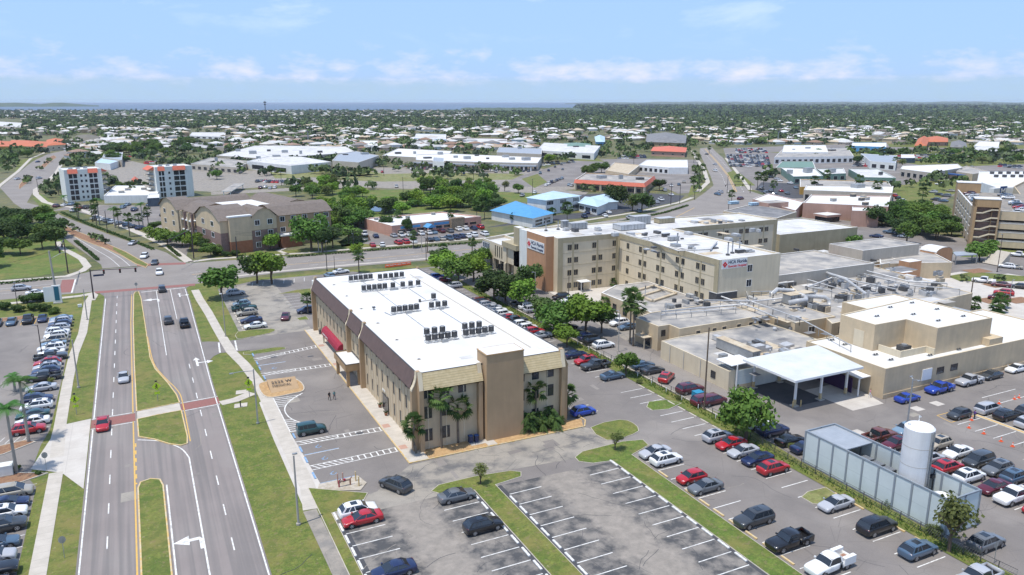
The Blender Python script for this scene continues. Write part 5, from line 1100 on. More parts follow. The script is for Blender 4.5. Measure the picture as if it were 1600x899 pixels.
# --- brown roofed residence
RS=thing('assisted_residence','three storey cream and brown stone residence with steep brown shingle roofs','building')
def wingblk(x0,y0,x1,y1,ze,zr,gable,wl='stucco_beige',lowmat='brick_dark',rf='shingle_brown',zlow=5.6):
    walls(RS,rect(x0,y0,x1,y1),.02,zlow,lowmat); walls(RS,rect(x0,y0,x1,y1),zlow,ze,wl,'upper_wall')
    m=MB(); o=.6
    if gable=='Y': # ridge along Y
        xm=(x0+x1)/2; k=(x1-x0)*.28; zc=zr-(zr-ze)*.18
        V=[(x0-o,y0-o,ze),(x0+k,y0-o,zc),(x1-k,y0-o,zc),(x1+o,y0-o,ze),(x0-o,y1+o,ze),(x0+k,y1+o,zc),(x1-k,y1+o,zc),(x1+o,y1+o,ze),(xm,y0-o,zr),(xm,y1+o,zr)]
        m.add(V,[(0,4,5,1)[::-1],(1,5,9,8)[::-1],(2,6,9,8),(3,7,6,2)],rf); m.add([(x0,y0,ze),(x1,y0,ze),(x1-k,y0,zc),(xm,y0,zr),(x0+k,y0,zc)],[(0,1,2,3,4)],wl); m.add([(x0,y1,ze),(x1,y1,ze),(x1-k,y1,zc),(xm,y1,zr),(x0+k,y1,zc)],[(4,3,2,1,0)],wl)
    else:
        ym=(y0+y1)/2; k=(y1-y0)*.28; zc=zr-(zr-ze)*.18
        V=[(x0-o,y0-o,ze),(x0-o,y0+k,zc),(x0-o,ym,zr),(x0-o,y1-k,zc),(x0-o,y1+o,ze),(x1+o,y0-o,ze),(x1+o,y0+k,zc),(x1+o,ym,zr),(x1+o,y1-k,zc),(x1+o,y1+o,ze)]
        m.add(V,[(0,5,6,1),(1,6,7,2),(2,7,8,3),(3,8,9,4)],rf); m.add([(x0,y0,ze),(x0,y0+k,zc),(x0,ym,zr),(x0,y1-k,zc),(x0,y1,ze)],[(0,1,2,3,4)],wl); m.add([(x1,y0,ze),(x1,y0+k,zc),(x1,ym,zr),(x1,y1-k,zc),(x1,y1,ze)],[(4,3,2,1,0)],wl)
    m.build('roof',RS)
def pxm(u,v,z=0): return G(u,v,z)
X_,Y_=0,0; E_=12.0; Rg=15.6
wingblk(0,0,11,24,E_,Rg+.6,'X',zlow=7.6); wingblk(10.9,-1.0,20.6,13,E_,Rg,'Y',zlow=7.6); wingblk(20.6,1.5,44,17,E_-.3,Rg-.3,'X',wl='stucco_tan',lowmat='stucco_tan')
wingblk(1,24,14,40,E_-.2,Rg-.3,'Y',wl='stucco_tan',lowmat='brick_dark'); wingblk(-1.5,39.5,5,61,E_,Rg+.4,'X',wl='stucco_beige',lowmat='stucco_beige'); wingblk(31,17,44,50,E_-.3,Rg-.4,'Y',wl='stucco_beige',lowmat='stucco_tan'); wingblk(5,47,31,60,E_-.4,Rg-.8,'X')
m=MB(); m.prism(rect(13,16,32,48),.02,12.6,'stucco_white','roof_white'); m.build('courtyard_roof',RS)
m=MB(); m.box(2.8,-1.6,4.4,10.7,0,13.0,'stucco_beige'); m.box(2.5,-1.9,13.0,11.0,.3,13.5,'frame_white'); m.box(2.8,-1.6,.02,10.7,0,4.4,'brick_red'); m.build('bay_tower',RS)
m=MB(); m.box(21.5,-2.5,.02,29.5,1.5,4.4,'brick_red'); m.box(21.3,-2.7,4.4,29.7,1.7,4.9,'frame_white'); m.build('ground_floor_bay',RS)
for z in (2.2,6.3,10.3):
    for x in (13.2,18.0): win(RS,x,-1.0,z,1.7,1.7,'S',frame='frame_white',mull=1,fw=.16)
    for x in (24.0,28.4,33,38,42): win(RS,x,1.5,z,1.7,1.7,'S',frame='frame_white',mull=1,fw=.16)
    for y in (7.5,16.5): win(RS,0,y,z,2.4,1.7,'W',frame='frame_white',mull=1,fw=.16)
    for y in (45,55): win(RS,-1.5,y,z,2.4,1.7,'W',frame='frame_white',mull=1,fw=.16)
    win(RS,1.8,39.5,z,1.7,1.7,'S',frame='frame_white',mull=1,fw=.16)
    for y in (27,31,35):
        m=MB(); m.box(-1.2,y-1.6,z-1.6,1,y+1.6,z-1.1,'frame_white'); m.box(.95,y-1.1,z-1.1,1.05,y+1.1,z+1.2,'glass_dark'); m.build('balcony',RS)
for y in (25,29,33,37): m=MB(); m.box(-1.4,y-.45,.02,-.6,y+.45,E_,'brick_dark' if y in(25,33) else 'stucco_beige'); m.build('porch_pillar',RS)
RS.location=(25.6,286.5,0); RS.rotation_euler.z=R(15)
t=thing('carport','pale flat carport roof behind the brown roofed residence','carport'); p=[G(u,v,3.2) for u,v in ((346,299),(362,299),(382,287),(366,287))]; m=MB(); m.prism(p,3.0,3.3,'frame_white','roof_grey'); m.build('carport_roof',t); m=MB(); [m.box(x-.2,y-.2,.02,x+.2,y+.2,3.0,'frame_white') for x,y in offset(ccw(p),1,True)]; m.build('post',t)
# --- pink clinic
PC=pb('pink_clinic','low pink clinic with white roof, blue sign band and a stone faced block','building',[(569,341),(612,353),(752,338),(690,331)],4.6,'stucco_pink','roof_white',.5)
A=G(612,353,4.6); Bq=G(752,338,4.6); A0=G(569,341,4.6)
facade(PC,A,Bq,(2.0,),9,3.4,1.1,'glass_dark','stucco_cream',.10)
m=MB(); d=Vector(Bq)-Vector(A); ang=math.atan2(d.y,d.x); L_=d.length
sgn=[(L_*.09,L_*.30),(L_*.45,L_*.62)]
for i,(s0,s1) in enumerate(sgn): m.box(s0,-.15,2.9,s1,-.02,3.9,'metal_blue')
m.build('sign_band',PC,loc=(*A,0),rz=ang); m=MB(); m.box(L_*.63,-1.4,.02,L_*.78,1,5.2,'stone'); m.build('stone_block',PC,loc=(*A,0),rz=ang)
m=MB(); m.box(L_*.33,-4,2.7,L_*.42,0,2.9,'metal_blue'); m.add([(L_*.33,-4,2.9),(L_*.42,-4,2.9),(L_*.42,0,2.9),(L_*.33,0,2.9),(L_*.375,-4,4.2),(L_*.375,0,4.2)],[(0,1,4),(1,2,5,4),(3,0,4,5)],'metal_blue'); [m.box(L_*k-.2,-3.9,.02,L_*k+.2,-3.5,2.7,'stucco_pink') for k in (.335,.415)]; m.build('entrance_porch',PC,loc=(*A,0),rz=ang)
for i,(u,v) in enumerate(((588,343),(637,340),(677,335))): x,y=G(u,v,4.3); t=ahu('rooftop_unit','small rooftop unit, %s from the left on the pink clinic'%ORD[i],x,y,4.1,1.6,1.4,1.0)
# --- blue roofed group
def hipb(label,px,z,zr,wall,roof,group=None,name='building',over=.8,inset=.5,win_n=0,name2='shop_building'):
    t=thing(name2,label,'building',group=group); p=[G(u,v,z) for u,v in px]; walls(t,p,.02,z,wall); hip(t,p,z,zr,roof,over,inset)
    if win_n: 
        q=ccw(p); best=min(range(4),key=lambda i:(PX(*q[i])[1]+PX(*q[(i+1)%4])[1])*-1); facade(t,q[best],q[(best+1)%4],(z*.5,),win_n,2.2,1.2)
    return t
t=hipb('low building with a bright blue hipped metal roof and white walls','' or [(768,329),(832,341),(864,333),(806,315)],4.4,7.0,'stucco_white','metal_blue')
q=G(832,341,4.4); r=G(864,333,4.4); facade(t,q,r,(2.6,1.2),2,6,1.0,'glass_dark','frame_white',.3,mull=4)
t=hipb('two storey building with pale blue metal roof behind the bright blue roof',[(824,309),(853,313),(906,306),(865,299)],7.2,8.8,'stucco_white','metal_paleblue'); q=G(853,313,7.2); r=G(906,306,7.2); facade(t,q,r,(5.6,2.2),3,4.5,1.8,'glass_dark','frame_white',.12,mull=3)
t=hipb('low pale blue roofed shop with a wide glazed front',[(905,317),(933,323),(948,317),(915,308)],4.2,6.4,'stucco_white','metal_paleblue'); q=G(905,317,4.2); r=G(933,323,4.2); facade(t,q,r,(2,),3,4,1.8,'glass_dark','frame_white',.15,mull=2)
t=hipb('small pale blue roofed shop half hidden by the big dark tree',[(933,317),(965,315),(960,306),(925,308)],4.0,6.0,'stucco_white','metal_paleblue')
# --- red banded building
t=pb('red_banded_shop','long shop with grey roof and a red tiled fascia on cream columns','building',[(898,281),(1006,287),(1022,275),(915,270)],6.2,'stucco_tan','roof_grey',.6)
q=[G(u,v,6.2) for u,v in ((898,281),(1006,287),(1022,275))]; m=MB(); m.quad((*offset(q,-1.2)[0],4.2),(*offset(q,-1.2)[1],4.2),(*q[1],6.4),(*q[0],6.4),'tile_red'); m.quad((*offset(q,-1.2)[1],4.2),(*offset(q,-1.2)[2],4.2),(*q[2],6.4),(*q[1],6.4),'tile_red'); m.build('fascia',t)
a=Vector(q[0]); b=Vector(q[1]); m=MB()
for k in range(9): c=a+(b-a)*(k+.02)/8.05; m.box(c.x-.5,c.y-1.4,.02,c.x+.5,c.y-.6,4.2,'stucco_cream')
m.build('column',t); facade(t,a,b,(1.8,),8,5.5,2.2,'glass_dark','stucco_tan',.1)
# --- generic shops by roof outline: (label, roof px corners, height, wall, roof, storefront windows)
SH=[('broad low white roof at the back left of the shopping centre',[(338,243),(400,247),(470,244),(556,238),(540,229),(400,227)],5.5,'stucco_grey','roof_white_dirty',0),
('grey roofed store at the left end of the shopping centre',[(298,256),(372,262),(392,252),(330,246)],4.8,'stucco_grey','roof_grey',8),
('white walled store in front of the broad low white roof',[(386,252),(455,259),(518,253),(470,245),(420,244)],6.5,'stucco_white','roof_white_dirty',2),
('raised steel roofed block in the middle of the shopping centre',[(519,251),(560,254),(592,243),(556,236),(528,241)],8,'stucco_grey','roof_steel',0),
('back store with white roof, right of the middle block',[(597,243),(652,246),(700,243),(706,236),(622,232)],5.5,'stucco_grey','roof_white',0),
('long front shop range with bright roof, right wing of the centre',[(650,250),(742,253),(840,255),(846,246),(700,240),(650,242)],6,'stucco_grey','roof_white',14),
('raised square entrance block in the right wing front',[(676,252),(694,253),(694,247),(677,246)],9,'stucco_white','roof_steel',2),
('rear steel roofed store behind the right wing',[(776,238),(846,241),(847,232),(780,230)],8,'stucco_grey','roof_steel',0),
('white warehouse roof left of the green band shop in the distance',[(838,235),(928,240),(938,228),(850,223)],6,'stucco_white','roof_white_dirty',4),
('white roofed restaurant beyond the red banded shop',[(998,258),(1045,262),(1075,262),(1074,250),(1010,250)],5,'stucco_white','roof_white',6),
('tan flat roofed building behind the red banded shop',[(946,266),(982,272),(1000,258),(960,254)],4.5,'stucco_beige','roof_tan',0),
('grey roofed auto workshop with a row of open white bays',[(1210,246),(1334,244),(1325,231),(1222,234)],6,'stucco_white','roof_grey',14),
('white roofed showroom behind the workshop bays',[(1222,238),(1294,238),(1290,227),(1225,227)],7,'stucco_white','roof_white',0),
('dark green hip roofed shop behind the two green edged shops',[(1212,262),(1275,264),(1270,252),(1222,252)],5,'stucco_grey','roof_green',0),
('green edged shop with bright white roof, left of three',[(1220,262),(1240,276),(1286,275),(1272,262)],5,'roof_green','roof_white',4),
('green edged shop with pale roof, middle of three',[(1276,264),(1290,272),(1322,271),(1318,263)],5,'roof_green','roof_white_dirty',3),
('green edged shop with pale roof, right of three',[(1326,264),(1350,277),(1400,278),(1372,264)],5,'roof_green','roof_white_dirty',4),
('long white roofed motel range in front of the orange shops',[(1256,297),(1394,302),(1396,291),(1260,290)],6.5,'stucco_grey','roof_white',12),
('white metal workshop with a long pale roof and drive in doors',[(1407,264),(1455,270),(1504,262),(1496,256),(1410,259)],6,'stucco_grey','roof_white',5),
('grey roofed shed next to the yellow blue shop',[(1494,268),(1520,272),(1545,268),(1510,259)],5,'stucco_beige','roof_grey',0),
('pale blue warehouse beyond the workshop trees',[(1360,252),(1400,255),(1402,243),(1345,240)],6,'stucco_pale','roof_steel',3),
('small white roofed stand beside the car lot',[(1408,247),(1430,247),(1428,241),(1408,241)],4.5,'glass_blue','roof_white',0),
('turquoise fronted garage with white roof at the far street',[(1330,228),(1385,230),(1385,223),(1332,223)],6,'metal_blue','roof_white',5),
('long white roofed store at the far right street',[(1522,228),(1560,230),(1562,222),(1530,221)],6,'stucco_white','roof_white',0),
('grey office block with blue windows at the far left edge',[(-20,196),(32,199),(34,192),(-20,189)],8,'stucco_grey','roof_white_dirty',6),
('white single storey store with flat roof left of the mall',[(296,212),(352,214),(352,207),(300,207)],4,'stucco_white','roof_white_dirty',6),
('dark grey flat shed left of the shopping centre',[(298,229),(350,230),(350,222),(300,223)],4,'stucco_grey','roof_dark',0),
('turquoise hip roofed shop beside the curving avenue',[(148,254),(172,256),(190,250),(160,246)],5,'stucco_white','metal_paleblue',0),
('pale grey block behind the turquoise shop',[(160,246),(190,250),(192,238),(164,237)],6,'stucco_grey','roof_steel',0),
('blue gabled shop among trees above the right shopping wing',[(647,216),(697,218),(697,210),(650,209)],6,'metal_paleblue','roof_white_dirty',4),
('white roofed church hall above the shopping centre',[(556,226),(590,228),(590,220),(560,220)],6,'stucco_white','roof_white',4),
('red fronted strip shop right of the blue gabled shop',[(728,222),(792,224),(792,217),(730,216)],5,'brick_red','roof_white_dirty',6),
]
for lab,px,z,wl,rf,n in SH:
    t=pb('shop_building',lab,'building',px,z,wl,rf,.35)
    if n:
        q=ccw([G(u,v,z) for u,v in px]); e=sorted(range(len(q)),key=lambda i:-((PX(*q[i])[1]+PX(*q[(i+1)%len(q)])[1])/2+.15*abs(PX(*q[i])[0]-PX(*q[(i+1)%len(q)])[0])))[0]
        L_=math.dist(q[e],q[(e+1)%len(q)]); facade(t,q[e],q[(e+1)%len(q)],(z*.40,),n,L_/n*.55,z*.5,'glass_dark','frame_white',.5/n)
def ex_canopy():
    t=thing('shopping_arcade','continuous grey canopy walk along the front of the shopping centre','arcade'); a=Vector(G(645,254,4)); b=Vector(G(742,257.5,4)); c=Vector(G(838,259.5,4))
    m=MB(); strip(m,[tuple(a),tuple(b),tuple(c)],5,3.4,4.3,'roof_steel'); m.build('canopy_roof',t)
    m=MB()
    for p,q in ((a,b),(b,c)):
        for k in range(9): r=p+(q-p)*k/9; m.box(r.x-.4,r.y-3,.02,r.x+.4,r.y-2.2,3.6,'stucco_white')
    m.build('pillar',t)
ex_canopy()
# orange tiled shops
for lab,px,z,zr,wl,rf in [('long orange tiled shopping strip at the far left, nearer part',[(16,228),(72,230),(76,222),(18,219)],6,8.5,'stucco_cream','tile_orange'),('long orange tiled shopping strip at the far left, right end',[(72,228),(102,226),(98,218),(74,219)],6,8.5,'stucco_cream','tile_orange'),('orange tiled shop cut by the left frame edge',[(-60,229),(14,229),(16,221),(-50,220)],6,8,'stucco_gold','tile_orange'),
 ('golden walled shop with brown hip roof near the orange strip',[(118,219),(152,220),(154,213),(120,212)],6,9,'stucco_gold','shingle_olive'),('bright orange roofed restaurant on the far right street',[(1446,222),(1480,222),(1480,216),(1448,215)],5,8,'stucco_rose','tile_orange'),
 ('yellow walled gabled hall joined to the orange roofed restaurant',[(1430,228),(1446,228),(1452,217),(1436,217)],6,10,'stucco_gold','tile_orange'),('grey roofed church hall with stone gable near the avenue',[(1010,222),(1070,224),(1072,212),(1012,210)],6,11,'stucco_tan','roof_dark'),('red roofed restaurant by the north avenue',[(1018,236),(1070,238),(1072,231),(1022,230)],5,7.5,'stucco_rose','tile_red'),
 ('turquoise roofed inn among trees beyond the white warehouse',[(932,222),(944,222),(944,214),(930,214)],6,9,'metal_blue','metal_paleblue'),('grey roofed house row right of the orange restaurant',[(1486,230),(1510,231),(1508,223),(1488,222)],5,8,'stucco_grey','roof_dark'),('white roofed filling station canopy far right',[(1522,236),(1556,237),(1560,230),(1528,229)],5,6.5,'stucco_white','roof_white_dirty'),
 ('green roofed motel row behind the white warehouse',[(880,230),(920,231),(922,225),(882,224)],5,7,'stucco_cream','roof_green')]:
    hipb(lab,px,z,zr,wl,rf,over=1.0,win_n=4)
# golden and red shop row behind the motel
t=pb('shop_row','row of orange and red fronted small shops behind the motel range','building',[(1250,292),(1300,292),(1395,295),(1388,284),(1250,280)],4.6,'stucco_gold','roof_grey',.3)
q=[Vector(G(u,v,4.6)) for u,v in ((1300,292),(1395,295))]; m=MB()
for k in range(8): a=q[0]+(q[1]-q[0])*k/8; b=q[0]+(q[1]-q[0])*(k+.8)/8; m.prism([(a.x,a.y-.3),(b.x,b.y-.3),(b.x,b.y+.1),(a.x,a.y+.1)],.5,4.4,'brick_red' if k%2 else 'stucco_pink')
m.build('shop_front',t)
t=thing('tent_canopy','long bright blue tent canopy on the yard behind the office block','canopy'); 
for (u0,v0),(u1,v1),wd in (((1478,272),(1510,275),3.5),): a=Vector(G(u0,v0,3)); b=Vector(G(u1,v1,3)); m=MB(); strip(m,[tuple(a),tuple(b)],wd*2,3.0,3.6,'sign_blue'); m.build('tent_roof',t); m=MB(); [m.box(p.x-.15,p.y-.15,.02,p.x+.15,p.y+.15,3,'frame_white') for p in (a,b)]; m.build('post',t)
# --- rose coloured medical building
RM=thing('rose_medical_building','rose coloured two level medical building with large white roof','building')
p=[G(u,v,7.2) for u,v in ((1255,317),(1300,319),(1388,323),(1392,306),(1268,304))]; block(RM,p,.02,7.2,'stucco_rose','roof_white',.5)
p=[G(u,v,6.4) for u,v in ((1244,327),(1256,318),(1205,303),(1175,310))]; block(RM,[G(1176,311,5.6),G(1243,329,5.6),G(1256,315,5.6),G(1200,302,5.6)],.02,5.6,'stucco_rose','roof_white',.4)
p=[G(u,v,7.9) for u,v in ((1332,326),(1374,327),(1374,321),(1332,320))]; block(RM,p,.02,7.0,'stucco_rose','roof_white',.3); 
x,y=G(1292,337,3.4); x1,_=G(1328,337,3.4); m=MB(); m.prism(rect(x,y,x1,y+8),2.4,3.4,'stucco_rose','roof_white'); m.box(x+.5,y+.5,.02,x1-.5,y+7,2.4,'glass_dark'); m.build('entrance_porch',RM)
x,y=G(1201,318,7.6); x1,_=G(1248,318,7.6); m=MB(); m.prism(rect(x,y,x1,y+8),.02,7.6,'stucco_rose','roof_grey'); m.build('roof_tower',RM)
for i,(u,v) in enumerate(((1302,314),(1333,307),(1349,309),(1346,313),(1354,312),(1352,320))): x,y=G(u,v,6.9); t=ahu('rooftop_unit','small rooftop unit, %s on the rose medical building roof'%ORD[i],x,y,6.7,2.4,1.8,1.3,'metal_dark' if i%2 else 'metal_grey'); t['group']='rooftop units on the rose building'
# --- grey low extension between hospital and road
t=pb('surgery_block','beige surgery block with dark roof and two blue roof units behind the tower','building',[(1130,330),(1214,341),(1245,331),(1180,318)],6.2,'stucco_beige','roof_dark',.3)
for i,(u,v) in enumerate(((1146,319),(1178,321))): x,y=G(u,v,6); ahu('rooftop_unit','pale blue rooftop unit, %s of two on the dark roof'%('left','right')[i],x,y,5.9,5,2.2,1.3,'metal_paleblue','metal_paleblue')
# --- blue lettered office block (far right)
OM=thing('white_office_block','white office block with a big M on a blue square','building')
a=G(1527,283,9); b2=G(1560,294,9); c2=G(1640,294,9); d2=G(1640,268,9); e2=G(1530,268,9)
block(OM,[a,b2,c2,d2,e2],.02,9,'stucco_white','roof_white',.5); x,y=b2
m=MB(); m.box(x-6,y-1.6,.02,x+14,y+1,9.2,'stucco_white'); m.build('porch_block',OM)
s0=G(1548,284,8.2); m=MB(); m.box(x-1,y-1.8,4.6,x+4.6,y-1.62,10.0,'sign_blue'); m.build('sign_square',OM); text(OM,'M',5.2,(x-.6,y-1.85,5.4),'S','frame_white',ext=.03,bold=.06)
for i in range(9): u=1550+i*6.5; xx,yy=G(u,271+(i%2)*5,9); ahu('rooftop_unit','dark rooftop unit, %s from the left on the white office block'%ORD[i],xx,yy,8.6,1.8,1.8,1.4,'metal_dark','metal_dark')
# --- parking garage
PG=thing('parking_garage','four level beige parking garage with orange stair towers and cars on top','parking garage')
gx,gy=G(1515,386); gx-=0

ga=math.atan2(-.78,.63); PG.location=(276,177.6,.02); PG.rotation_euler.z=ga
# local frame: +x along the front to the right, +y back along the west wall
GW,GD,GH=75,78,14.2
m=MB(); lev=[(0.9,3.2),(4.4,6.4),(7.7,9.7),(11.0,14.2)]
for a,b in lev: m.box(8.3,1.4,a,GW,1.8,b,'stucco_beige'); m.box(.6,7,a,1.0,GD,b,'stucco_beige'); m.box(8.3,1.35,b,GW,1.85,b+.12,'parapet_white'); m.box(.55,7,b,1.05,GD,b+.12,'parapet_white')
m.build('spandrel',PG); m=MB()
y=7.5
while y<GD-2: m.box(.35,y,0,1.05,y+2.2,14.0,'stucco_grey'); y+=9.4
m.build('pier',PG); m=MB()
for z in (3.3,6.6,9.9): m.box(1.0,1.8,z,GW,GD,z+.35,'stucco_grey')
m.build('deck',PG); m=MB(); m.box(1.0,1.8,12.9,GW,GD,13.1,'asphalt_pale'); m.build('roof',PG)
m=MB(); m.box(7,6,0,GW,GD-1,12.8,'frame_dark'); m.build('interior_shade',PG)  # dark block stands in for the shade inside the open parking levels
def stair_tower(x0,y0,w,d,h):
    m=MB(); m.box(x0,y0,0,x0+.9,y0+d,h,'stucco_brown'); m.box(x0+w-.5,y0,0,x0+w,y0+d,h,'stucco_tan'); m.box(x0,y0+d-.4,0,x0+w,y0+d,h,'stucco_brown'); m.box(x0,y0,h-2.8,x0+w,y0+d,h,'stucco_brown'); m.box(x0-.1,y0-.1,h,x0+w+.1,y0+d+.1,h+.25,'parapet_white')
    m.build('stair_tower',PG); m=MB()
    for k in range(5):
        z=2.0+k*3.0
        m.prism([(x0+.9,y0+.02),(x0+w*.35,y0+.02),(x0+w*.35,y0+1.6),(x0+.9,y0+1.6)],z-.9,z-.5,'stucco_cream'); m.prism([(x0+w*.7,y0+.02),(x0+w-.5,y0+.02),(x0+w-.5,y0+1.6),(x0+w*.7,y0+1.6)],z+.4,z+.8,'stucco_cream')
        m.add([(x0+w*.35,y0+.02,z-.9),(x0+w*.7,y0+.02,z+.4),(x0+w*.7,y0+.02,z+.85),(x0+w*.35,y0+.02,z-.45)],[(0,1,2,3)],'stucco_cream'); m.add([(x0+w*.35,y0+.02,z-.45),(x0+w*.7,y0+.02,z+.85),(x0+w*.7,y0+1.6,z+.85),(x0+w*.35,y0+1.6,z-.45)],[(0,1,2,3)],'stucco_cream')
        m.box(x0+w*.7,y0+1.0,z+.8,x0+w*.72,y0+d-.5,z+3,'stucco_brown')
    m.build('stair_flight',PG); m=MB(); m.box(x0+.9,y0+2.2,0,x0+w-.5,y0+2.4,h-2.8,'brick_dark'); m.build('stair_back_wall',PG)
stair_tower(0,0,8.3,7,18.3)
m=MB(); m.box(.3,GD-4,0,9.5,GD+4,17.4,'stucco_brown'); m.box(.2,GD-4.1,17.4,9.6,GD+4.1,17.65,'parapet_white'); m.build('stair_tower',PG)
GM=PG.matrix_basis.copy(); GM=Matrix.Translation((276,177.6,.02))@Matrix.Rotation(ga,4,'Z')
# ramp walkway and awning in front of the garage
t=thing('walkway_awning','pale flat awning on posts leading to the garage stairs','awning'); p=[G(u,v,3.2) for u,v in ((1488,394),(1520,393),(1527,398),(1494,400))]; m=MB(); m.prism(p,3.0,3.3,'roof_steel'); m.build('canopy_roof',t); m=MB(); [m.box(x-.15,y-.15,.02,x+.15,y+.15,3.0,'metal_grey') for x,y in p]; m.build('post',t)
t=thing('stair_ramp','long grey sloped ramp running down from the garage','ramp'); a=Vector(G(1566,392,4.5)); b=Vector(G(1548,413,.3)); d=(b-a).normalized(); n=Vector((-d.y,d.x))*3; m=MB()
m.add([(a.x+n.x,a.y+n.y,4.5),(a.x-n.x,a.y-n.y,4.5),(b.x-n.x,b.y-n.y,.3),(b.x+n.x,b.y+n.y,.3),(a.x-n.x,a.y-n.y,0),(b.x-n.x,b.y-n.y,0),(a.x+n.x,a.y+n.y,0),(b.x+n.x,b.y+n.y,0)],[(0,1,2,3),(1,4,5,2),(0,3,7,6)],'stucco_grey'); m.build('ramp_deck',t)
t=thing('covered_walk','long grey roofed covered walk beyond the annex roof','covered walk'); a=G(1410,462,2.8); b=G(1640,520,2.8); m=MB(); strip(m,[a,b],3.0,2.6,2.9,'roof_steel'); m.build('canopy_roof',t); m=MB()
for k in range(12): x=a[0]+(b[0]-a[0])*k/11; y=a[1]+(b[1]-a[1])*k/11; m.box(x-.1,y-.1,.02,x+.1,y+.1,2.6,'metal_grey')
m.build('post',t)
# second garage at the right edge, upper part
t=thing('far_garage','beige parking deck with cars on its roof cut by the right frame edge','parking garage'); p=[G(u,v,13) for u,v in ((1584,291),(1600,312),(1720,330),(1720,285),(1600,283))]; block(t,p,.02,13,'stucco_beige','asphalt_pale',1.0,'stucco_beige',.4)

for i,(u,v) in enumerate(((352,238),(372,236),(395,240),(420,236),(445,238),(470,240),(500,238),(432,246),(404,249),(622,240),(648,240),(688,242),(668,248),(712,247),(730,249),(762,249),(800,250),(822,251),(745,244),(790,246),(338,251),(540,246),(570,245),(812,236),(900,230),(1240,236),(1262,234),(1300,236),(1234,270),(1262,268),(1376,272),(1300,268),(1340,295),(1280,292),(940,279),(970,280),(1000,281))):
    x,y=G(u,v,5.6); m=MB(); w_=rn_u=1.2+(i*7%5)*.5; m.box(x-w_,y-w_*.7,5.0,x+w_,y+w_*.7,7.0+(i%3)*.6+(1.6 if u in(540,570,812) else 0),'metal_grey' if i%3 else 'metal_dark'); m.build('rooftop_unit',label='distant rooftop unit, %s of those scattered over shopping roofs'%ORD[i],cat='air conditioner',group='rooftop units on distant shops')
# ============================================================ VEHICLES
CS=1.07
KINDS={ # L,W,H,belt,hoodz, x of: windshield base, roof front, roof rear, rear glass base, deck z, wheel r, ground clearance
'sedan':(4.85,1.84,1.44,.97,.86,1.20,.22,-.95,-1.72,1.02,.34,.2),'hatch':(4.2,1.78,1.53,.99,.92,1.15,.35,-1.30,-1.92,1.0,.33,.2),
'suv':(4.75,1.90,1.68,1.10,1.0,1.15,.36,-1.55,-2.18,1.12,.37,.25),'bigsuv':(5.15,2.0,1.82,1.18,1.10,1.15,.42,-1.95,-2.42,1.2,.40,.27),
'van':(5.1,1.98,1.74,1.07,.98,1.65,.70,-1.95,-2.40,1.1,.35,.2),'jeep':(4.4,1.85,1.83,1.15,1.08,.80,.55,-1.95,-2.10,1.15,.40,.3),
'pickup':(5.85,2.02,1.86,1.17,1.13,1.10,.50,-.85,-1.10,1.14,.41,.3),'fastback':(4.75,1.84,1.44,.97,.88,1.20,.22,-.65,-2.1,1.02,.34,.2)}
def cab_mesh(k,what):
    L_,W,H_,zb,hz,xa,xb,xc,xd,dz,wr,gc=KINDS[k]; w=W/2; m=MB()
    wl,wt=w*.90,w*(.76 if k in('jeep','pickup') else .72); rz_=H_-.05
    if what=='roof':
        secs=[(xb+.14,-.05),(xb-.22,.03),((xb+xc)/2,.065),(xc+.3,.03),(xc-.14,-.06)]; n=7; vs=[]
        for x,cz in secs:
            for j in range(n): t=-1+2*j/(n-1); vs.append((x,t*(wt+.02),rz_-.03+cz+.05*(1-t*t)))
        fs=[(i*n+j,(i+1)*n+j,(i+1)*n+j+1,i*n+j+1) for i in range(4) for j in range(n-1)]
        m.add(vs,[f[::-1] for f in fs],'car_paint')
        for j0 in (0,n-1):
            for i in range(4): a,b=vs[i*n+j0],vs[(i+1)*n+j0]; m.quad(a,b,(b[0],b[1],b[2]-.06),(a[0],a[1],a[2]-.06),'car_paint')
        o=.012
        def pil(x0,x1,t0,t1):
            for s in (-1,1):
                a=(x0-t0,s*(wl+o),zb-.02); b=(x0+t0,s*(wl+o),zb-.02); c=(x1+t1,s*(wt+o),rz_); d=(x1-t1,s*(wt+o),rz_); m.quad(*( (a,b,c,d) if s<0 else (d,c,b,a)),'car_paint')
        pil(xa-.02,xb,.07,.05); pil(xd+(.12 if k!='sedan' else .1),xc,.16 if k in('suv','bigsuv','van','jeep','hatch') else .12,.10)
        if k!='pickup': pil((xa+xd)/2+.05,(xb+xc)/2,.05,.04)
        if k in('suv','bigsuv','van','jeep'): pil(xd+.85,xc+.62,.06,.05)
    if what in('windshield','glass'): m.quad((xa,-wl,zb),(xa,wl,zb),(xb,wt,rz_),(xb,-wt,rz_),'car_glass')
    if what in('rear','glass'): m.quad((xd,wl,zb),(xd,-wl,zb),(xc,-wt,rz_),(xc,wt,rz_),'car_glass')
    if what in('left','glass'): m.quad((xa,wl,zb),(xd,wl,zb),(xc,wt,rz_),(xb,wt,rz_),'car_glass')
    if what in('right','glass'): m.quad((xd,-wl,zb),(xa,-wl,zb),(xb,-wt,rz_),(xc,-wt,rz_),'car_glass')
    return m
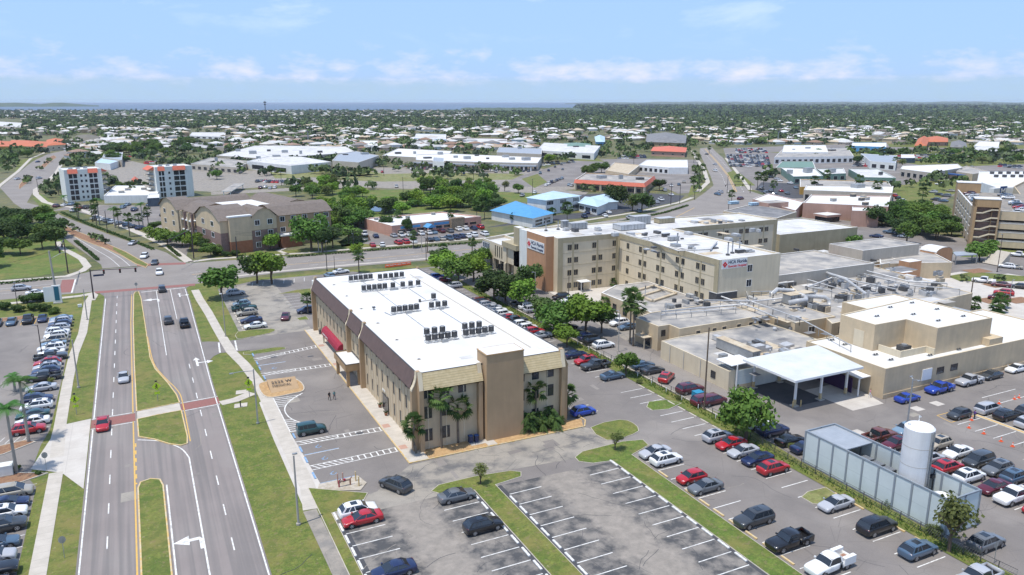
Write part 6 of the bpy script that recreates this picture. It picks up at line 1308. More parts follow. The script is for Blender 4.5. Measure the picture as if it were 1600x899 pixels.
def body_mb(k):
    L_,W,H_,zb,hz,xa,xb,xc,xd,dz,wr,gc=KINDS[k]; w=W/2; h=L_/2; m=MB()
    boxy=k in('jeep','bigsuv','pickup')
    f0=.80 if boxy else .55
    S=[(h+.03,.74,gc+.08,f0*hz),(h-.04,.90,gc,hz*.80),(h-.28,.98,gc,hz*.93),(h-.75,.99,gc,hz*.98),(xa+.1,1.0,gc,zb),(xa-.5,1.0,gc,zb),(0,1.0,gc,zb),(xd+.5,1.0,gc,zb),(xd-.02,.99,gc,zb if k not in('sedan','fastback') else dz),(-h+.25,.99,gc,dz*.98),(-h+.03,.93,gc+.02,dz*.93),(-h-.03,.80,gc+.1,dz*.78)]
    if k=='pickup': S=S[:5]+[(xa-.5,1,gc,zb),(0,1,gc,zb),(xd,1,gc,zb)]
    vs=[];n=11
    for x,f,zl,zt in S:
        ww=w*f; ring=[(0,zl),(ww*.85,zl),(ww*1.0,zl+.1),(ww*1.03,(zl+zt)*.55),(ww*1.0,zt-.08),(ww*.91,zt+.015),(0,zt+.05)]
        pts=[(x,y,z) for y,z in ring]+[(x,-y,z) for y,z in ring[1:6]][::-1]; vs+=pts
    n=12; fs=[]
    for i in range(len(S)-1):
        for j in range(n): fs.append((i*n+j,i*n+(j+1)%n,(i+1)*n+(j+1)%n,(i+1)*n+j))
    fs.append(tuple(range(n))[::-1]); fs.append(tuple((len(S)-1)*n+j for j in range(n)))
    me=bpy.data.meshes.new('t'); me.from_pydata(vs,[],fs); ob=bpy.data.objects.new('t',me); COL.objects.link(ob); sb=ob.modifiers.new('s','SUBSURF'); sb.levels=1
    ev=bpy.data.meshes.new_from_object(ob.evaluated_get(bpy.context.evaluated_depsgraph_get())); m.add([tuple(q.co) for q in ev.vertices],[tuple(p.vertices) for p in ev.polygons],'car_paint'); bpy.data.objects.remove(ob); bpy.data.meshes.remove(ev); bpy.data.meshes.remove(me)
    if k=='pickup':
        x1=xd; m.box(-h+.05,-w*.97,gc+.1,x1,-w*.86,zb,'car_paint'); m.box(-h+.05,w*.86,gc+.1,x1,w*.97,zb,'car_paint'); m.box(-h,-w*.95,gc+.12,-h+.1,w*.95,zb-.02,'car_paint'); m.box(-h+.05,-w*.86,gc+.1,x1,w*.86,gc+.32,'car_black')
    # wheel arches
    for x in (h*.63,-h*.60):
        for s in (-1,1):
            r=wr+.09; y=s*(w*1.0+.012); pts=[(x+r*math.cos(a*math.pi/8),y,max(gc+.02,wr+r*math.sin(a*math.pi/8))) for a in range(0,9)]; pts+= [(x-r,y,gc),(x+r,y,gc)]
            m.add(pts,[tuple(range(len(pts)))[::-s]],'car_black')
    m.box(h-.02,-w*.5,gc+.16,h+.015,w*.5,hz*.62,'car_black')
    for s in (-1,1): m.box(-h*.6+wr+.15,s*w*.99-.02,gc-.02,h*.63-wr-.15,s*w*.99+.02,gc+.1,'car_black')
    return m
def wheel_mb(k,part):
    wr=KINDS[k][10]; m=MB(); n=14
    if part!='rim':
        vs=[(wr*math.cos(2*math.pi*i/n),s*.11,wr*math.sin(2*math.pi*i/n)) for s in (-1,1) for i in range(n)]; m.add(vs,[(i,(i+1)%n,n+(i+1)%n,n+i) for i in range(n)]+[tuple(range(n))[::-1],tuple(range(n,2*n))],'rubber')
    if part!='tyre':
        for s in (-1,1):
            r=wr*.66; vs=[(r*math.cos(2*math.pi*i/n),s*.118,r*math.sin(2*math.pi*i/n)) for i in range(n)]; m.add(vs,[tuple(range(n))[::s]],'rim')
            for i in range(5): a=2*math.pi*i/5+.3; c,q=math.cos(a),math.sin(a); c2,q2=math.cos(a+.5),math.sin(a+.5); m.add([(r*.35*c,s*.121,r*.35*q),(r*.9*c,s*.121,r*.9*q),(r*.9*c2,s*.121,r*.9*q2),(r*.35*c2,s*.121,r*.35*q2)],[(0,1,2,3)[::s]],'car_black')
    return m
def lights(k,front,m=None):
    L_,W,H_,zb,hz,xa,xb,xc,xd,dz,wr,gc=KINDS[k]; w=W/2; h=L_/2; res=[]
    for s in (-1,1):
        q=m or MB()
        if front: z=hz*.80; q.add([(h-.02,s*w*.58,z-.09),(h-.30,s*w*.945,z-.07),(h-.30,s*w*.935,z+.07),(h-.06,s*w*.6,z+.08)],[(0,1,2,3)[::s]],'lamp_clear')
        else:
            z=dz*.82; q.add([(-h-.015,s*w*.5,z-.07),(-h+.14,s*w*.955,z-.09),(-h+.12,s*w*.95,z+.14),(-h+.02,s*w*.55,z+.1)],[(0,1,2,3)[::-s]],'lamp_red')
        res.append(q)
    return res
PROTO={}
def make_proto(k,tier):
    L_,W,H_,zb,hz,xa,xb,xc,xd,dz,wr,gc=KINDS[k]; w=W/2; h=L_/2
    t=bpy.data.objects.new('proto',None)
    def merge(*ms):
        r=MB()
        for q in ms:
            kk=len(r.v); r.v+=q.v
            for f,mi in zip(q.f,q.m): r.f.append(tuple(kk+a for a in f)); r.m.append(r.mi(q.mats[mi]))
        return r
    bm_=merge(body_mb(k),cab_mesh(k,'roof'))
    if tier==0:
        parts=[('body',bm_.mesh('body',True),(0,0,0),[]),('windshield',cab_mesh(k,'windshield').mesh('windshield'),(0,0,0),[]),('rear_window',cab_mesh(k,'rear').mesh('rear_window'),(0,0,0),[]),('side_window',cab_mesh(k,'left').mesh('side_window'),(0,0,0),[]),('side_window',cab_mesh(k,'right').mesh('side_window'),(0,0,0),[])]
        ty=wheel_mb(k,'tyre').mesh('wheel'); ri=wheel_mb(k,'rim').mesh('rim')
        for x in (h*.63,-h*.60):
            for s in (-1,1): parts.append(('wheel',ty,(x,s*(w-.10),wr),[('rim',ri)]))
        for n_,f in (('headlight',True),('taillight',False)):
            for q in lights(k,f): parts.append((n_,q.mesh(n_),(0,0,0),[]))
        mr=MB()
        for s in (-1,1): q=MB(); q.box(xa-.28,s*(w+.02)-.0,zb-.02,xa-.10,s*(w+.2),zb+.12,'car_paint'); parts.append(('mirror',q.mesh('mirror'),(0,0,0),[]))
        if k in('suv','bigsuv') : q=MB(); q.box(xb-.45,-.42,H_+.02,xb-1.25,.42,H_+.035,'car_glass'); parts.append(('sunroof',q.mesh('sunroof'),(0,0,0),[]))
    elif tier==1:
        lm=MB(); lights(k,True,lm); lights(k,False,lm)
        parts=[('body',merge(bm_,lm).mesh('body',True),(0,0,0),[]),('glasshouse',cab_mesh(k,'glass').mesh('glasshouse'),(0,0,0),[])]
        wm_=wheel_mb(k,'both').mesh('wheel')
        for x in (h*.63,-h*.60):
            for s in (-1,1): parts.append(('wheel',wm_,(x,s*(w-.10),wr),[]))
    else:
        lm=MB(); 
        for x in (h*.63,-h*.60):
            for s in (-1,1):
                q=wheel_mb(k,'both')
                for v in range(len(q.v)): a,b,c=q.v[v]; q.v[v]=(a+x,b+s*(w-.10),c+wr)
                lm=merge(lm,q)
        parts=[('car',merge(bm_,cab_mesh(k,'glass'),lm).mesh('car',True),(0,0,0),[])]
    return parts
PAINT={'white':(.78,.78,.76),'silver':(.42,.43,.45),'grey':(.13,.14,.15),'dark grey':(.045,.05,.055),'black':(.010,.010,.012),'blue':(.015,.06,.38),'navy':(.012,.022,.075),'red':(.42,.012,.018),'maroon':(.10,.008,.018),'tan':(.36,.33,.27),'dark green':(.012,.055,.055),'brown':(.15,.045,.03),'light blue':(.18,.27,.35),'steel blue':(.07,.12,.18),'pale gold':(.42,.36,.27)}
KN={'sedan':'sedan','hatch':'hatchback','suv':'SUV','bigsuv':'large SUV','van':'minivan','jeep':'boxy off-roader','pickup':'pickup truck','fastback':'fastback car'}
CARN=[0]
def car(x,y,k,col,head,label,group=None,z=.06,M0=None,tier=None,open_bed=True):
    u,v=PX(x,y,z)
    if tier is None: tier=0 if v>545 and -80<u<1680 else (1 if v>385 else 2)
    key=(k,tier)
    if key not in PROTO: PROTO[key]=make_proto(k,tier)
    cat='car' if k!='pickup' else 'pickup truck'
    nm='parked_car' if k!='pickup' else 'pickup_truck'
    if 'driv' in label or 'moving' in label or 'waiting' in label: nm='car' if k!='pickup' else 'pickup_truck'
    base=Matrix.Translation((x,y,z))@Matrix.Rotation(R(head),4,'Z')@Matrix.Scale(CS,4)
    if M0 is not None: base=M0@base
    CARN[0]+=1
    if tier==2:
        o=bpy.data.objects.new(nm,PROTO[key][0][1]); COL.objects.link(o); o.matrix_basis=base; o.color=(*PAINT[col],1); return tag(o,label,cat,group)
    t=bpy.data.objects.new(nm,None); t.empty_display_size=.3; COL.objects.link(t); t.matrix_basis=base; tag(t,label,cat,group)
    for pn,me,loc,sub in PROTO[key]:
        o=inst(pn,me,t,loc,0,PAINT[col])
        for sn,sm in sub: inst(sn,sm,o)
    return t
def row(desc,items,near_first=True,grp='parked cars'):
    """items: (x,y,kind,colour,heading) ordered from the near end"""
    n=len(items)
    for i,(x,y,k,c,h) in enumerate(items):
        lab='%s %s, %s along %s'%(c,KN[k],ORD[i],desc)
        car(x+random.uniform(-.15,.15),y+random.uniform(-.1,.1),k,c,h+random.uniform(-1.5,1.5),lab,grp)
# row beside the left pavement, upper lot
Ay=[(140.2,'suv','red',0),(143.6,'sedan','white',180),(147.0,'sedan','dark green',180),(151.0,'suv','white',180),(154.8,'suv','navy',0),(161.2,'sedan','silver',180),(167.6,'pickup','dark grey',180),(170.8,'suv','navy',180),(173.8,'suv','silver',180),(176.8,'suv','red',180),(181.0,'pickup','dark grey',0),(184.4,'sedan','white',180),(187.4,'bigsuv','white',180),(191.2,'sedan','light blue',180),(194.4,'van','tan',180),(198.0,'suv','white',180),(201.2,'suv','white',0),(204.6,'suv','silver',180),(207.8,'suv','navy',180),(211.0,'suv','silver',180),(214.0,'sedan','light blue',180)]
row('the left lot row beside the pavement',[(-19.7,y,k,c,h) for y,k,c,h in Ay])
By=[(90.2,'sedan','maroon'),(93.2,'jeep','black'),(96.2,'pickup','black'),(99.3,'suv','silver'),(102.7,'sedan','steel blue'),(107.0,'bigsuv','dark grey'),(110.6,'suv','white'),(113.6,'sedan','navy'),(116.8,'van','tan'),(87.0,'suv','red'),(84,'sedan','silver')]
By=sorted(By)
row('the lower left lot row by the drive',[(-19.7,y,k,c,0) for y,k,c in By])
row('the short row facing the shrubs, upper left lot',[(-24.1,216.3,'sedan','navy',270),(-27.2,216.3,'pickup','black',270),(-30.4,216.3,'sedan','steel blue',270),(-33.5,216.5,'sedan','steel blue',270),(-36.5,216.6,'suv','silver',270)])
row('a back row at the left frame edge',[(-40.5,180,'sedan','silver',0),(-40.5,190,'suv','grey',0)])
# office lot, far part
row('the lot row beside the avenue trees',[(22.6,186.4,'sedan','white',180),(22.5,192.0,'sedan','navy',180),(22.4,199.4,'suv','tan',180),(22.3,204.4,'pickup','dark green',0),(22.5,222.6,'suv','silver',0)])
car(22.4,209.6,'hatch','light blue',180,'light blue hatchback in the tree shadow beyond the dark green pickup','parked cars')
car(36.6,195.0,'suv','navy',180,'navy SUV parked alone by the far office corner','parked cars'); car(30.6,191.6,'sedan','maroon',255,'maroon car driving through the far end of the office lot'); car(51.2,232.8,'suv','light blue',100,'light blue SUV parked alone behind the far roof corner','parked cars')
car(56,237.5,'sedan','white',10,'white sedan behind the white trailer at the far roof edge','parked cars')
car(21.9,119.6,'jeep','dark green',0,'dark green off-roader parked on the hatched accessible bay','parked cars')
# near lots
car(22.0,91.0,'suv','white',0,'white SUV with black sunroof, first car below the dug up verge','parked cars'); car(22.0,87.9+.9,'sedan','red',180,'red sedan with silver sunshade beside the white SUV','parked cars')
car(22.2,76.2,'sedan','navy',180,'navy sedan cut by the bottom edge of the photo','parked cars'); car(28.6,95.6,'suv','dark grey',118,'dark grey SUV driving out between the two near lots')
car(35.2,89.0,'sedan','grey',0,'grey sedan beside the grass island nose to the strip','parked cars'); car(35.3,80.4,'suv','black',0,'black SUV parked alone below the grey sedan','parked cars')
# row along the second grass strip
for x,y,k,c,h,l in ((67.6,88.0,'sedan','silver',180,'silver sedan, first car after the round grass island tip'),(67.6,85.2,'suv','white',0,'white SUV beside the silver sedan at the island tip'),(67.4,79.0,'hatch','red',180,'red hatchback alone beside a grey sedan on the green strip'),(67.4,76.0,'sedan','grey',180,'grey sedan parked right of the red hatchback'),(67.3,66.4,'bigsuv','dark grey',180,'dark grey SUV alone in the near strip row'),(67.5,60.6,'pickup','black',180,'black pickup truck with covered bed in the near strip row')):
    car(x,y,k,c,h,l,'parked cars')
for x,y,k,c,h,l in ((80.0,88.2,'suv','silver',0,'silver hatch back SUV, first car below the big round tree'),(80.2,85.2,'sedan','red',180,'bright red sedan under the big round tree'),(80.0,82.3,'sedan','silver',180,'silver sedan between the red sedan and a navy car'),(80.1,79.3,'sedan','navy',180,'navy sedan beside the red SUV at the fence row'),(80.0,76.0,'suv','red',0,'red SUV at the end of the five cars below the tree'),(80.0,64.6,'sedan','silver',180,'silver sedan alone by the dry grass island'),(80.0,58.2,'bigsuv','black',0,'black large SUV parked below the pale enclosure'),(80.0,52.4,'suv','steel blue',0,'blue grey SUV near the shrub by the enclosure'),(80.9,45.6,'pickup','silver',180,'silver pickup truck with black bed cut by the bottom edge'),(88.9,49.8,'suv','grey',0,'grey SUV at the end of the pale enclosure'),(93.5,41.5,'sedan','silver',0,'silver car cut by the lower right frame corner')):
    car(x,y,k,c,h,l,'parked cars')
car(66.0,106.0+.6,'hatch','blue',0,'bright blue hatchback beside the office building corner','parked cars')
# fence row, far half
row('the long fence row behind the office',[(80.6,y,k,c,h) for y,k,c,h in ((119.3,'fastback','steel blue',0),(126.0,'pickup','dark grey',180),(129.4,'suv','red',180),(133.9,'sedan','navy',0),(149.2,'sedan','silver',180),(152.6,'suv','red',0),(155.9,'suv','white',0),(159.2,'suv','white',0),(162.6,'pickup','dark grey',0),(165.9,'sedan','red',0),(169.4,'suv','white',0),(172.8,'sedan','white',180),(176.0,'sedan','silver',180),(179.6,'suv','silver',0),(183.4,'van','brown',0),(203.5,'suv','silver',180),(212.0,'sedan','maroon',0),(216.8,'suv','blue',0))])
row('the row across the fence on the clinic side',[(89.4,y,k,c,h) for y,k,c,h in ((100.6,'van','maroon',0),(106.8,'bigsuv','maroon',0),(113.9,'suv','red',35),(118.6,'sedan','dark grey',0),(122.0,'sedan','steel blue',0),(136.6,'suv','white',0),(139.9,'bigsuv','black',0),(143.0,'suv','navy',0),(146.2,'sedan','dark grey',0),(152.5,'sedan','black',0),(169.9,'van','silver',0),(173.2,'suv','white',0),(176.6,'pickup','dark grey',0))])
for o in [o for o in bpy.data.objects if o.get('label','').startswith('maroon minivan, first from the near end of the row across')]: bpy.data.objects.remove(o) if not o.children else [bpy.data.objects.remove(c) for c in list(o.children)]+[bpy.data.objects.remove(o)]
row('the row against the clinic wall',[(102.6,y,k,c,h) for y,k,c,h in ((146.2,'sedan','steel blue',180),(149.8,'suv','white',180),(153.2,'jeep','white',180),(156.4,'sedan','grey',180),(168.6,'suv','dark grey',0),(171.2,'sedan','black',180),(173.9,'suv','white',180),(178.5,'suv','black',180))])
row('the row by the tank enclosure corner',[(89.6,y,k,c,h) for y,k,c,h in ((79.0,'sedan','navy',0),(82.0,'sedan','black',0),(86.0,'bigsuv','navy',0),(89.2,'sedan','white',0))])
# right hand lot
row('the right lot row just behind the enclosure',[(103.4,y,k,c,h) for y,k,c,h in ((52.0,'sedan','red',180),(55.2,'pickup','white',180),(58.2,'sedan','maroon',180),(61.6,'suv','white',0),(64.9,'suv','red',0),(68.0,'suv','silver',0),(73.6,'suv','maroon',180),(76.8,'pickup','brown',0))])
row('the second right lot row facing the enclosure',[(109.4,y,k,c,h) for y,k,c,h in ((55.6,'sedan','navy',180),(58.8,'suv','steel blue',0),(61.4,'suv','grey',180),(64.4,'van','dark grey',180),(67.5,'sedan','white',180),(70.8,'suv','pale gold',180),(76.6,'suv','light blue',180))])
row('the far right row beyond the yellow kerb',[(130.4,y,k,c,h) for y,k,c,h in ((66.8,'suv','silver',0),(69.6,'suv','silver',0),(73.0,'suv','black',0),(76.4,'van','silver',0))])
row('the edge row at the right of the kerb',[(135.6,y,k,c,h) for y,k,c,h in ((66.0,'sedan','black',0),(72.6,'suv','dark grey',0))])
row('the coned bays at the right frame edge',[(122.8,y,k,c,h) for y,k,c,h in ((62.2,'jeep','dark grey',180),)])
car(123.6,77.0,'hatch','dark grey',180,'dark grey hatchback with open door inside the yellow box marking','parked cars')
for x,y,k,c,h,l in ((122.2,86.0,'sedan','blue',0,'blue sedan parked at the annex wall corner'),(131.6,86.4,'pickup','blue',180,'blue pickup truck along the annex wall'),(140.6,86.6,'pickup','silver',180,'silver pickup truck with black bed along the annex wall'),(147.6,86.8,'sedan','dark grey',180,'dark grey sedan along the annex wall'),(156.0,87.0,'sedan','white',180,'white sedan farthest right along the annex wall')): car(x,y,k,c,h,l,'parked cars')
# moving traffic
for x,y,k,c,h,l in ((-5.8,160.8,'sedan','silver',270,'silver sedan driving toward the viewer on the near avenue'),(-8.9,137.4,'sedan','red',270,'bright red car driving over the brick crossing'),(4.0,200.6,'suv','dark grey',90,'dark grey SUV driving away beside a black pickup'),(7.4,196.0,'pickup','black',90,'black pickup truck driving away on the avenue'),(4.0,236.4,'jeep','dark grey',90,'dark grey off-roader waiting at the stop line'),(4.2,261.5,'suv','white',268,'white SUV driving through the middle of the junction'),(3.4,279,'sedan','dark grey',262,'dark grey car entering the junction from beyond'),(.6,292.4,'suv','white',255,'white SUV behind the dark car on the far avenue'),(-2.8,322.6,'sedan','silver',245,'silver sedan on the bend of the far avenue'),(-32.4,255.6,'suv','silver',0,'silver SUV in the far lane left of the junction'),(-28.0,247.6,'sedan','white',0,'white sedan in the near lane left of the junction')):
    car(x,y,k,c,h,l)
def pxcar(u,v,k,c,h,l,g=None,z=.06): x,y=G(u,v,z); return car(x,y,k,c,h,l,g,z)
for i,(u,v,k,c,h) in enumerate(((1283,310,'sedan','navy',0),)): pass
for l,u,v,k,c,h in (('blue car waiting at the north avenue signals',1121,305,'sedan','steel blue',260),('silver car leaving the north avenue signals',1125,302,'suv','silver',80),('white van driving up the north avenue',1117,268,'van','white',75),('dark car far up the north avenue',1104,242,'sedan','dark grey',80),('silver car halfway along the north avenue',1117,258,'sedan','silver',75),('maroon SUV turning by the palm at the north avenue',1157,312,'suv','maroon',20),('dark blue car on the upper left avenue',59,254,'sedan','navy',240),('white car on the upper left avenue by the hedge',61,280,'suv','silver',60),('silver car at the upper left avenue median',27,281,'sedan','silver',240)): pxcar(u,v,k,c,h,l)
# work truck: white service body pickup
t=thing('service_truck','white service truck with open utility body cut near the bottom edge','truck',(67.9,54.9,.06),math.pi+.04); t.scale=(CS,CS,CS)
for pn,me,loc,sub in make_proto('pickup',0):
    if pn=='body':
        m=body_mb('pickup'); r=cab_mesh('pickup','roof'); kk=len(m.v); m.v+=r.v
        for f,mi in zip(r.f,r.m): m.f.append(tuple(kk+a for a in f)); m.m.append(m.mi(r.mats[mi]))
        me=m.mesh('body',True)
    o=inst(pn,me,t,loc,0,PAINT['white'])
    for sn,sm in sub: inst(sn,sm,o)
m=MB(); 
for s in (-1,1): m.box(-3.0,s*.62,.6,-1.2,s*1.08,1.5,'frame_white')
m.box(-3.02,-.62,.5,-1.2,.62,.72,'frame_white'); m.box(-2.7,-.3,.72,-1.9,.4,1.0,'brick_red'); m.build('utility_body',t)
# clinic forecourt and other mid-distance lots
cols=['white','silver','grey','dark grey','black','navy','red','white','silver','steel blue','tan','white','maroon','light blue','white','grey']
kk_=['suv','sedan','suv','suv','sedan','hatch','van','pickup','bigsuv','sedan']
rn=random.Random(5)
def pxrow(desc,pts,head,grp='parked cars',far='near'):
    for i,(u,v) in enumerate(pts):
        c=rn.choice(cols); k=rn.choice(kk_); x,y=G(u,v,.05); car(x,y+.9,k,c,head+rn.uniform(-3,3),'%s %s, %s from the left in %s'%(c,KN[k],ORD[i],desc),grp)
Bz=lambda x0,y0,s,a:[(x0+x/s,y0+y/s) for x,y in a]
pxrow('the row against the pink clinic',Bz(560,320,5.333,[(300,272),(360,268),(418,262),(475,258),(525,254),(590,248),(635,243),(700,235),(770,233),(840,218),(895,212),(968,212),(1020,203)]),90)
pxrow('the kerb row in front of the pink clinic',Bz(560,320,5.333,[(338,332),(400,325),(460,320),(600,308),(650,303),(703,299),(760,295),(818,288),(868,278),(918,276),(965,268),(1058,258)]),90)
pxrow('the side lot left of the pink clinic',Bz(560,320,5.333,[(60,258),(150,275),(125,352),(205,350)]),80)
pxrow('the hedge row below the apartment towers',Bz(80,240,6.66,[(470,690),(535,700),(590,715),(640,728),(710,742),(790,758),(850,775),(925,792)]),60)
pxrow('the lot in front of the apartment towers',Bz(80,240,6.66,[(55,560),(135,550),(215,540),(240,608),(300,580),(370,575),(750,572),(800,545),(870,600),(990,660),(1030,548),(1165,652)]),70)
pxrow('the blue roofed shops lot',Bz(740,280,7.25,[(1265,440),(1300,395),(1540,390),(1500,430)])+[(964,357),(985,343),(1000,332),(1034,314),(1028,318),(1050,306)],70)
pxrow('the lot left of the red banded shop',Bz(740,280,7.25,[(830,80),(860,65),(890,48),(920,38),(950,25),(980,12),(1010,2),(1090,75),(1120,85),(1380,100),(700,165),(560,200)]),50)
pxrow('the lot above the red banded shop',[(858,268),(868,262),(878,258),(845,272),(880,266),(890,255),(1040,299),(1050,292),(1062,290),(1070,286)],60)
pxrow('the bays at the emergency forecourt',[(1460,403),(1541,443),(1569,449),(1573,462),(1577,420),(1588,421),(1598,452),(1566,470),(1595,402)],120)
pxrow('the tree shaded lot behind the hospital',[(1330,390),(1372,372),(1395,366),(1415,372),(1464,345),(1472,340),(1480,352),(1455,350),(1510,362)],110)
pxrow('the car lot beside the garage',[(1460,302),(1470,306),(1480,308),(1464,314),(1476,316),(1487,300),(1471,290)],100)
pxrow('the lot beside the rose building',[(1405,312),(1412,315),(1400,308),(1390,318),(1212,306),(1222,300),(1232,304),(1245,295),(1206,300),(1198,303),(1192,296),(1260,300)],60)
pxrow('the avenue side of the orange shops lot',[(1190,275),(1195,270),(1205,278),(1215,281),(1220,284),(1206,268),(1236,288),(1244,286)],80)
pxrow('the white workshop yard',[(1450,275),(1460,278),(1470,275),(1440,273),(1430,270),(1520,262),(1505,255),(1490,252),(1470,255)],60)
pxrow('the shopping centre near lot',Bz(400,150,3.995,[(210,550),(240,560),(270,555),(300,552),(30,580),(60,575),(90,582),(120,578),(880,572),(130,480),(200,470),(260,478),(330,470),(520,470),(560,462),(600,450),(620,440),(650,470)]),70)
pxrow('the shopping centre front lot',Bz(400,150,3.995,[(790,480),(900,455),(1060,460),(1130,470),(1180,480),(1210,460),(1270,485),(1300,490),(1400,500),(1440,495),(1350,460),(1500,480),(970,460),(860,460),(1020,470),(1230,470)]),70)
# cars on the garage roofs
for i in range(22):
    r_=i//11; c_=i%11; x=4.5+r_*13+(c_%2)*.4; y=11+c_*5.4; c=rn.choice(cols); k=rn.choice(['suv','sedan','suv','hatch'])
    if rn.random()<.85: car(x,y,k,c,rn.choice((0,180)),'%s %s, %s back in the %s roof line of the parking garage'%(c,KN[k],ORD[c_],'left' if r_==0 else 'second'),'cars on the garage roof',z=13.1,M0=GM)
for i in range(12):
    x=14+i*4.6; y=5+(i%2)*11; c=rn.choice(cols); k=rn.choice(['suv','sedan','suv','hatch']); car(x,y,k,c,90,'%s %s, %s from the left near the front edge of the garage roof'%(c,KN[k],ORD[i]),'cars on the garage roof',z=13.1,M0=GM)
# the dealership: past three hundred of a kind the rest is one mass
def car_mass(name,label,quads,n,seed,grp=None):
    rn=random.Random(seed); big=MB(); cols2=[PAINT[c] for c in ('white','silver','grey','dark grey','black','navy','white','red','silver')]
    V=[];F=[];Mi=[]; mats=['metal_white','duct','metal_grey','metal_dark','car_black','sign_navy','sign_red']; 
    for q in quads:
        p=[Vector((*G(u,v),0)) for u,v in q[:4]]; nx,ny=q[4],q[5]; ax=(p[1]-p[0]).normalized()
        for i in range(nx):
            for j in range(ny):
                if rn.random()<.12: continue
                a=(i+.5)/nx; b=(j+.5)/ny; c=(p[0]*(1-a)+p[1]*a)*(1-b)+(p[3]*(1-a)+p[2]*a)*b; mt=rn.choice(['metal_white','metal_white','duct','metal_grey','metal_dark','car_black','sign_navy','sign_red','metal_dark'])
                L_,W=4.9,1.9; th=math.atan2(ax.y,ax.x)+math.pi/2+rn.uniform(-.05,.05); cs,sn=math.cos(th),math.sin(th); hh=rn.uniform(.95,1.15)
                def T(x,y,z): return (c.x+x*cs-y*sn,c.y+x*sn+y*cs,z)
                vs=[T(x,y,z) for z,sx,sy in ((.25,.5,.5),(.6,.5,.5),(.95,.46,.45)) for x,y in ((-L_*sx,-W*sy),(L_*sx,-W*sy),(L_*sx,W*sy),(-L_*sx,W*sy))]
                big.add(vs,[(k*4+i2,k*4+(i2+1)%4,k*4+4+(i2+1)%4,k*4+4+i2) for k in range(2) for i2 in range(4)]+[(8,9,10,11)],mt)
                vs=[T(x,y,z) for z,x0,x1,sy in ((.95,-L_*.38,L_*.2,.42),(1.5*hh,-L_*.28,L_*.08,.34)) for x,y in ((x0,-W*sy),(x1,-W*sy),(x1,W*sy),(x0,W*sy))]
                big.add(vs,[(i2,(i2+1)%4,4+(i2+1)%4,4+i2) for i2 in range(4)],'car_glass'); big.add(vs[4:],[(0,1,2,3)],mt)
    return big.build(name,label=label,cat='parked cars',kind='stuff')
car_mass('parked_cars','hundreds of tiny parked cars filling the distant dealership and shop lots',[((1140,262),(1205,262),(1200,243),(1134,243),13,11),((1150,240),(1200,240),(1195,233),(1148,233),12,5),((1215,254),(1335,254),(1330,248),(1215,248),30,3),((1330,262),(1400,262),(1395,250),(1340,252),12,4),((1405,256),(1500,250),(1490,240),(1400,243),16,3),((1500,246),(1600,252),(1600,236),(1510,236),14,4),((150,258),(255,248),(250,240),(160,246),10,2),((620,262),(820,268),(815,263),(630,259),26,1),((0,240),(40,240),(50,234),(10,233),5,2),((965,250),(1010,248),(1008,243),(965,243),8,3),((260,240),(330,232),(325,226),(262,230),8,2),((1600,300),(1680,310),(1690,292),(1600,288),6,5),((330,264),(560,263),(560,261),(330,262),34,1),((400,286),(450,287),(450,284),(400,283),8,2),((640,266),(830,270),(830,268),(640,264),24,1),((150,300),(180,298),(180,294),(152,296),4,2),((225,258),(290,252),(285,249),(225,254),8,2),((1290,236),(1340,238),(1340,233),(1290,232),8,2),((1560,262),(1620,268),(1620,262),(1560,257),8,2),((835,262),(900,256),(895,250),(835,256),8,2)],0,3)
# ============================================================ STREET FURNITURE
def P3(u,v): return G(u,v,.05)
def zof(u,v,vt):
    x,y=G(u,v); lo,hi=0,60
    for _ in range(40):
        mm=(lo+hi)/2
        if PX(x,y,mm)[1]>vt: lo=mm
        else: hi=mm
    return lo
ws_n=[0]
def stops(x,ys,desc,mat='kerb_concrete',rz=0):
    global WSM
    for i,y in enumerate(ys):
        if mat not in _wc: m=MB(); m.prism([(-.14,-1.0),(.14,-1.0),(.14,1.0),(-.14,1.0)],0,.15,mat); _wc[mat]=m.mesh('wheel_stop')
        o=inst('wheel_stop',_wc[mat],None,(x,y,.045),rz); tag(o,'%s wheel stop, %s from the near end of %s'%('blue' if 'blue' in mat else 'pale concrete',ORD[i],desc),'wheel stop','parking wheel stops')
        if x>60: o.location.z=.035
r_=lambda a,n,p=3.035:[a+p*i for i in range(n)]
stops(19.2,[y for y in r_(61.4,11)],'the left near lot edge','paint_white'); stops(37.9,r_(61.4,10),'the right side of the left near lot','paint_white'); stops(42.1,r_(61.2,9),'the left side of the centre lot','paint_white'); stops(60.5,r_(61.3,10),'the right side of the centre lot','paint_white')
stops(65.0,r_(58.3,5)+r_(73.3,2)+[82.4],'the lane side of the second green strip','kerb_yellow'); stops(83.0,r_(91.9,8),'the fence row','kerb_concrete'); stops(83.0,[54.0,57.4,63.6,66.4],'the fence row below the dry island','kerb_yellow')
stops(19.1,[104.4,110.0,114.0,119.6,149.8,155.8,159.4,165.4],'the accessible bays','paint_blue'); stops(19.7,r_(187,8),'the far office lot edge')
for x0,x1 in ((18.9,19.9),(41.5,42.4),(60.3,60.95),(37.7,38.4)): sheet('lot_edge',[(x0,30),(x0,90 if x0<60 else 89),(x1,90 if x0<60 else 89),(x1,30)],'asphalt_dark',.0465)
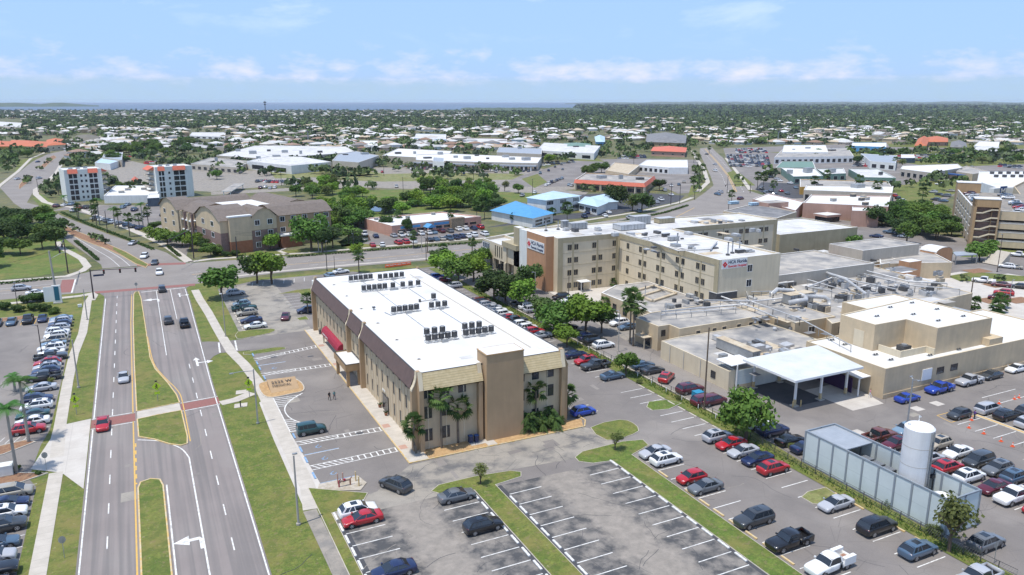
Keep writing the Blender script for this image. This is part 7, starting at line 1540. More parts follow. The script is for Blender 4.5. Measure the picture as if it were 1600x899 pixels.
def pole(u,v,vt,r,mat,label,arm=None,name='light_pole',cat='light pole',head='metal_grey',r2=None):
    x,y=P3(u,v); h=zof(u,v,vt); t=thing(name,label,cat,(x,y,.04)); m=MB(); m.tube([(0,0,0),(0,0,h)],r,mat,8,r2 or r*.7); m.build('pole',t); m=MB(); m.cyl(0,0,0,.25,r*2,mat,8); m.build('base',t)
    if arm:
        for dx,dy in arm: m=MB(); m.tube([(0,0,h-.3),(dx*.6,dy*.6,h),(dx,dy,h)],.06,mat,5); m.build('arm',t); m=MB(); m.box(dx-.25,dy-.14,h-.1,dx+.35,dy+.14,h+.06,head); m.build('lamp_head',t)
    return t
pole(66,557,508,.11,'pole_dark','thin dark brown lamp pole between the left lot rows',[(-.8,.2)]); pole(136.5,500,452,.14,'pole_concrete','grey concrete pole on the pavement near the junction'); pole(123,606,531,.15,'pole_concrete','grey concrete pole on the pavement above the brick crossing')
pole(352.5,526,459,.12,'pole_concrete','thin light pole with white head beside the tree by the avenue',[(-.3,0)],head='metal_white'); pole(403,662,577,.14,'metal_grey','grey street lamp with long arm over the avenue verge',[(-3.6,-.6)]); pole(466.5,820,712,.15,'pole_concrete','weathered concrete pole in the near grass verge',[(.2,.5)])
pole(1100,640,512,.16,'wood_pole','tall brown wooden pole by the clinic fence road',name='utility_pole',cat='utility pole'); pole(966,550,487,.13,'pole_concrete','grey pole between the clinic cars and the shrub tree',[(0,.8)]); pole(888,489,430,.12,'wood_pole','slim dark pole above the bright green trees',name='utility_pole',cat='utility pole'); pole(836,478,425,.12,'pole_concrete','grey lamp pole by the orange hospital tower',[(-.8,0)])
pole(1414,690,592,.15,'metal_grey','tall grey lamp pole standing behind the white tank',[(0,-1),(.6,.8)]); pole(1514,484,434,.18,'wood_pole','brown wooden pole at the palm courtyard',name='utility_pole',cat='utility pole'); pole(1577,470,438,.10,'metal_grey','grey lamp pole in the forecourt lot',[(.6,0)])
pole(1558,425,366,.12,'pole_dark','dark lamp pole in front of the parking garage',[(-.6,0)]); pole(511,423,378,.13,'pole_black','black lamp pole on the grass of the cross street',[(.5,1.2)]); pole(523,422,400,.09,'pole_black','short black post right of the lamp pole on the grass',name='sign_post',cat='post'); pole(666,407,372,.13,'pole_black','black lamp pole by the orange barriers',[(0,1.4)])
pole(668,395,362,.2,'wood_pole','dark wooden pole on the far side by the pink clinic',name='utility_pole',cat='utility pole'); pole(659,393,366,.16,'pole_concrete','pale pole left of the dark wooden pole',name='utility_pole',cat='utility pole'); pole(503,394,345,.2,'pole_concrete','pale concrete pole with lamp arm by the residence trees',[(-2.4,0)]); pole(498,394,363,.18,'pole_concrete','shorter pale concrete pole by the residence trees')
pole(371,403,370,.22,'pole_black','thick black pole at the junction corner by the residence',name='utility_pole',cat='utility pole'); pole(553,398,366,.14,'pole_black','black lamp pole across the street from the sabal palm',[(0,1)]); pole(27,476,442,.1,'pole_dark','dark lamp pole at the left lot shrubs',[(0,.5)])
for i,(u,v,vt) in enumerate(((168,364,330),(121,340,315),(60,300,280),(145,347,318),(1062,318,288),(1085,312,300),(1092,300,270),(1136,302,274),(1138,330,312),(832,305,280),(560,300,278),(630,300,277),(520,285,265),(700,285,262),(440,290,268),(740,282,258),(600,275,255))): pole(u,v,vt,.16,'pole_black','slim dark lamp pole, %s of those along the distant roads'%ORD[i],[(0,1.2)])['group']='lamp poles along the distant roads'
# signals
def signal(u,v,vt,tip,px_heads,label,mat='pole_dark',sign=None):
    x,y=P3(u,v); h=zof(u,v,vt); t=thing('traffic_signal',label,'traffic signal',(x,y,.04)); m=MB(); m.tube([(0,0,0),(0,0,h)],.2,mat,8,.15); m.build('pole',t); tx,ty=G(*tip,h-.4); m=MB(); m.tube([(0,0,h-.4),(tx-x,ty-y,h-.4)],.13,mat,6,.07); m.build('mast_arm',t)
    for f in px_heads:
        qx,qy=(tx-x)*f,(ty-y)*f; m=MB(); m.box(qx-.25,qy-.2,h-1.5,qx+.25,qy+.1,h-.3,'signal_yellow' if mat=='x' else 'sign_black'); m.build('signal_head',t); m=MB(); [m.cyl(qx,qy-.22,h-1.4+.36*k,h-1.2+.36*k,.1,'lamp_red' if k==2 else 'frame_dark',6) for k in range(3)]; m.build('signal_lamp',t)
    if sign: m=MB(); m.box(sign[0],-.1,h-2.1,sign[1],-.02,h-1.6,'sign_navy'); m.build('street_sign',t)
    return t
signal(146.5,467,421,(215,419),(.28,.62,.95),'dark mast arm signal with three heads at the near left junction corner',sign=(.6,3.2)); signal(106.5,427,373,(92,392),(.4,.9),'dark tall signal pole at the far left junction corner'); signal(303,404,357,(262,376),(.3,.9),'dark mast arm signal with green street sign by the residence',)
signal(1048,320,286,(1010,300),(.9,),'dark signal pole at the north avenue near corner'); signal(1172,302,287,(1132,289),(.3,.6,.95),'mast arm signal with three heads across the north avenue')
x,y=P3(90,470); t=thing('strain_pole','leaning concrete strain pole with lamp arm behind the blue monument sign','utility pole',(x,y,.04)); h=zof(90,470,392); m=MB(); m.tube([(0,0,0),(-.4,0,h)],.32,'pole_concrete',8,.2); m.build('pole',t); m=MB(); m.tube([(-.3,0,h-2.2),(2.2,.6,h-1.0),(3.6,1,h-.8)],.07,'metal_grey',5); m.build('arm',t)
# monument sign
x,y=P3(91,474); t=thing('monument_sign','white monument sign with a tall dark blue panel at the junction corner','sign',(x,y,.03),R(-8)); m=MB(); m.box(-1.0,-.3,.3,1.0,.3,5.0,'frame_white'); m.build('frame',t); m=MB(); m.box(-.55,-.36,.9,.6,-.3,4.7,'sign_teal'); m.build('panel',t); m=MB(); m.box(-1.1,-.5,0,1.1,.5,.3,'concrete'); m.build('base',t); m=MB(); m.box(-3.2,.2,.5,-1.05,.5,4.6,'frame_white'); m.build('side_panel',t)
# crosswalk signs
def xsign(u,v,label):
    x,y=P3(u,v); t=thing('crossing_sign',label,'road sign',(x,y,.04)); m=MB(); m.tube([(0,0,0),(0,0,3.6)],.06,'metal_grey',6); m.build('post',t); s=.78
    m=MB(); m.add([(0,-.1,2.9-s),(s,-.1,2.9),(0,-.1,2.9+s),(-s,-.1,2.9)],[(0,1,2,3)],'sign_lime'); m.add([(0,-.06,2.9-s),(s,-.06,2.9),(0,-.06,2.9+s),(-s,-.06,2.9)],[(3,2,1,0)],'metal_grey'); m.build('diamond_panel',t)
    m=MB(); f=-.12; m.cyl(0,f,3.18,3.34,.09,'sign_black',8); 
    for a,b in (((0,3.15),(-.02,2.8)),((-.02,2.8),(-.22,2.45)),((-.02,2.8),(.2,2.45)),((0,3.08),(-.22,2.85)),((0,3.08),(.2,2.9))): m.tube([(a[0],f,a[1]),(b[0],f,b[1])],.05,'sign_black',4)
    m.build('walker_symbol',t); m=MB(); m.add([(-.45,-.1,1.4),(.45,-.1,1.4),(.45,-.1,1.85),(-.45,-.1,1.85)],[(0,1,2,3)],'sign_lime'); m.build('arrow_panel',t); m=MB(); m.box(-.2,-.12,3.75,.2,.12,3.95,'sign_black'); m.build('beacon',t)
xsign(120,648,'lime diamond walking figure sign on the left pavement by the crossing'); xsign(247,627,'lime diamond walking figure sign on the median grass'); xsign(390,621,'lime diamond walking figure sign beside the office pavement')
# planter sign
t=thing('planter_sign','brown sloped sign slab with dark numbers in the mulch planter','sign',(18.9,140.6,.16)); m=MB(); m.add([(0,0,0),(5.2,.3,0),(5.2,4.2,1.1),(0,4.6,1.1),(0,4.6,0),(5.2,4.2,0)],[(0,1,2,3),(0,3,4),(1,5,2),(2,5,4,3)],'stucco_tan'); m.build('slab',t)
for s,yy,sz in (('2525 W',2.6,1.15),('MEDICAL',1.5,.85)):
    o=text(t,s,sz,(.5,yy,.26+yy*.225),'S','frame_dark',ext=.02,rx=math.atan(.24),bold=.0)
# barriers
for i,(u,v) in enumerate(((606,418),(612,417.5),(618,416.5),(624,416),(631,415),(638,414))):
    x,y=P3(u,v); t=thing('road_barrier','orange and white plastic barrier, %s from the left at the closed drive'%ORD[i],'barrier',(x,y,.05),R(4),'road barriers'); m=MB(); m.prism([(-.9,-.25),(.9,-.25),(.9,.25),(-.9,.25)],0,.4,'barrier_orange'); m.prism([(-.9,-.1),(.9,-.1),(.9,.1),(-.9,.1)],.4,1.05,'barrier_orange'); m.build('body',t); m=MB(); m.box(-.7,-.14,.55,.7,-.1,.8,'frame_white'); m.build('reflector_band',t)
# white trailer behind the office
x,y=G(560,432,0); t=thing('box_trailer','long white box trailer behind the far roof edge','trailer',(49,215,.05)); m=MB(); m.box(-6.5,-1.3,1.0,6.5,1.3,3.6,'metal_white'); m.build('box',t)
for dx in (-4,4.6): 
    for s in (-1,1): m=MB(); m.tube([(dx,s*1.2,.5),(dx,s*.9,.5)],.5,'rubber',12); m.build('wheel',t)
# small things
def lit(name,label,cat,u,v,fn,rz=0,group=None,z=.05):
    x,y=G(u,v,z); t=thing(name,label,cat,(x,y,z),rz,group); fn(t); return t
def f_bin(t): m=MB(); m.cyl(0,0,0,1.1,.38,'metal_dark',10,.42); m.build('body',t); m=MB(); m.cyl(0,0,1.1,1.3,.44,'frame_dark',10,.2); m.build('lid',t)
lit('litter_bin','dark litter bin beside the first tan buttress','litter bin',501,522,f_bin,z=.17)
def f_box(w,d,h,a,b):
    def f(t): m=MB(); m.box(-w/2,-d/2,.12,w/2,d/2,h,a); m.build('cabinet',t); m=MB(); m.box(-w/2-.05,-d/2-.05,0,w/2+.05,d/2+.05,.12,b); m.build('pad',t); m=MB(); m.box(-w/2-.03,-d/2-.03,h,w/2+.03,d/2+.03,h+.06,a); m.build('lid',t)
    return f
lit('transformer_box','pale transformer cabinet at the left frame edge below the palms','cabinet',9,741,f_box(2.0,1.6,1.5,'stucco_pale','concrete'),z=.15); lit('dumpster','bright blue skip beside the maroon minivan','dumpster',1090,625,f_box(1.7,1.5,1.6,'dumpster_blue','frame_dark'))
lit('utility_cabinet','pale utility cabinet in the grass near the blue monument sign','cabinet',125,480,f_box(.9,.5,.7,'metal_white','concrete'))
def f_back(t):
    for x in (0,1.6): m=MB(); m.tube([(x,0,0),(x,0,1.0),(x+.25,0,1.25)],.11,'awning_red' if x<1 else 'brick_red',6); m.build('riser',t)
    m=MB(); m.tube([(0,0,.9),(1.6,0,.9)],.12,'brick_dark',6); m.build('crossover_pipe',t); m=MB(); m.cyl(.8,0,.9,1.15,.16,'awning_red',8); m.build('valve_wheel',t)
lit('backflow_preventer','dark red backflow pipework on the bare patch by the pavement','pipework',530,762,f_back); 
def f_post(h,c): 
    def f(t): m=MB(); m.cyl(0,0,0,h,.1,c,8); m.build('post',t); m=MB(); m.cyl(0,0,h,h+.07,.1,c,8,.03); m.build('cap',t)
    return f
for i,(u,v) in enumerate(((528,756),(536,754),(556,752),(561,760))): lit('guard_post','short guard post, %s around the red pipework'%ORD[i],'post',u,v,f_post(1.5,'stucco_rose' if i<2 else 'kerb_yellow'),group='guard posts')
for i,(u,v) in enumerate(((378,613),(376,634))):
    x,y=P3(u,v); m=MB(); m.prism([(x-1.2,y-.8),(x+1.0,y-.9),(x+1.3,y+.9),(x-.9,y+1.1)],.03,.1,'concrete'); m.build('slab',kind='structure')
lit('push_button_post','dark push button post on its concrete pad right of the avenue','post',376,636,f_post(1.1,'sign_black'),z=.1)
def f_rsign(t): m=MB(); m.tube([(0,0,0),(0,0,2.6)],.04,'metal_grey',5); m.build('post',t); m=MB(); m.add([(.42*math.cos(k*math.pi/4+.39),.05,2.4+.5*math.sin(k*math.pi/4+.39)) for k in range(8)],[tuple(range(8))],'metal_grey'); m.build('sign_back',t)
lit('road_sign','back of a grey octagonal sign on the left verge','road sign',101,872,f_rsign); lit('road_sign','small grey sign near the driveway apron','road sign',73,735,f_rsign); lit('road_sign','small sign on the shrub strip by the lower right lot','road sign',1553,880,f_rsign); lit('road_sign','small sign on the median tip at the stop line','road sign',214,457,f_rsign)
def f_cone(t): m=MB(); m.cyl(0,0,.05,.75,.2,'cone_orange',10,.04); m.build('cone_body',t); m=MB(); m.box(-.26,-.26,0,.26,.26,.05,'cone_orange'); m.build('base',t); m=MB(); m.cyl(0,0,.38,.52,.132,'frame_white',10,.095); m.build('band',t)
for i,(u,v) in enumerate(((1518,657),(1514,669),(1537,678),(1564,690),(1582,698),(1561,631),(1585,624),(1599,638),(1592,622))): lit('traffic_cone','orange traffic cone, %s from the dark hatchback in the coned bays'%ORD[i],'traffic cone',u,v,f_cone,group='orange traffic cones')
for i,(x,y) in enumerate(((35.0,121.0),(35.1,125.0))):
    t=thing('plant_pot','dark red plant pot on the %s of the office street door'%('near side','far side')[i],'plant pot',(x,y,.17)); m=MB(); m.cyl(0,0,0,.5,.22,'brick_red',10,.32); m.build('pot',t); m=MB(); rn=random.Random(i)
    for k in range(30): a=rn.random()*6.28; m.quad((0,0,.5),(.1*math.cos(a+1),.1*math.sin(a+1),.5),(.45*math.cos(a),.45*math.sin(a),.75+.3*rn.random()),(.4*math.cos(a),.4*math.sin(a),.7),'leaf_dark')
    m.build('leaves',t)
for i,(x,y) in enumerate(((43.9,104.6),(44.8,104.4))):
    t=thing('wheeled_bin','dark blue wheeled bin against the office wall, %s of two'%('left','right')[i],'bin',(x,y,.16)); m=MB(); m.box(-.3,-.3,.08,.3,.3,1.15,'sign_navy'); m.build('body',t); m=MB(); m.box(-.33,-.36,1.15,.33,.33,1.24,'sign_blue'); m.build('lid',t); m=MB(); m.tube([(-.3,.3,.12),(.3,.3,.12)],.12,'rubber',8); m.build('wheel',t)
x,y=P3(1115,627); m=MB(); rn=random.Random(4); 
for k in range(9): a=rn.random()*6.28; q=rn.random()*1.3; m.cyl(x+q*math.cos(a),y+q*math.sin(a),.03,.4+rn.random()*.8,.9,'mulch',7,.15)
m.build('dirt_pile',label='pale brown dirt heap behind the black pickup by the fence',cat='dirt pile')
car(88.6,94.4,'pickup','black',20,'black pickup truck half hidden by the big round tree','parked cars'); car(88.2,101.0,'van','maroon',0,'maroon minivan beside the blue skip at the fence','parked cars')
def f_fence(label,pts,h,mat,gap=3.0,name='chain_fence'):
    t=thing(name,label,'fence'); m=MB(); k=0
    for a,b in zip(pts,pts[1:]):
        a,b=Vector(a),Vector(b); n=int((b-a).length/gap)+1
        for i in range(n): q=a+(b-a)*i/n; p=MB(); p.box(q.x-.04,q.y-.04,.1,q.x+.04,q.y+.04,h,'metal_dark'); p.build('fence_post',t)
        d=(b-a).normalized(); nn=Vector((-d.y,d.x))*.01
        for zz in [h-.03,h*.5,.25]: m.quad((a.x,a.y,zz-.03),(b.x,b.y,zz-.03),(b.x,b.y,zz+.03),(a.x,a.y,zz+.03),'metal_dark')
        L_=(b-a).length; j=0
        while j<L_: q=a+d*j; q2=a+d*min(j+.5,L_); m.add([(q.x,q.y,.2),(q2.x,q2.y,h-.05),(q2.x+.03*d.x,q2.y+.03*d.y,h-.05),(q.x+.03*d.x,q.y+.03*d.y,.2)],[(0,1,2,3)],'metal_grey'); j+=.28
    m.build('fence_mesh',t); return t
f_fence('black chain link fence between the office lot and the clinic road',[(86.2,88),(86.2,143),(86.0,190)],1.3,'x'); f_fence('wire fence along the weedy strip by the enclosure',[(84.9,86),(84.9,70),(84.9,50),(85.5,44)],1.4,'x')
for i in range(11): x,y=86.0,95+i*4.6; t=thing('marker_post','short white marker post, %s from the near end of the fence'%ORD[i],'post',(x-.5,y,.1),group='white marker posts along the fence'); m=MB(); m.cyl(0,0,0,.85,.08,'frame_white',6); m.build('post',t); m=MB(); m.cyl(0,0,.85,.95,.08,'frame_white',6,.02); m.build('cap',t)
m=MB(); strip(m,[(86.9,95),(86.9,143),(86.7,180)],.5,.02,.14,'kerb_concrete'); m.build('kerb',kind='structure')
# people
def person(x,y,z,rz,pose,cols,label,h=1.74):
    j={'pelvis':(0,0,.95),'belly':(0,0,1.12),'chest':(0,.0,1.36),'neck':(0,0,1.5),'head':(0,-.03,1.62),'crown':(0,-.02,1.74)}
    st=.22 if pose=='walk' else .04
    if pose=='sit': j={k:(a,b,c-.42) for k,(a,b,c) in j.items()}
    R_={'pelvis':(.15,.12),'belly':(.14,.11),'chest':(.18,.12),'neck':(.06,.06),'head':(.10,.12),'crown':(.07,.08)}
    names=list(j); E=[('pelvis','belly'),('belly','chest'),('chest','neck'),('neck','head'),('head','crown')]
    for s,n in ((-1,'l'),(1,'r')):
        if pose=='sit': pts=[('hip',(s*.1,0,.5),.10),('knee',(s*.12,-.45,.5),.075),('ankle',(s*.12,-.45,.09),.05),('toe',(s*.12,-.62,.04),.045)]
        else: pts=[('hip',(s*.1,0,.9),.10),('knee',(s*.1,-s*st*.6-.03,.5),.07),('ankle',(s*.1,-s*st*1.2+(.05 if s>0 else 0),.09),.045),('toe',(s*.11,-s*st*1.2-.14,.04),.04)]
        prev='pelvis'
        for a,p,r in pts: j[a+n]=p; R_[a+n]=(r,r); E.append((prev,a+n)); prev=a+n
        dz=-.42 if pose=='sit' else 0
        pts=[('sh',(s*.2,0,1.42+dz),.06),('el',(s*.27,.02+s*st*.3,1.14+dz),.045),('wr',(s*.27,-.1+s*st*.6,.9+dz),.032),('pa',(s*.27,-.14+s*st*.7,.82+dz),.035),('fi',(s*.265,-.16+s*st*.75,.74+dz),.018)]
        prev='chest'
        for a,p,r in pts: j[a+n]=p; R_[a+n]=(r,r); E.append((prev,a+n)); prev=a+n
    names=list(j); me=bpy.data.meshes.new('body'); me.from_pydata([j[n] for n in names],[(names.index(a),names.index(b)) for a,b in E],[])
    o=bpy.data.objects.new('tmp',me); COL.objects.link(o); o.modifiers.new('s','SKIN'); 
    for i,n in enumerate(names): me.skin_vertices[0].data[i].radius=R_[n]; me.skin_vertices[0].data[i].use_root=(n=='pelvis')
    o.modifiers.new('d','SUBSURF').levels=1
    dg=bpy.context.evaluated_depsgraph_get(); m2=bpy.data.meshes.new_from_object(o.evaluated_get(dg)); bpy.data.objects.remove(o)
    for c in ('p_skin','p_'+cols[0],'p_'+cols[1],'p_hair'): m2.materials.append(MATS[c])
    dz=-.42 if pose=='sit' else 0
    for p in m2.polygons:
        c=p.center; zz=c.z-dz; p.use_smooth=True
        if pose=='sit' and c.z<.58 : p.material_index=2
        elif zz>1.64 or (zz>1.56 and c.y>.02): p.material_index=3
        elif zz>1.5 or (abs(c.x)>.22 and zz<1.12) : p.material_index=0
        elif zz>1.0: p.material_index=1
        elif c.z<.07: p.material_index=3
        else: p.material_index=2
    sc=h/1.8; t=bpy.data.objects.new('person',m2); COL.objects.link(t); t.location=(x,y,z); t.rotation_euler.z=rz; t.scale=(sc,sc,sc); tag(t,label,'person'); return t
M('p_skin',(.42,.24,.16),.6); M('p_hair',(.02,.014,.01),.8); M('p_black',(.015,.015,.018),.8); M('p_navy',(.02,.03,.07),.8); M('p_teal',(.12,.25,.26),.8); M('p_pink',(.62,.25,.32),.8); M('p_purple',(.12,.06,.25),.8); M('p_white',(.7,.7,.72),.8); M('p_blue',(.05,.10,.25),.8)
person(27.9,132.6,.04,.3,'walk',('black','black'),'person in black walking across the office lot, left of the pair'); person(28.8,132.6,.04,.2,'walk',('teal','navy'),'person in teal top walking across the office lot, right of the pair')
x,y=P3(1359,621); person(x,y,.06,.5,'walk',('pink','white'),'person in pink walking on the pale slab by the purple slats'); x,y=P3(1522,655); person(x,y,.04,1.2,'stand',('purple','navy'),'person in purple at the open door of the dark hatchback')
for i,(u,v,a,b) in enumerate(((1322,601,'white','blue'),(1329,603,'blue','navy'))):
    x,y=P3(u,v); person(x,y,.06,.9,'sit',(a,b),'person in %s seated under the white canopy edge'%('white' if i==0 else 'blue')); t=thing('bench_seat','plain dark seat under the %s seated person below the canopy'%('left','right')[i],'seat',(x,y,.06),.9); m=MB(); m.box(-.25,-.2,.36,.25,.22,.40,'metal_dark'); m.build('seat',t)
    for sx in (-.2,.2): m=MB(); m.box(sx-.03,-.03,0,sx+.03,.03,.36,'metal_dark'); m.build('leg',t)
x,y=P3(797,430)
for i,(u,v,a,b) in enumerate(((800,434,'white','navy'),(806,436,'black','blue'))): x,y=P3(u,v); person(x,y,.06,1.0,'walk',(a,b),'person in %s walking by the lobby block forecourt'%a)
# drain grates, patches
for u,v in ((428,558),(485,557),(562,677)): x,y=P3(u,v); m=MB(); m.box(x-.6,y-.35,.045,x+.6,y+.35,.055,'metal_dark'); m.build('drain_cover',kind='structure')
# overhead cables along the cross street
t=thing('overhead_cables','dark overhead cables sagging along the far side of the cross street','cables')
def cable(a,b,sag=1.2):
    m=MB(); pts=[]
    for i in range(13): f=i/12; pts.append(tuple(a[k]+(b[k]-a[k])*f-(sag*4*f*(1-f) if k==2 else 0) for k in range(3)))
    m.tube(pts,.035,'pole_black',3,cap=False); m.build('cable',t)
pa=[(*G(503,394),9.5),(*G(659,393),8.5),(*G(371,403),9.5)]
for dz in (0,-.5,-1.0): cable((pa[2][0],pa[2][1],9.2+dz),(pa[0][0],pa[0][1],9.6+dz)); cable((pa[0][0],pa[0][1],9.6+dz),(pa[1][0],pa[1][1],8.2+dz))
a=(*G(90,470),13.0); cable((a[0]-.3,a[1],zof(90,470,392)-.2),(*G(106,427),zof(106,427,373)-.3),.6); cable((a[0]-.3,a[1],zof(90,470,392)-.3),(*G(-60,480),10),.8)
# ============================================================ VEGETATION
import numpy as np
def leaf_crown(seed,n=2400,ls=.34,blobs=12,flat=.75,mat='leaf_mid',low=-.35,dens=1.0):
    """crown of leaf sized faces round a unit radius; centre at 0"""
    rs=np.random.RandomState(seed); B=[]
    for i in range(blobs):
        a=rs.rand()*6.283; r=.62*math.sqrt(rs.rand()); z=rs.uniform(low,.55)*flat; B.append((r*math.cos(a),r*math.sin(a),z,rs.uniform(.28,.48)))
    B.append((0,0,.1,.5)); w=np.array([b[3]**2 for b in B]); w/=w.sum(); idx=rs.choice(len(B),n,p=w); B=np.array(B)
    d=rs.randn(n,3); d/=np.linalg.norm(d,axis=1)[:,None]; rad=B[idx,3]*(rs.rand(n)**.35)*rs.uniform(.85,1.12,n); c=B[idx,:3]+d*rad[:,None]*np.array([1,1,.85])
    nr=d+.7*rs.randn(n,3)+np.array([0,0,.25]); nr/=np.linalg.norm(nr,axis=1)[:,None]; t=np.cross(nr,rs.randn(n,3)); t/=np.linalg.norm(t,axis=1)[:,None]; b=np.cross(nr,t)
    s=(ls*rs.uniform(.6,1.35,n)*.5)[:,None]; v=np.stack([c-t*s-b*s*.7,c+t*s-b*s*.7,c+t*s+b*s*.7,c-t*s+b*s*.7],1).reshape(-1,3)
    me=bpy.data.meshes.new('crown'); me.vertices.add(4*n); me.vertices.foreach_set('co',v.astype(np.float32).ravel()); me.loops.add(4*n); me.loops.foreach_set('vertex_index',np.arange(4*n,dtype=np.int32)); me.polygons.add(n); me.polygons.foreach_set('loop_start',np.arange(0,4*n,4,dtype=np.int32)); me.update(calc_edges=True); me.validate()
    me.materials.append(MATS[mat]); return me
def trunk_mesh(seed,h=1.0):
    rn=random.Random(seed); m=MB(); m.tube([(0,0,0),(.01,.02,.3),(0,0,.55)],.055,'bark',7,.04)
    for i in range(5): a=i*1.26+rn.random(); m.tube([(0,0,.5-.04*i),(.2*math.cos(a),.2*math.sin(a),.72),(.42*math.cos(a),.42*math.sin(a),.95)],.03,'bark',5,.012)
    return m.mesh('trunk')
CR={'mid':[leaf_crown(s,2200,.115,13,.75,'leaf_mid') for s in range(4)],'dark':[leaf_crown(s+20,2200,.115,13,.8,'leaf_dark') for s in range(4)],'bright':[leaf_crown(s+40,2200,.115,12,.75,'leaf_bright') for s in range(3)],'olive':[leaf_crown(s+60,900,.10,10,.9,'leaf_olive') for s in range(2)]}
TR=[trunk_mesh(s) for s in range(3)]
TREEN=[0]
def tree(x,y,h,r,kind,label,group='trees',z=.03,name='tree'):
    i=TREEN[0]; TREEN[0]+=1; t=thing(name,label,'tree',(x,y,z),random.uniform(0,6.28),group); t['_r']=r; t['_kd']=kind; ms=CR[kind]
    zc=max(r*.62,(h-1.0)*.60); c=inst('crown',ms[i%len(ms)],t,(0,0,h-zc*.78)); c.scale=(r,r,zc); c.rotation_euler.z=random.uniform(0,6.28)
    k=inst('trunk',TR[i%3],t); k.scale=(h*.6,h*.6,h*.72); return t
def ptree(u,v,h,r,kind,label,group='trees'): x,y=G(u,v,.05); return tree(x,y,h,r,kind,label,group)
# --- palms
def fan_crown(seed,n=34,R_=1.0,mat='leaf_palm'):
    rn=random.Random(seed); m=MB()
    for i in range(n):
        a=rn.random()*6.283; el=rn.uniform(-.9,1.3); L_=R_*rn.uniform(.75,1.05); d=Vector((math.cos(a)*math.cos(el),math.sin(a)*math.cos(el),math.sin(el))); tip=d*L_*.62; side=d.cross(Vector((0,0,1))).normalized(); up=side.cross(d)
        m.quad((0,0,0),tuple(side*.02),tuple(tip+side*.02),tuple(tip),mat)
        for k in range(7):
            b=-1.1+2.2*k/6; dd=(d*math.cos(b)+side*math.sin(b)-up*.15*abs(b)).normalized(); e=tip+dd*L_*.55-Vector((0,0,.12)); w=(side*math.cos(b)-d*math.sin(b))*.06
            mid=tip+dd*L_*.3; m.add([tuple(tip),tuple(mid-w),tuple(e),tuple(mid+w)],[(0,1,2,3)],mat)
    return m.mesh('fronds')
def pinnate_crown(seed,n=15,R_=1.0,mat='leaf_royal',droop=1.0):
    rn=random.Random(seed); m=MB()
    for i in range(n):
        a=6.283*i/n+rn.uniform(-.2,.2); el=rn.uniform(.1,1.15); L_=R_*rn.uniform(.85,1.05); pts=[]
        for k in range(9):
            f=k/8; r=L_*f*math.cos(el)*(1+.1*f); z=L_*(math.sin(el)*f-droop*.62*f*f); pts.append(Vector((r*math.cos(a),r*math.sin(a),z)))
        side=Vector((-math.sin(a),math.cos(a),0))
        for k in range(8):
            p,q=pts[k],pts[k+1]; m.quad(tuple(p-side*.012),tuple(p+side*.012),tuple(q+side*.012),tuple(q-side*.012),mat)
            for j in (0,.5):
                b=p+(q-p)*j; w=L_*.26*math.sin(math.pi*min(.95,.12+.8*(k+j)/8)); dv=(q-p).normalized()
                for s in (-1,1): e=b+side*s*w+dv*.12*L_-Vector((0,0,w*.45)); m.add([tuple(b),tuple(b+dv*.05*L_),tuple(e)],[(0,1,2)],mat)
    return m.mesh('fronds')
FAN=[fan_crown(s,48) for s in range(3)]; PIN=[pinnate_crown(s) for s in range(2)]
def ptrunk(mat,n=6,bend=.0,r=.05,r2=.035):
    m=MB(); m.tube([(bend*math.sin(math.pi*k/n)*.3+bend*k/n*.2,0,k/n) for k in range(n+1)],r,mat,8,r2); return m.mesh('trunk')
PT={'sabal':ptrunk('palm_trunk',r=.19,r2=.15),'royal':ptrunk('palm_grey',r=.26,r2=.17),'bend':ptrunk('palm_trunk',bend=1.6,r=.17,r2=.14)}
def palm(x,y,h,r,kind,label,group='palm trees',z=.05,bent=False):
    i=TREEN[0]; TREEN[0]+=1; t=thing('palm_tree',label,'palm tree',(x,y,z),random.uniform(0,6.28) if not bent else 3.6,group)
    k=inst('trunk',PT['royal' if kind=='royal' else ('bend' if bent else 'sabal')],t); k.scale=(1,1,h)
    ms=PIN if kind=='royal' else FAN; c=inst('fronds',ms[i%len(ms)],t,(.32 if bent else 0,0,h)); c.scale=(r,r,r); return t
def ppalm(u,v,vt,r,kind,label,group='palm trees',z=.05,bent=False):
    """trunk foot at (u,v), crown centre at image row vt"""
    x,y=G(u,v,z); h=zof(u,v,vt); return palm(x,y,h,r,kind,label,group,z,bent)
ppalm(651,708,664,2.1,'sabal','short leaning sabal palm at the near office corner',z=.15,bent=True); ppalm(690,700,620,2.3,'sabal','tallest sabal palm against the office end wall',z=.15); ppalm(716,692,635,2.4,'sabal','sabal palm with full crown left of the stair tower',z=.15); ppalm(837,668,611,2.2,'sabal','sabal palm rising from the shrubs right of the stair tower',z=.15); ppalm(886,650,616,2.0,'sabal','small sabal palm at the right office corner',z=.15)
ppalm(26,738,640,3.5,'royal','tall royal palm at the left edge bed, nearer of two',z=.15); ppalm(45,690,597,3.3,'royal','tall royal palm at the left edge bed, farther of two',z=.15); ppalm(24,612,590,2.4,'royal','small royal palm in the left lot island'); 
ppalm(989,541,476,2.8,'sabal','sabal palm by the clinic wall, front of two'); ppalm(984,536,466,2.7,'sabal','taller sabal palm by the clinic wall, rear of two'); ppalm(561,426,400,2.2,'sabal','round headed sabal palm on the cross street verge'); ppalm(481,490,466,1.7,'sabal','small sabal palm at the far tan buttress of the office',z=.15)
ppalm(738,406,379,1.8,'sabal','slim sabal palm beside the cross street near the lobby'); ppalm(693,412,388,2.0,'sabal','brownish sabal palm behind the roadside trees'); ppalm(944,490,472,1.6,'sabal','low sabal palm in front of the low clinic wing'); ppalm(957,447,441,1.4,'sabal','small palm in the inner hospital court')
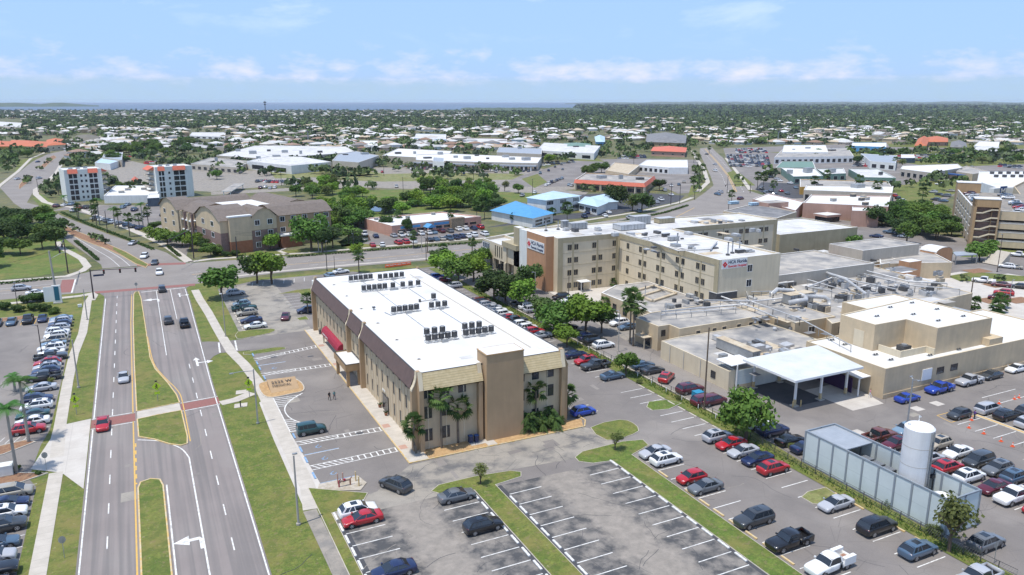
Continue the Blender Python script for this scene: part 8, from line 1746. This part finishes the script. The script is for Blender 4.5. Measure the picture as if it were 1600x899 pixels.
for i,(u,v,vt,k) in enumerate(((124,345,324,'sabal'),(151,352,318,'sabal'),(156,351,313,'royal'),(180,356,326,'royal'),(186,358,332,'sabal'),(203,370,340,'sabal'),(224,357,320,'royal'),(218,356,340,'sabal'),(232,352,330,'sabal'),(148,345,330,'sabal'),(101,320,308,'royal'),(92,305,287,'sabal'),(176,250,250,'royal'))): ppalm(u,v,vt,3.0 if k=='royal' else 2.2,k,'%s palm, %s from the left by the white apartment towers'%('feathery' if k=='royal' else 'round headed',ORD[i]))
for i,(u,v,vt,r) in enumerate(((886,349,325,3.2),(863,344,331,2.2),(912,300,292,2.4),(870,330,318,2.0),(802,350,338,1.7),(705,354,334,2.0),(622,355,336,2.2),(745,344,322,2.6),(757,342,322,2.6),(646,388,368,2.0),(1083,300,280,2.0),(1108,240,231,2.5),(990,262,240,3.0),(1084,255,240,3.0),(1090,262,246,3.0),(1097,280,262,3.0),(1271,305,282,3.0),(1291,285,272,3.2),(1341,304,280,3.0),(1369,313,290,3.2),(1208,302,288,2.6),(1183,297,275,3.0),(1192,300,277,3.0),(1572,305,300,2.0),(1440,320,300,3.0),(1413,246,236,4.0),(1398,262,250,3.0),(1522,484,473,2.0),(1560,488,478,2.4),(1563,480,470,2.4),(1470,470,458,1.6),(1143,315,303,2.4))): ppalm(u,v,vt,r,'sabal','round headed sabal palm, %s from the left of those scattered past the hospital'%ORD[i])
lo=[o for o in bpy.data.objects if 'scattered past the hospital' in o.get('label','')]; lo.sort(key=lambda o:PX(*o.location)[0])
for i,o in enumerate(lo): o['label']='round headed sabal palm, %s from the left among scattered distant palms'%ORD[i]
PDK=[pinnate_crown(s+5,18,1.0,'leaf_palm') for s in range(2)]
# feathery shrubs by the tower
def clump(x,y,r,label,z=.12,kind=0,name='palm_shrub',n=3):
    t=thing(name,label,'shrub',(x,y,z),random.uniform(0,6)); 
    for k in range(6): c=inst('fronds',PDK[k%2],t,(.9*math.cos(k*2.1)*r*.3,.3*math.sin(k*2.1)*r*.3,.15+.16*k*r)); c.scale=(r*.62,r*.5,r*.9); c.rotation_euler.z=0
    return t
clump(54.6,104.3,3.2,'feathery green palm shrub right of the stair tower'); clump(58.4,104.1,3.1,'feathery green palm shrub near the right office corner'); clump(56.6,104.3,2.6,'yellowish palm shrub between the two by the office wall'); clump(60.4,104.6,1.3,'small yellowing palm shrub at the right office corner')
# --- near and middle trees
T=[(1165,688,9.0,4.5,'mid','big round tree on the fence strip beside five parked cars'),(1483,862,7.0,3.4,'olive','thin leaved shrubby tree at the enclosure corner'),(978,586,5.0,3.0,'mid','loose shrubby tree at the fence beside the steel blue car'),(886,543,5.0,3.3,'bright','small bright green tree near the office end'),(866,520,8.0,5.0,'mid','mid green tree, left of the pair behind the fence row'),(915,523,9.0,5.8,'bright','bright green tree, right of the pair behind the fence row'),
(697,436,8.5,5.2,'bright','bright roadside tree, first from the cross street'),(716,444,8.0,5.0,'mid','roadside tree, second from the cross street'),(740,440,8.5,5.0,'bright','bright roadside tree in front of the lobby block'),(772,470,8.5,5.0,'dark','dark green tree in front of the lobby forecourt'),(790,474,8.5,5.0,'dark','dark green tree next toward the orange tower'),(814,478,7.5,4.6,'bright','bright green tree at the row end by the tower'),(827,458,8.5,3.8,'dark','dark slim tree at the foot of the orange tower'),(683,412,5,3.5,'dark','dark bush at the drive mouth by the barriers'),(750,418,7,4.2,'mid','mid green tree beside the glazed lobby corner'),(851,500,6.0,3.6,'dark','dark low tree beside the left green pair'),(940,520,6.5,3.6,'dark','dark tree at the right of the bright pair'),
(347,466,9.5,6.5,'mid','broad tree by the avenue pavement with silver car below'),(425,444,10,6.5,'bright','broad bright tree at the cross street corner of the lot'),(402,443,9,5.2,'dark','dark tree beside the broad bright corner tree'),
(330,401,5,4.0,'mid','small tree on the residence corner lawn'),(262,384,6,5,'mid','hedge tree by the avenue, nearest the junction'),(248,378,6,5,'bright','bright hedge tree by the residence avenue side'),(285,385,6,5,'mid','mid green hedge tree below the residence'),(300,392,6.5,5,'bright','bright hedge tree left of the brick porch'),(318,392,5,3.6,'dark','dark small tree beside the residence porch'),(423,390,6,4.4,'bright','bright small tree right of the brick bay'),(487,392,13,7.5,'mid','tall broad tree hiding the residence end'),(504,394,9,5,'dark','dark tree in front of the tall broad tree'),(520,388,8,6,'dark','dark tree beside the pond by the street'),(545,378,7,6,'mid','mid green tree at the pond edge'),(557,398,4.0,2.6,'bright','small bright shrub tree by the street lamp'),
(962,325,12,7.5,'dark','large dark round tree beyond the blue roofed shops'),(1003,331,10,6.5,'dark','smaller dark tree right of the large dark round tree'),(988,330,8,5.5,'olive','olive tree between the two dark ones'),(637,368,7,2.6,'dark','narrow dark tree against the pink clinic wall'),(604,362,7,3.4,'dark','dark tree at the pink clinic corner'),(857,255,8,7,'bright','bright green tree in the middle of the shop lot'),(920,274,8,8,'mid','wide tree behind the red banded shop, left'),(940,270,8,7,'mid','wide tree behind the red banded shop, right'),(1030,298,7,5,'dark','dark tree at the red banded shop corner'),(961,704,3.0,1.6,'olive','thin reddish shrub on the grass island tip'),(751,757,3.2,1.3,'olive','thin reddish shrub on the left grass island'),(207,304,5,3,'mid','small tree by the clubhouse path'),(243,363,4.5,3.2,'dark','round clipped tree in the residence lot'),(1333,395,7,4.5,'mid','tree behind the grey boxy block'),(1530,408,7,6,'mid','tree in front of the garage stair tower'),(1507,440,2.4,1.4,'dark','small shrub tree at the forecourt'),(1560,442,2.4,1.6,'bright','small bright shrub in the forecourt bed'),(1476,412,5,2.6,'olive','olive tree beside the arched orange tower')]
for a in T: ptree(a[0],a[1],a[2]*1.06,a[3]*(1.18 if a[1]>410 and 600<a[0]<960 else 1.06),*a[4:])
def shrub(u,v,r,kind,label,h=None): x,y=G(u,v,.05); t=thing('shrub',label,'shrub',(x,y,.05),0,'clipped shrubs'); c=inst('leaves',CR[kind][TREEN[0]%2],t,(0,0,r*.45)); TREEN[0]+=1; c.scale=(r,r,(h or r*.8)); s=inst('stem',TR[0],t); s.scale=(r*.6,r*.6,r*.6); return t
for i,(u,v,r,k) in enumerate(((8,484,2.2,'dark'),(30,487,2.0,'dark'),(52,485,2.0,'dark'),(70,486,2.2,'dark'),(84,490,1.8,'mid'),(43,473,2.3,'dark'),(58,471,2.6,'dark'),(68,470,2.0,'dark'),(10,734,1.0,'bright'),(24,735,1.0,'dark'),(52,618,.8,'olive'),(80,598,1.0,'olive'),(60,742,.6,'dark'),(340,399,2.6,'dark'),(368,400,2.2,'dark'),(355,401,2.0,'dark'),(940,497,2.0,'dark'),(950,500,1.6,'dark'),(1095,570,.9,'mid'),(1000,600,1.0,'olive'),(1060,625,.8,'olive'),(1462,838,1.5,'olive'),(1300,738,1.1,'olive'),(1240,702,1.0,'olive'),(1390,792,1.1,'olive'))): shrub(u,v,r,k,'%s shrub, %s from the left among the low shrubs'%({'dark':'dark green','mid':'green','bright':'bright green','olive':'olive'}[k],'N'))
lo=[o for o in bpy.data.objects if o.get('label','').endswith('among the low shrubs')]; lo.sort(key=lambda o:PX(*o.location)[0])
for i,o in enumerate(lo): o['label']=o['label'].replace(', N from',', %s from'%ORD[i])
# --- groves: trees placed in image polygons, each its own thing until 300, then a mass
def inpoly(u,v,P):
    c=False; n=len(P)
    for i in range(n):
        (a,b),(d,e)=P[i],P[(i+1)%n]
        if (b>v)!=(e>v) and u<(d-a)*(v-b)/(e-b)+a: c=not c
    return c
def grove(desc,poly,n,hr,rr,kinds,seed,row_=0):
    rn=random.Random(seed); us=[p[0] for p in poly]; vs=[p[1] for p in poly]; pts=[]; k=0
    W=[G(u,v) for u,v in poly]; xs=[p[0] for p in W]; ys=[p[1] for p in W]
    while len(pts)<n and k<n*200:
        k+=1; x=rn.uniform(min(xs),max(xs)); y=rn.uniform(min(ys),max(ys))
        if inpoly(x,y,W) and all((x-a)**2+(y-b)**2>(rr[0]*1.0)**2 for a,b in pts): pts.append((x,y))
    pts.sort(key=lambda p:PX(*p)[0])
    for i,(x,y) in enumerate(pts):
        kd=rn.choice(kinds); tree(x,y,rn.uniform(*hr),rn.uniform(*rr),kd,'%s tree, %s from the left in %s'%({'mid':'mid green','dark':'dark green','bright':'bright green','olive':'olive'}[kd],ORD[i],desc),desc)
grove('the wood left of the junction',[(-60,352),(30,338),(75,350),(100,372),(118,398),(95,405),(60,398),(20,412),(-60,425)],34,(6,9.5),(4.5,6.5),['dark','mid','dark','mid'],1)
grove('the tree clump right of the residence',[(455,392),(480,372),(560,360),(572,350),(540,338),(500,345),(480,352),(470,372)],22,(7,12),(5,7.5),['dark','mid','bright','mid'],22)
grove('the tree line beyond the first pond',[(500,322),(640,318),(780,322),(775,332),(640,334),(520,338)],18,(6,9),(5,7),['mid','bright','dark'],23)
grove('the thicket around the pond',[(470,300),(520,292),(560,300),(600,318),(640,322),(700,330),(640,336),(560,345),(505,350),(480,325)],24,(4,8),(4,6.5),['mid','bright','mid','olive'],2)
grove('the tree belt behind the pink clinic',[(655,296),(740,300),(770,310),(768,330),(735,335),(700,328),(690,310)],20,(7,11),(5,7),['dark','mid','bright','mid'],3)
grove('the palm hammock along the mall road',[(640,292),(700,290),(810,294),(812,303),(740,300),(650,303)],16,(6,8),(3.4,4.6),['olive','mid'],4)
grove('the low trees behind the residence',[(452,296),(540,284),(548,298),(500,312),(462,308)],12,(6,9),(4.5,6),['mid','olive','bright'],5)
grove('the grove between hospital and garage',[(1355,352),(1400,340),(1450,338),(1490,358),(1500,380),(1440,392),(1390,380)],20,(7,11),(5,7.5),['dark','mid','mid'],6)
grove('the avenue strip by the curving road',[(0,262),(28,250),(60,244),(45,238),(0,246)],12,(6,9),(5,7),['dark','mid'],7)
grove('the oaks in the mall car park',[(170,258),(240,250),(300,246),(300,232),(200,232),(160,240)],18,(8,12),(7,10),['dark','mid','mid'],8)
grove('the small trees across the mall lot',[(330,262),(560,264),(840,270),(840,276),(560,276),(330,272)],24,(5,7),(3,4.2),['mid','dark'],9)
grove('the trees along the north avenue shops',[(1240,246),(1340,262),(1400,250),(1500,256),(1560,250),(1600,262),(1600,240),(1400,238)],22,(6,10),(5,8),['dark','mid'],10)
grove('the dark wood behind the apartment towers',[(150,246),(190,236),(290,226),(300,232),(200,246)],16,(9,13),(7,11),['dark','mid','dark'],31)
grove('the trees around the orange strip car park',[(0,232),(100,232),(130,226),(110,236),(60,242),(0,244)],8,(6,9),(5,7),['dark','mid'],32)
grove('the trees between the white shops beyond the avenue',[(1190,262),(1210,266),(1220,280),(1205,285),(1190,275)],5,(5,7),(3,4.5),['dark','mid'],33)
grove('the palms and oaks in front of the shopping centre',[(330,266),(560,262),(700,268),(840,272),(840,268),(560,259),(330,262)],26,(4.5,7),(2.6,4.2),['mid','dark','olive'],41)
grove('the trees lining the mall approach',[(180,300),(260,282),(330,276),(440,270),(440,274),(330,282),(262,290),(190,306)],18,(5,8),(3,4.5),['mid','dark'],42)
grove('the trees among the far right yards',[(1400,262),(1480,246),(1600,250),(1600,262),(1500,258),(1430,268)],14,(5,9),(4,6.5),['mid','dark','olive'],43)
grove('the garden strip beside the towers',[(95,320),(60,300),(80,285),(92,290),(110,318)],9,(4,6),(2.5,3.6),['mid','bright','olive'],11)
grove('the hedge trees along the north avenue path',[(1098,285),(1112,298),(1104,304),(1080,300),(1085,262)],10,(4,6),(2.4,3.4),['mid','olive'],12)
# planting inside the curved median
grove('the planted median of the far avenue',[(100,352),(140,366),(190,391),(180,391),(130,370)],8,(1.6,3),(1.2,2),['olive','mid'],13)
grove('the planted upper median',[(30,294),(52,276),(80,248),(86,246),(60,272),(40,292)],7,(3,5),(2,3),['olive','mid'],14)
# hedge along pavements
for i,pts in enumerate((((96,333),(140,352),(190,371),(240,391)),((262,386),(281,402)),((118,378),(140,396),(154,408)),((0,445),(40,441),(84,437)),((450,403),(600,391),(752,380)),((845,372),(960,350),(1040,333),(1075,322)))):
    rn=random.Random(i); P_=GP(*pts); mm=bpy.data.meshes; L_=0; vs=[];fs=[]
    m=MB()
    for a,b in zip(P_,P_[1:]):
        a,b=Vector(a),Vector(b); n=int((b-a).length/.35)
        for k in range(n):
            q=a+(b-a)*k/n
            for _ in range(7): c=Vector((q.x+rn.uniform(-.6,.6),q.y+rn.uniform(-.6,.6),rn.uniform(.15,.75))); t1=Vector((rn.uniform(-1,1),rn.uniform(-1,1),rn.uniform(-1,1))).normalized()*.2; t2=t1.cross(Vector((rn.uniform(-1,1),rn.uniform(-1,1),rn.uniform(-1,1)))).normalized()*.18; m.add([tuple(c-t1-t2),tuple(c+t1-t2),tuple(c+t1+t2),tuple(c-t1+t2)],[(0,1,2,3)],'leaf_dark')
    m.build('low_hedge',label=['low dark hedge strip beside the far avenue pavement','short low hedge strip at the residence corner','low hedge strip at the left corner of the far avenue','low hedge strip along the left cross street kerb','long low hedge along the pink clinic pavement','long low hedge beside the blue shops pavement'][i],cat='hedge')
# trash-free ground weeds on the fence strip
def scatter(name,label,pts,n,w,seed,mat='leaf_olive',hh=(.1,.5),cat='ground cover'):
    rs=random.Random(seed); m=MB(); seg=[(Vector(a),Vector(b)) for a,b in zip(pts,pts[1:])]; tot=sum((b-a).length for a,b in seg)
    for a,b in seg:
        d=(b-a).normalized(); nn=Vector((-d.y,d.x))
        for _ in range(int(n*(b-a).length/tot)):
            q=a+(b-a)*rs.random()+nn*rs.uniform(-w,w); h=rs.uniform(*hh); t=rs.random()*6.28; e=Vector((math.cos(t),math.sin(t)))*h*.7; m.add([(q.x-e.x*.3,q.y-e.y*.3,.1),(q.x+e.x*.3,q.y+e.y*.3,.1),(q.x+e.x+rs.uniform(-.1,.1),q.y+e.y,.1+h)],[(0,1,2)],mat)
    m.build(name,label=label,cat=cat,kind='stuff')
scatter('weeds','ragged green weeds along the fence strip',[(84.6,46),(84.9,86),(85.6,100),(85.5,142),(85,200)],5000,1.0,3,'leaf_mid')

# trees past three hundred join the mass of the town's canopy
alltr=[o for o in bpy.data.objects if o.get('category')=='tree']; alltr.sort(key=lambda o:-o['_r']/math.hypot(o.location.x,o.location.y))
EXTRA=[]
for o in alltr[295:]:
    EXTRA.append((o.location.x,o.location.y,o['_r']))
    for c in list(o.children): bpy.data.objects.remove(c)
    bpy.data.objects.remove(o)
gr={}
for o in alltr[:295]:
    if ' from the left in ' in o['label']: gr.setdefault(o['group'],[]).append(o)
for g,L_ in gr.items():
    L_.sort(key=lambda o:PX(*o.location)[0])
    for i,o in enumerate(L_): o['label']='%s tree, %s from the left in %s'%({'mid':'mid green','dark':'dark green','bright':'bright green','olive':'olive'}[o['_kd']],ORD[i],g)
for o in alltr[:295]: del o['_r'],o['_kd']
# ============================================================ THE TOWN BEYOND
EXC=[(1076,226,1700,340),(-200,212,112,262),(150,235,900,300),(286,214,356,232),(838,220,1112,300),(1128,226,1700,340),(905,205,950,225),(1005,206,1076,226),(1425,212,1515,234),(640,206,702,220),(722,214,796,226),(552,218,594,230),(112,208,156,224),(1325,220,1390,232),(1080,228,1120,262),(-50,186,36,202),(288,202,356,214)]
def allowed(u,v): return not any(a<u<c and b<v<d for a,b,c,d in EXC)
rn=random.Random(77)
H=[]
tries=0
while len(H)<4200 and tries<200000:
    tries+=1; u=rn.uniform(-60,1660); v=rn.uniform(173,250)**1.0
    if u>740 and v<186 and rn.random()<.9: continue
    if u>1100 and v<184 and rn.random()<.6: continue
    if not allowed(u,v): continue
    x,y=G(u,v)
    if rn.random()>min(1,(53*1200/(v-159))/2600+.3): continue
    if any((x-a)**2+(y-b)**2<17**2 for a,b,_,_ in H[-500:]): continue
    H.append((x,y,u,v))
H.sort(key=lambda q:math.hypot(q[0],q[1]))
H=[q for q in H if q[3]>172.6]
RC=[((.60,.60,.58),'white roofed'),((.60,.60,.58),'white roofed'),((.45,.45,.44),'pale grey roofed'),((.22,.21,.20),'dark grey roofed'),((.42,.32,.22),'tan roofed'),((.28,.17,.11),'brown roofed'),((.33,.21,.15),'terracotta roofed'),((.60,.56,.50),'cream roofed')]
WC=[(.68,.66,.60),(.60,.52,.40),(.70,.70,.70),(.50,.42,.33),(.55,.62,.62),(.62,.45,.35)]
def house_geo(w,d,h,rh,wing):
    wl=MB(); wl.prism(rect(-w/2,-d/2,w/2,d/2),0,h,'house_wall'); 
    if wing: wl.prism(rect(-w/2,-d/2-5,-w/2+7,-d/2+1),0,h,'house_wall')
    for i in range(4): wl.box(-w/2+1.5+i*(w-4)/3,-d/2-.05,.9,-w/2+2.9+i*(w-4)/3,-d/2,2.2,'glass_dark'); wl.box(-w/2-.05,-d/2+1+i*(d-3)/3,.9,-w/2,-d/2+2+i*(d-3)/3,2.2,'glass_dark')
    rf=MB(); o=.7
    def hp(x0,y0,x1,y1,zz):
        W=x1-x0; D=y1-y0; k=min(W,D)/2
        if W>=D: r=[(x0+k,(y0+y1)/2),(x1-k,(y0+y1)/2)]; f=[(0,1,5,4),(1,2,5),(2,3,4,5),(3,0,4)]
        else: r=[((x0+x1)/2,y0+k),((x0+x1)/2,y1-k)]; f=[(0,1,4),(1,2,5,4),(2,3,5),(3,0,4,5)]
        rf.add([(x0,y0,zz),(x1,y0,zz),(x1,y1,zz),(x0,y1,zz),(*r[0],zz+rh),(*r[1],zz+rh)],f+[(3,2,1,0)],'house_roof')
    hp(-w/2-o,-d/2-o,w/2+o,d/2+o,h); 
    if wing: hp(-w/2-o,-d/2-5-o,-w/2+7+o,-d/2+4,h+.01)
    return wl,rf
HG=[]
for w,d,h,rh,wg in ((17,12,3.1,2.3,1),(14,11,3.0,2.0,0),(20,13,3.2,2.6,1),(15,12,6.0,2.2,0),(24,12,3.2,2.0,0),(12,15,3.0,2.2,1)):
    a,b=house_geo(w,d,h,rh,wg); HG.append((a,b,a.mesh('wall'),b.mesh('roof')))
LM=[('the shopping centre',G(600,248)),('the orange tiled strip',G(60,224)),('the grey gabled church hall',G(1040,218)),('the orange roofed restaurant',G(1460,220)),('the north avenue end',G(1104,236)),('the long white warehouse',G(890,230)),('the blue gabled shop',G(670,213)),('the dark flat shed',G(325,224)),('the grey office at the left edge',G(10,194)),('the workshop bays',G(1270,238)),('the far mast',G(415,178))]
cnt={}
mass_w=MB(); mass_r=MB(); MW=['stucco_white','stucco_beige','stucco_cream','stucco_tan']; MR=['roof_white','roof_white_dirty','roof_white_dirty','roof_grey','roof_tan','shingle_brown','roof_grey','shingle_olive','roof_tan','roof_white_dirty']
for i,(x,y,u,v) in enumerate(H):
    g=rn.choice(HG); rz=rn.choice((0,math.pi/2,math.pi,-math.pi/2))+(.35 if u<500 else 0)+rn.uniform(-.1,.1); rc=rn.randrange(len(RC))
    if i<300:
        k=min(range(len(LM)),key=lambda j:math.dist((x,y),LM[j][1])); key=(rc,k); cnt[key]=cnt.get(key,0)+1
        t=thing('house','','house',(x,y,.02),rz,'houses of the town beyond'); t['_k']=k; t['_c']=RC[rc][1]; t['_d']=math.dist((x,y),LM[k][1])
        inst('wall',g[2],t,color=rn.choice(WC)); inst('roof',g[3],t,color=RC[rc][0])
    else:
        c,s_=math.cos(rz),math.sin(rz); wm_=rn.choice(MW); rm=rn.choice(MR)
        for src,dst,mt in ((g[0],mass_w,wm_),(g[1],mass_r,rm)):
            vs=[(x+a*c-b*s_,y+a*s_+b*c,z) for a,b,z in src.v]; kk=len(dst.v); dst.v+=vs; mi=dst.mi(mt)
            for f in src.f: dst.f.append(tuple(kk+q for q in f)); dst.m.append(mi)
kk=len(mass_w.v); mass_w.v+=mass_r.v
for f,mi in zip(mass_r.f,mass_r.m): mass_w.f.append(tuple(kk+q for q in f)); mass_w.m.append(mass_w.mi(mass_r.mats[mi]))
mass_w.build('house_rooftops',label='hundreds of tiny pale rooftops reaching to the bay shore',cat='houses',kind='stuff')
hs=[o for o in bpy.data.objects if '_k' in o.keys()]; grp={}
for o in hs: grp.setdefault((o['_c'],o['_k']),[]).append(o)
for (c,k),L_ in grp.items():
    L_.sort(key=lambda o:o['_d'])
    for i,o in enumerate(L_): o['label']='%s house among trees, %s nearest of its colour to %s'%(c,ORD[i],LM[k][0])
for o in hs: del o['_k'],o['_c'],o['_d']
# tree mass, leaf clumps in three tones
def mass(name,label,C,Rd,nq,mats,seed,sq=.55):
    rs=np.random.RandomState(seed); n=len(C); C=np.repeat(np.array(C),nq,0); Rr=np.repeat(np.array(Rd),nq)[:,None]
    d=rs.randn(n*nq,3); d[:,2]=np.abs(d[:,2])*.9-.25; d/=np.linalg.norm(d,axis=1)[:,None]; c=C+d*Rr*np.array([1,1,.8])*rs.uniform(.75,1.05,(n*nq,1)); nr=d+.55*rs.randn(n*nq,3); nr/=np.linalg.norm(nr,axis=1)[:,None]
    t=np.cross(nr,rs.randn(n*nq,3)); t/=np.linalg.norm(t,axis=1)[:,None]; b=np.cross(nr,t); s=Rr*sq*rs.uniform(.6,1.2,(n*nq,1)); N_=n*nq
    v=np.stack([c-t*s-b*s*.7,c+t*s-b*s*.7,c+t*s+b*s*.7,c-t*s+b*s*.7],1).reshape(-1,3)
    me=bpy.data.meshes.new(name); me.vertices.add(4*N_); me.vertices.foreach_set('co',v.astype(np.float32).ravel()); me.loops.add(4*N_); me.loops.foreach_set('vertex_index',np.arange(4*N_,dtype=np.int32)); me.polygons.add(N_); me.polygons.foreach_set('loop_start',np.arange(0,4*N_,4,dtype=np.int32))
    for m_ in mats: me.materials.append(MATS[m_])
    me.polygons.foreach_set('material_index',np.repeat(rs.randint(0,len(mats),n),nq).astype(np.int32)); me.update(calc_edges=True)
    o=bpy.data.objects.new(name,me); COL.objects.link(o); return tag(o,label,'trees',None,'stuff')
M('far_a',(.050,.085,.026),.9,(.085,.125,.04),.02); M('far_b',(.07,.12,.028),.9,(.11,.16,.045),.02); M('far_c',(.115,.15,.045),.9,(.09,.12,.05),.02); M('far_d',(.035,.058,.025),.9)
near=[];nr_=[];far=[];fr_=[]
HH=[(q[0],q[1]) for q in H]; grid={}
for a,b in HH: grid.setdefault((int(a//30),int(b//30)),[]).append((a,b))
def nearhouse(x,y,r):
    i,j=int(x//30),int(y//30)
    return any((x-a)**2+(y-b)**2<r*r for p in (-1,0,1) for q in (-1,0,1) for a,b in grid.get((i+p,j+q),()))
k=0
while len(near)<11500 and k<200000:
    k+=1; d=560+(2600-560)*rn.random()**1.25; u=rn.uniform(-90,1690); v=159+53*1200/d*1.03
    if v>250 or not allowed(u,v): continue
    x,y=G(u,v); r=rn.uniform(3.0,6.0)*(1 if d<1500 else 1.25)
    if nearhouse(x,y,10): continue
    if noise.noise((x*.004,y*.004,0))<-.3: continue
    near.append((x,y,r*rn.uniform(.55,.8))); nr_.append(r)
bpy.context.view_layer.update(); dg=bpy.context.evaluated_depsgraph_get(); k=0; got=0
while got<620 and k<9000:
    k+=1; u=rn.uniform(-60,1660); v=rn.uniform(205,262) if rn.random()<.8 else rn.uniform(262,300)
    x,y=G(u,v); r=rn.uniform(2.8,5.2); ok=True
    for dx,dy in ((0,0),(r*.8,0),(-r*.8,0),(0,r*.8),(0,-r*.8)):
        hit=SC.ray_cast(dg,(x+dx,y+dy,60),(0,0,-1))
        if not(hit[0] and hit[4].name.split('.')[0] in ('town_ground','lawn') and hit[1].z<.5): ok=False; break
    if ok: near.append((x,y,r*.7)); nr_.append(r); got+=1
for a,b,r in EXTRA: near.append((a,b,r*.75)); nr_.append(r)
mass('tree_canopy','dense carpet of town trees between the far rooftops',near,nr_,24,['far_a','far_b','far_a','far_b','far_c','far_d'],3,.33)
k=0
while len(far)<9000 and k<200000:
    k+=1; u=rn.uniform(-90,1690); v=rn.uniform(163.5,182)
    if u<740 and v<172.6: continue
    if 700<u<900 and v<175.5 and v<171: continue
    if 740<u<910 and 170.5<v<176: continue
    x,y=G(u,v); town=u<740 or v>181; r=rn.uniform(4,7.5) if town else rn.uniform(7,12)*(1 if v>172 else 1.8)
    if nearhouse(x,y,16) and v>173: continue
    far.append((x,y,r*.35)); fr_.append(r)
mass('tree_canopy','far dark green woodland and mangrove flats under the horizon',far,fr_,12,['far_a','far_a','far_d','far_b'],5,.5)
# cell mast on the skyline
x,y=G(415,178); h=zof(415,178,158); t=thing('radio_mast','tall dark radio mast crossing the bay on the skyline','mast',(x,y,0)); m=MB(); m.tube([(0,0,0),(0,0,h)],2.2,'metal_dark',4,1.2); m.build('lattice',t); m=MB(); m.cyl(0,0,h-9,h-3,6,'metal_dark',8); m.cyl(0,0,h-18,h-13,5,'metal_dark',8); m.build('antenna_ring',t)
for i,(u,v,vt) in enumerate(((744,205,190),(482,228,205),(1215,225,205),(1338,208,190),(1017,215,200),(1536,215,202),(1250,222,195))): 
    x,y=G(u,v); h=zof(u,v,vt); t=thing('tall_pole','thin pale pole rising over the far trees, %s from the left'%ORD[(1,0,3,5,2,6,4)[i]],'pole',(x,y,0),0,'thin far poles'); m=MB(); m.tube([(0,0,0),(0,0,h)],.7,'metal_grey',4,.5); m.build('pole',t); m=MB(); m.box(-2,-2,h-1,2,2,h,'metal_dark'); m.build('lamp_head',t)
# ---- every label within sixteen words
for o in bpy.data.objects:
    l=o.get('label')
    if l and len(l.split())>16: 
        for a,b in ((' dark round condensing unit','condensing unit'),('dark round ',''),(' from the near end of',' along'),('the far pavement','far pavement'),(' of those ',' of '),('the left side of the','the left of the'),(', ',', ')): l=l.replace(a,b)
        w_=l.split()
        if len(w_)>16: w_=[q for i,q in enumerate(w_) if not (q=='the' and i>6)]
        o['label']=' '.join(w_[:16])

hz=bpy.data.meshes.new('haze'); bm=bmesh.new(); bmesh.ops.create_cube(bm,size=1); bm.to_mesh(hz); bm.free()
o=bpy.data.objects.new('haze',hz); COL.objects.link(o); o.scale=(160000,160000,66); o.location=(0,0,31.9); o['kind']='stuff'; o['label']='thin pale summer haze over the whole town'
hm=bpy.data.materials.new('haze'); hm.use_nodes=True; hn=hm.node_tree; hn.nodes.clear(); ho=hn.nodes.new('ShaderNodeOutputMaterial'); pv=hn.nodes.new('ShaderNodeVolumePrincipled'); pv.inputs['Color'].default_value=(.80,.88,1,1); pv.inputs['Density'].default_value=.000042; hn.links.new(pv.outputs[0],ho.inputs[1]); hz.materials.append(hm)
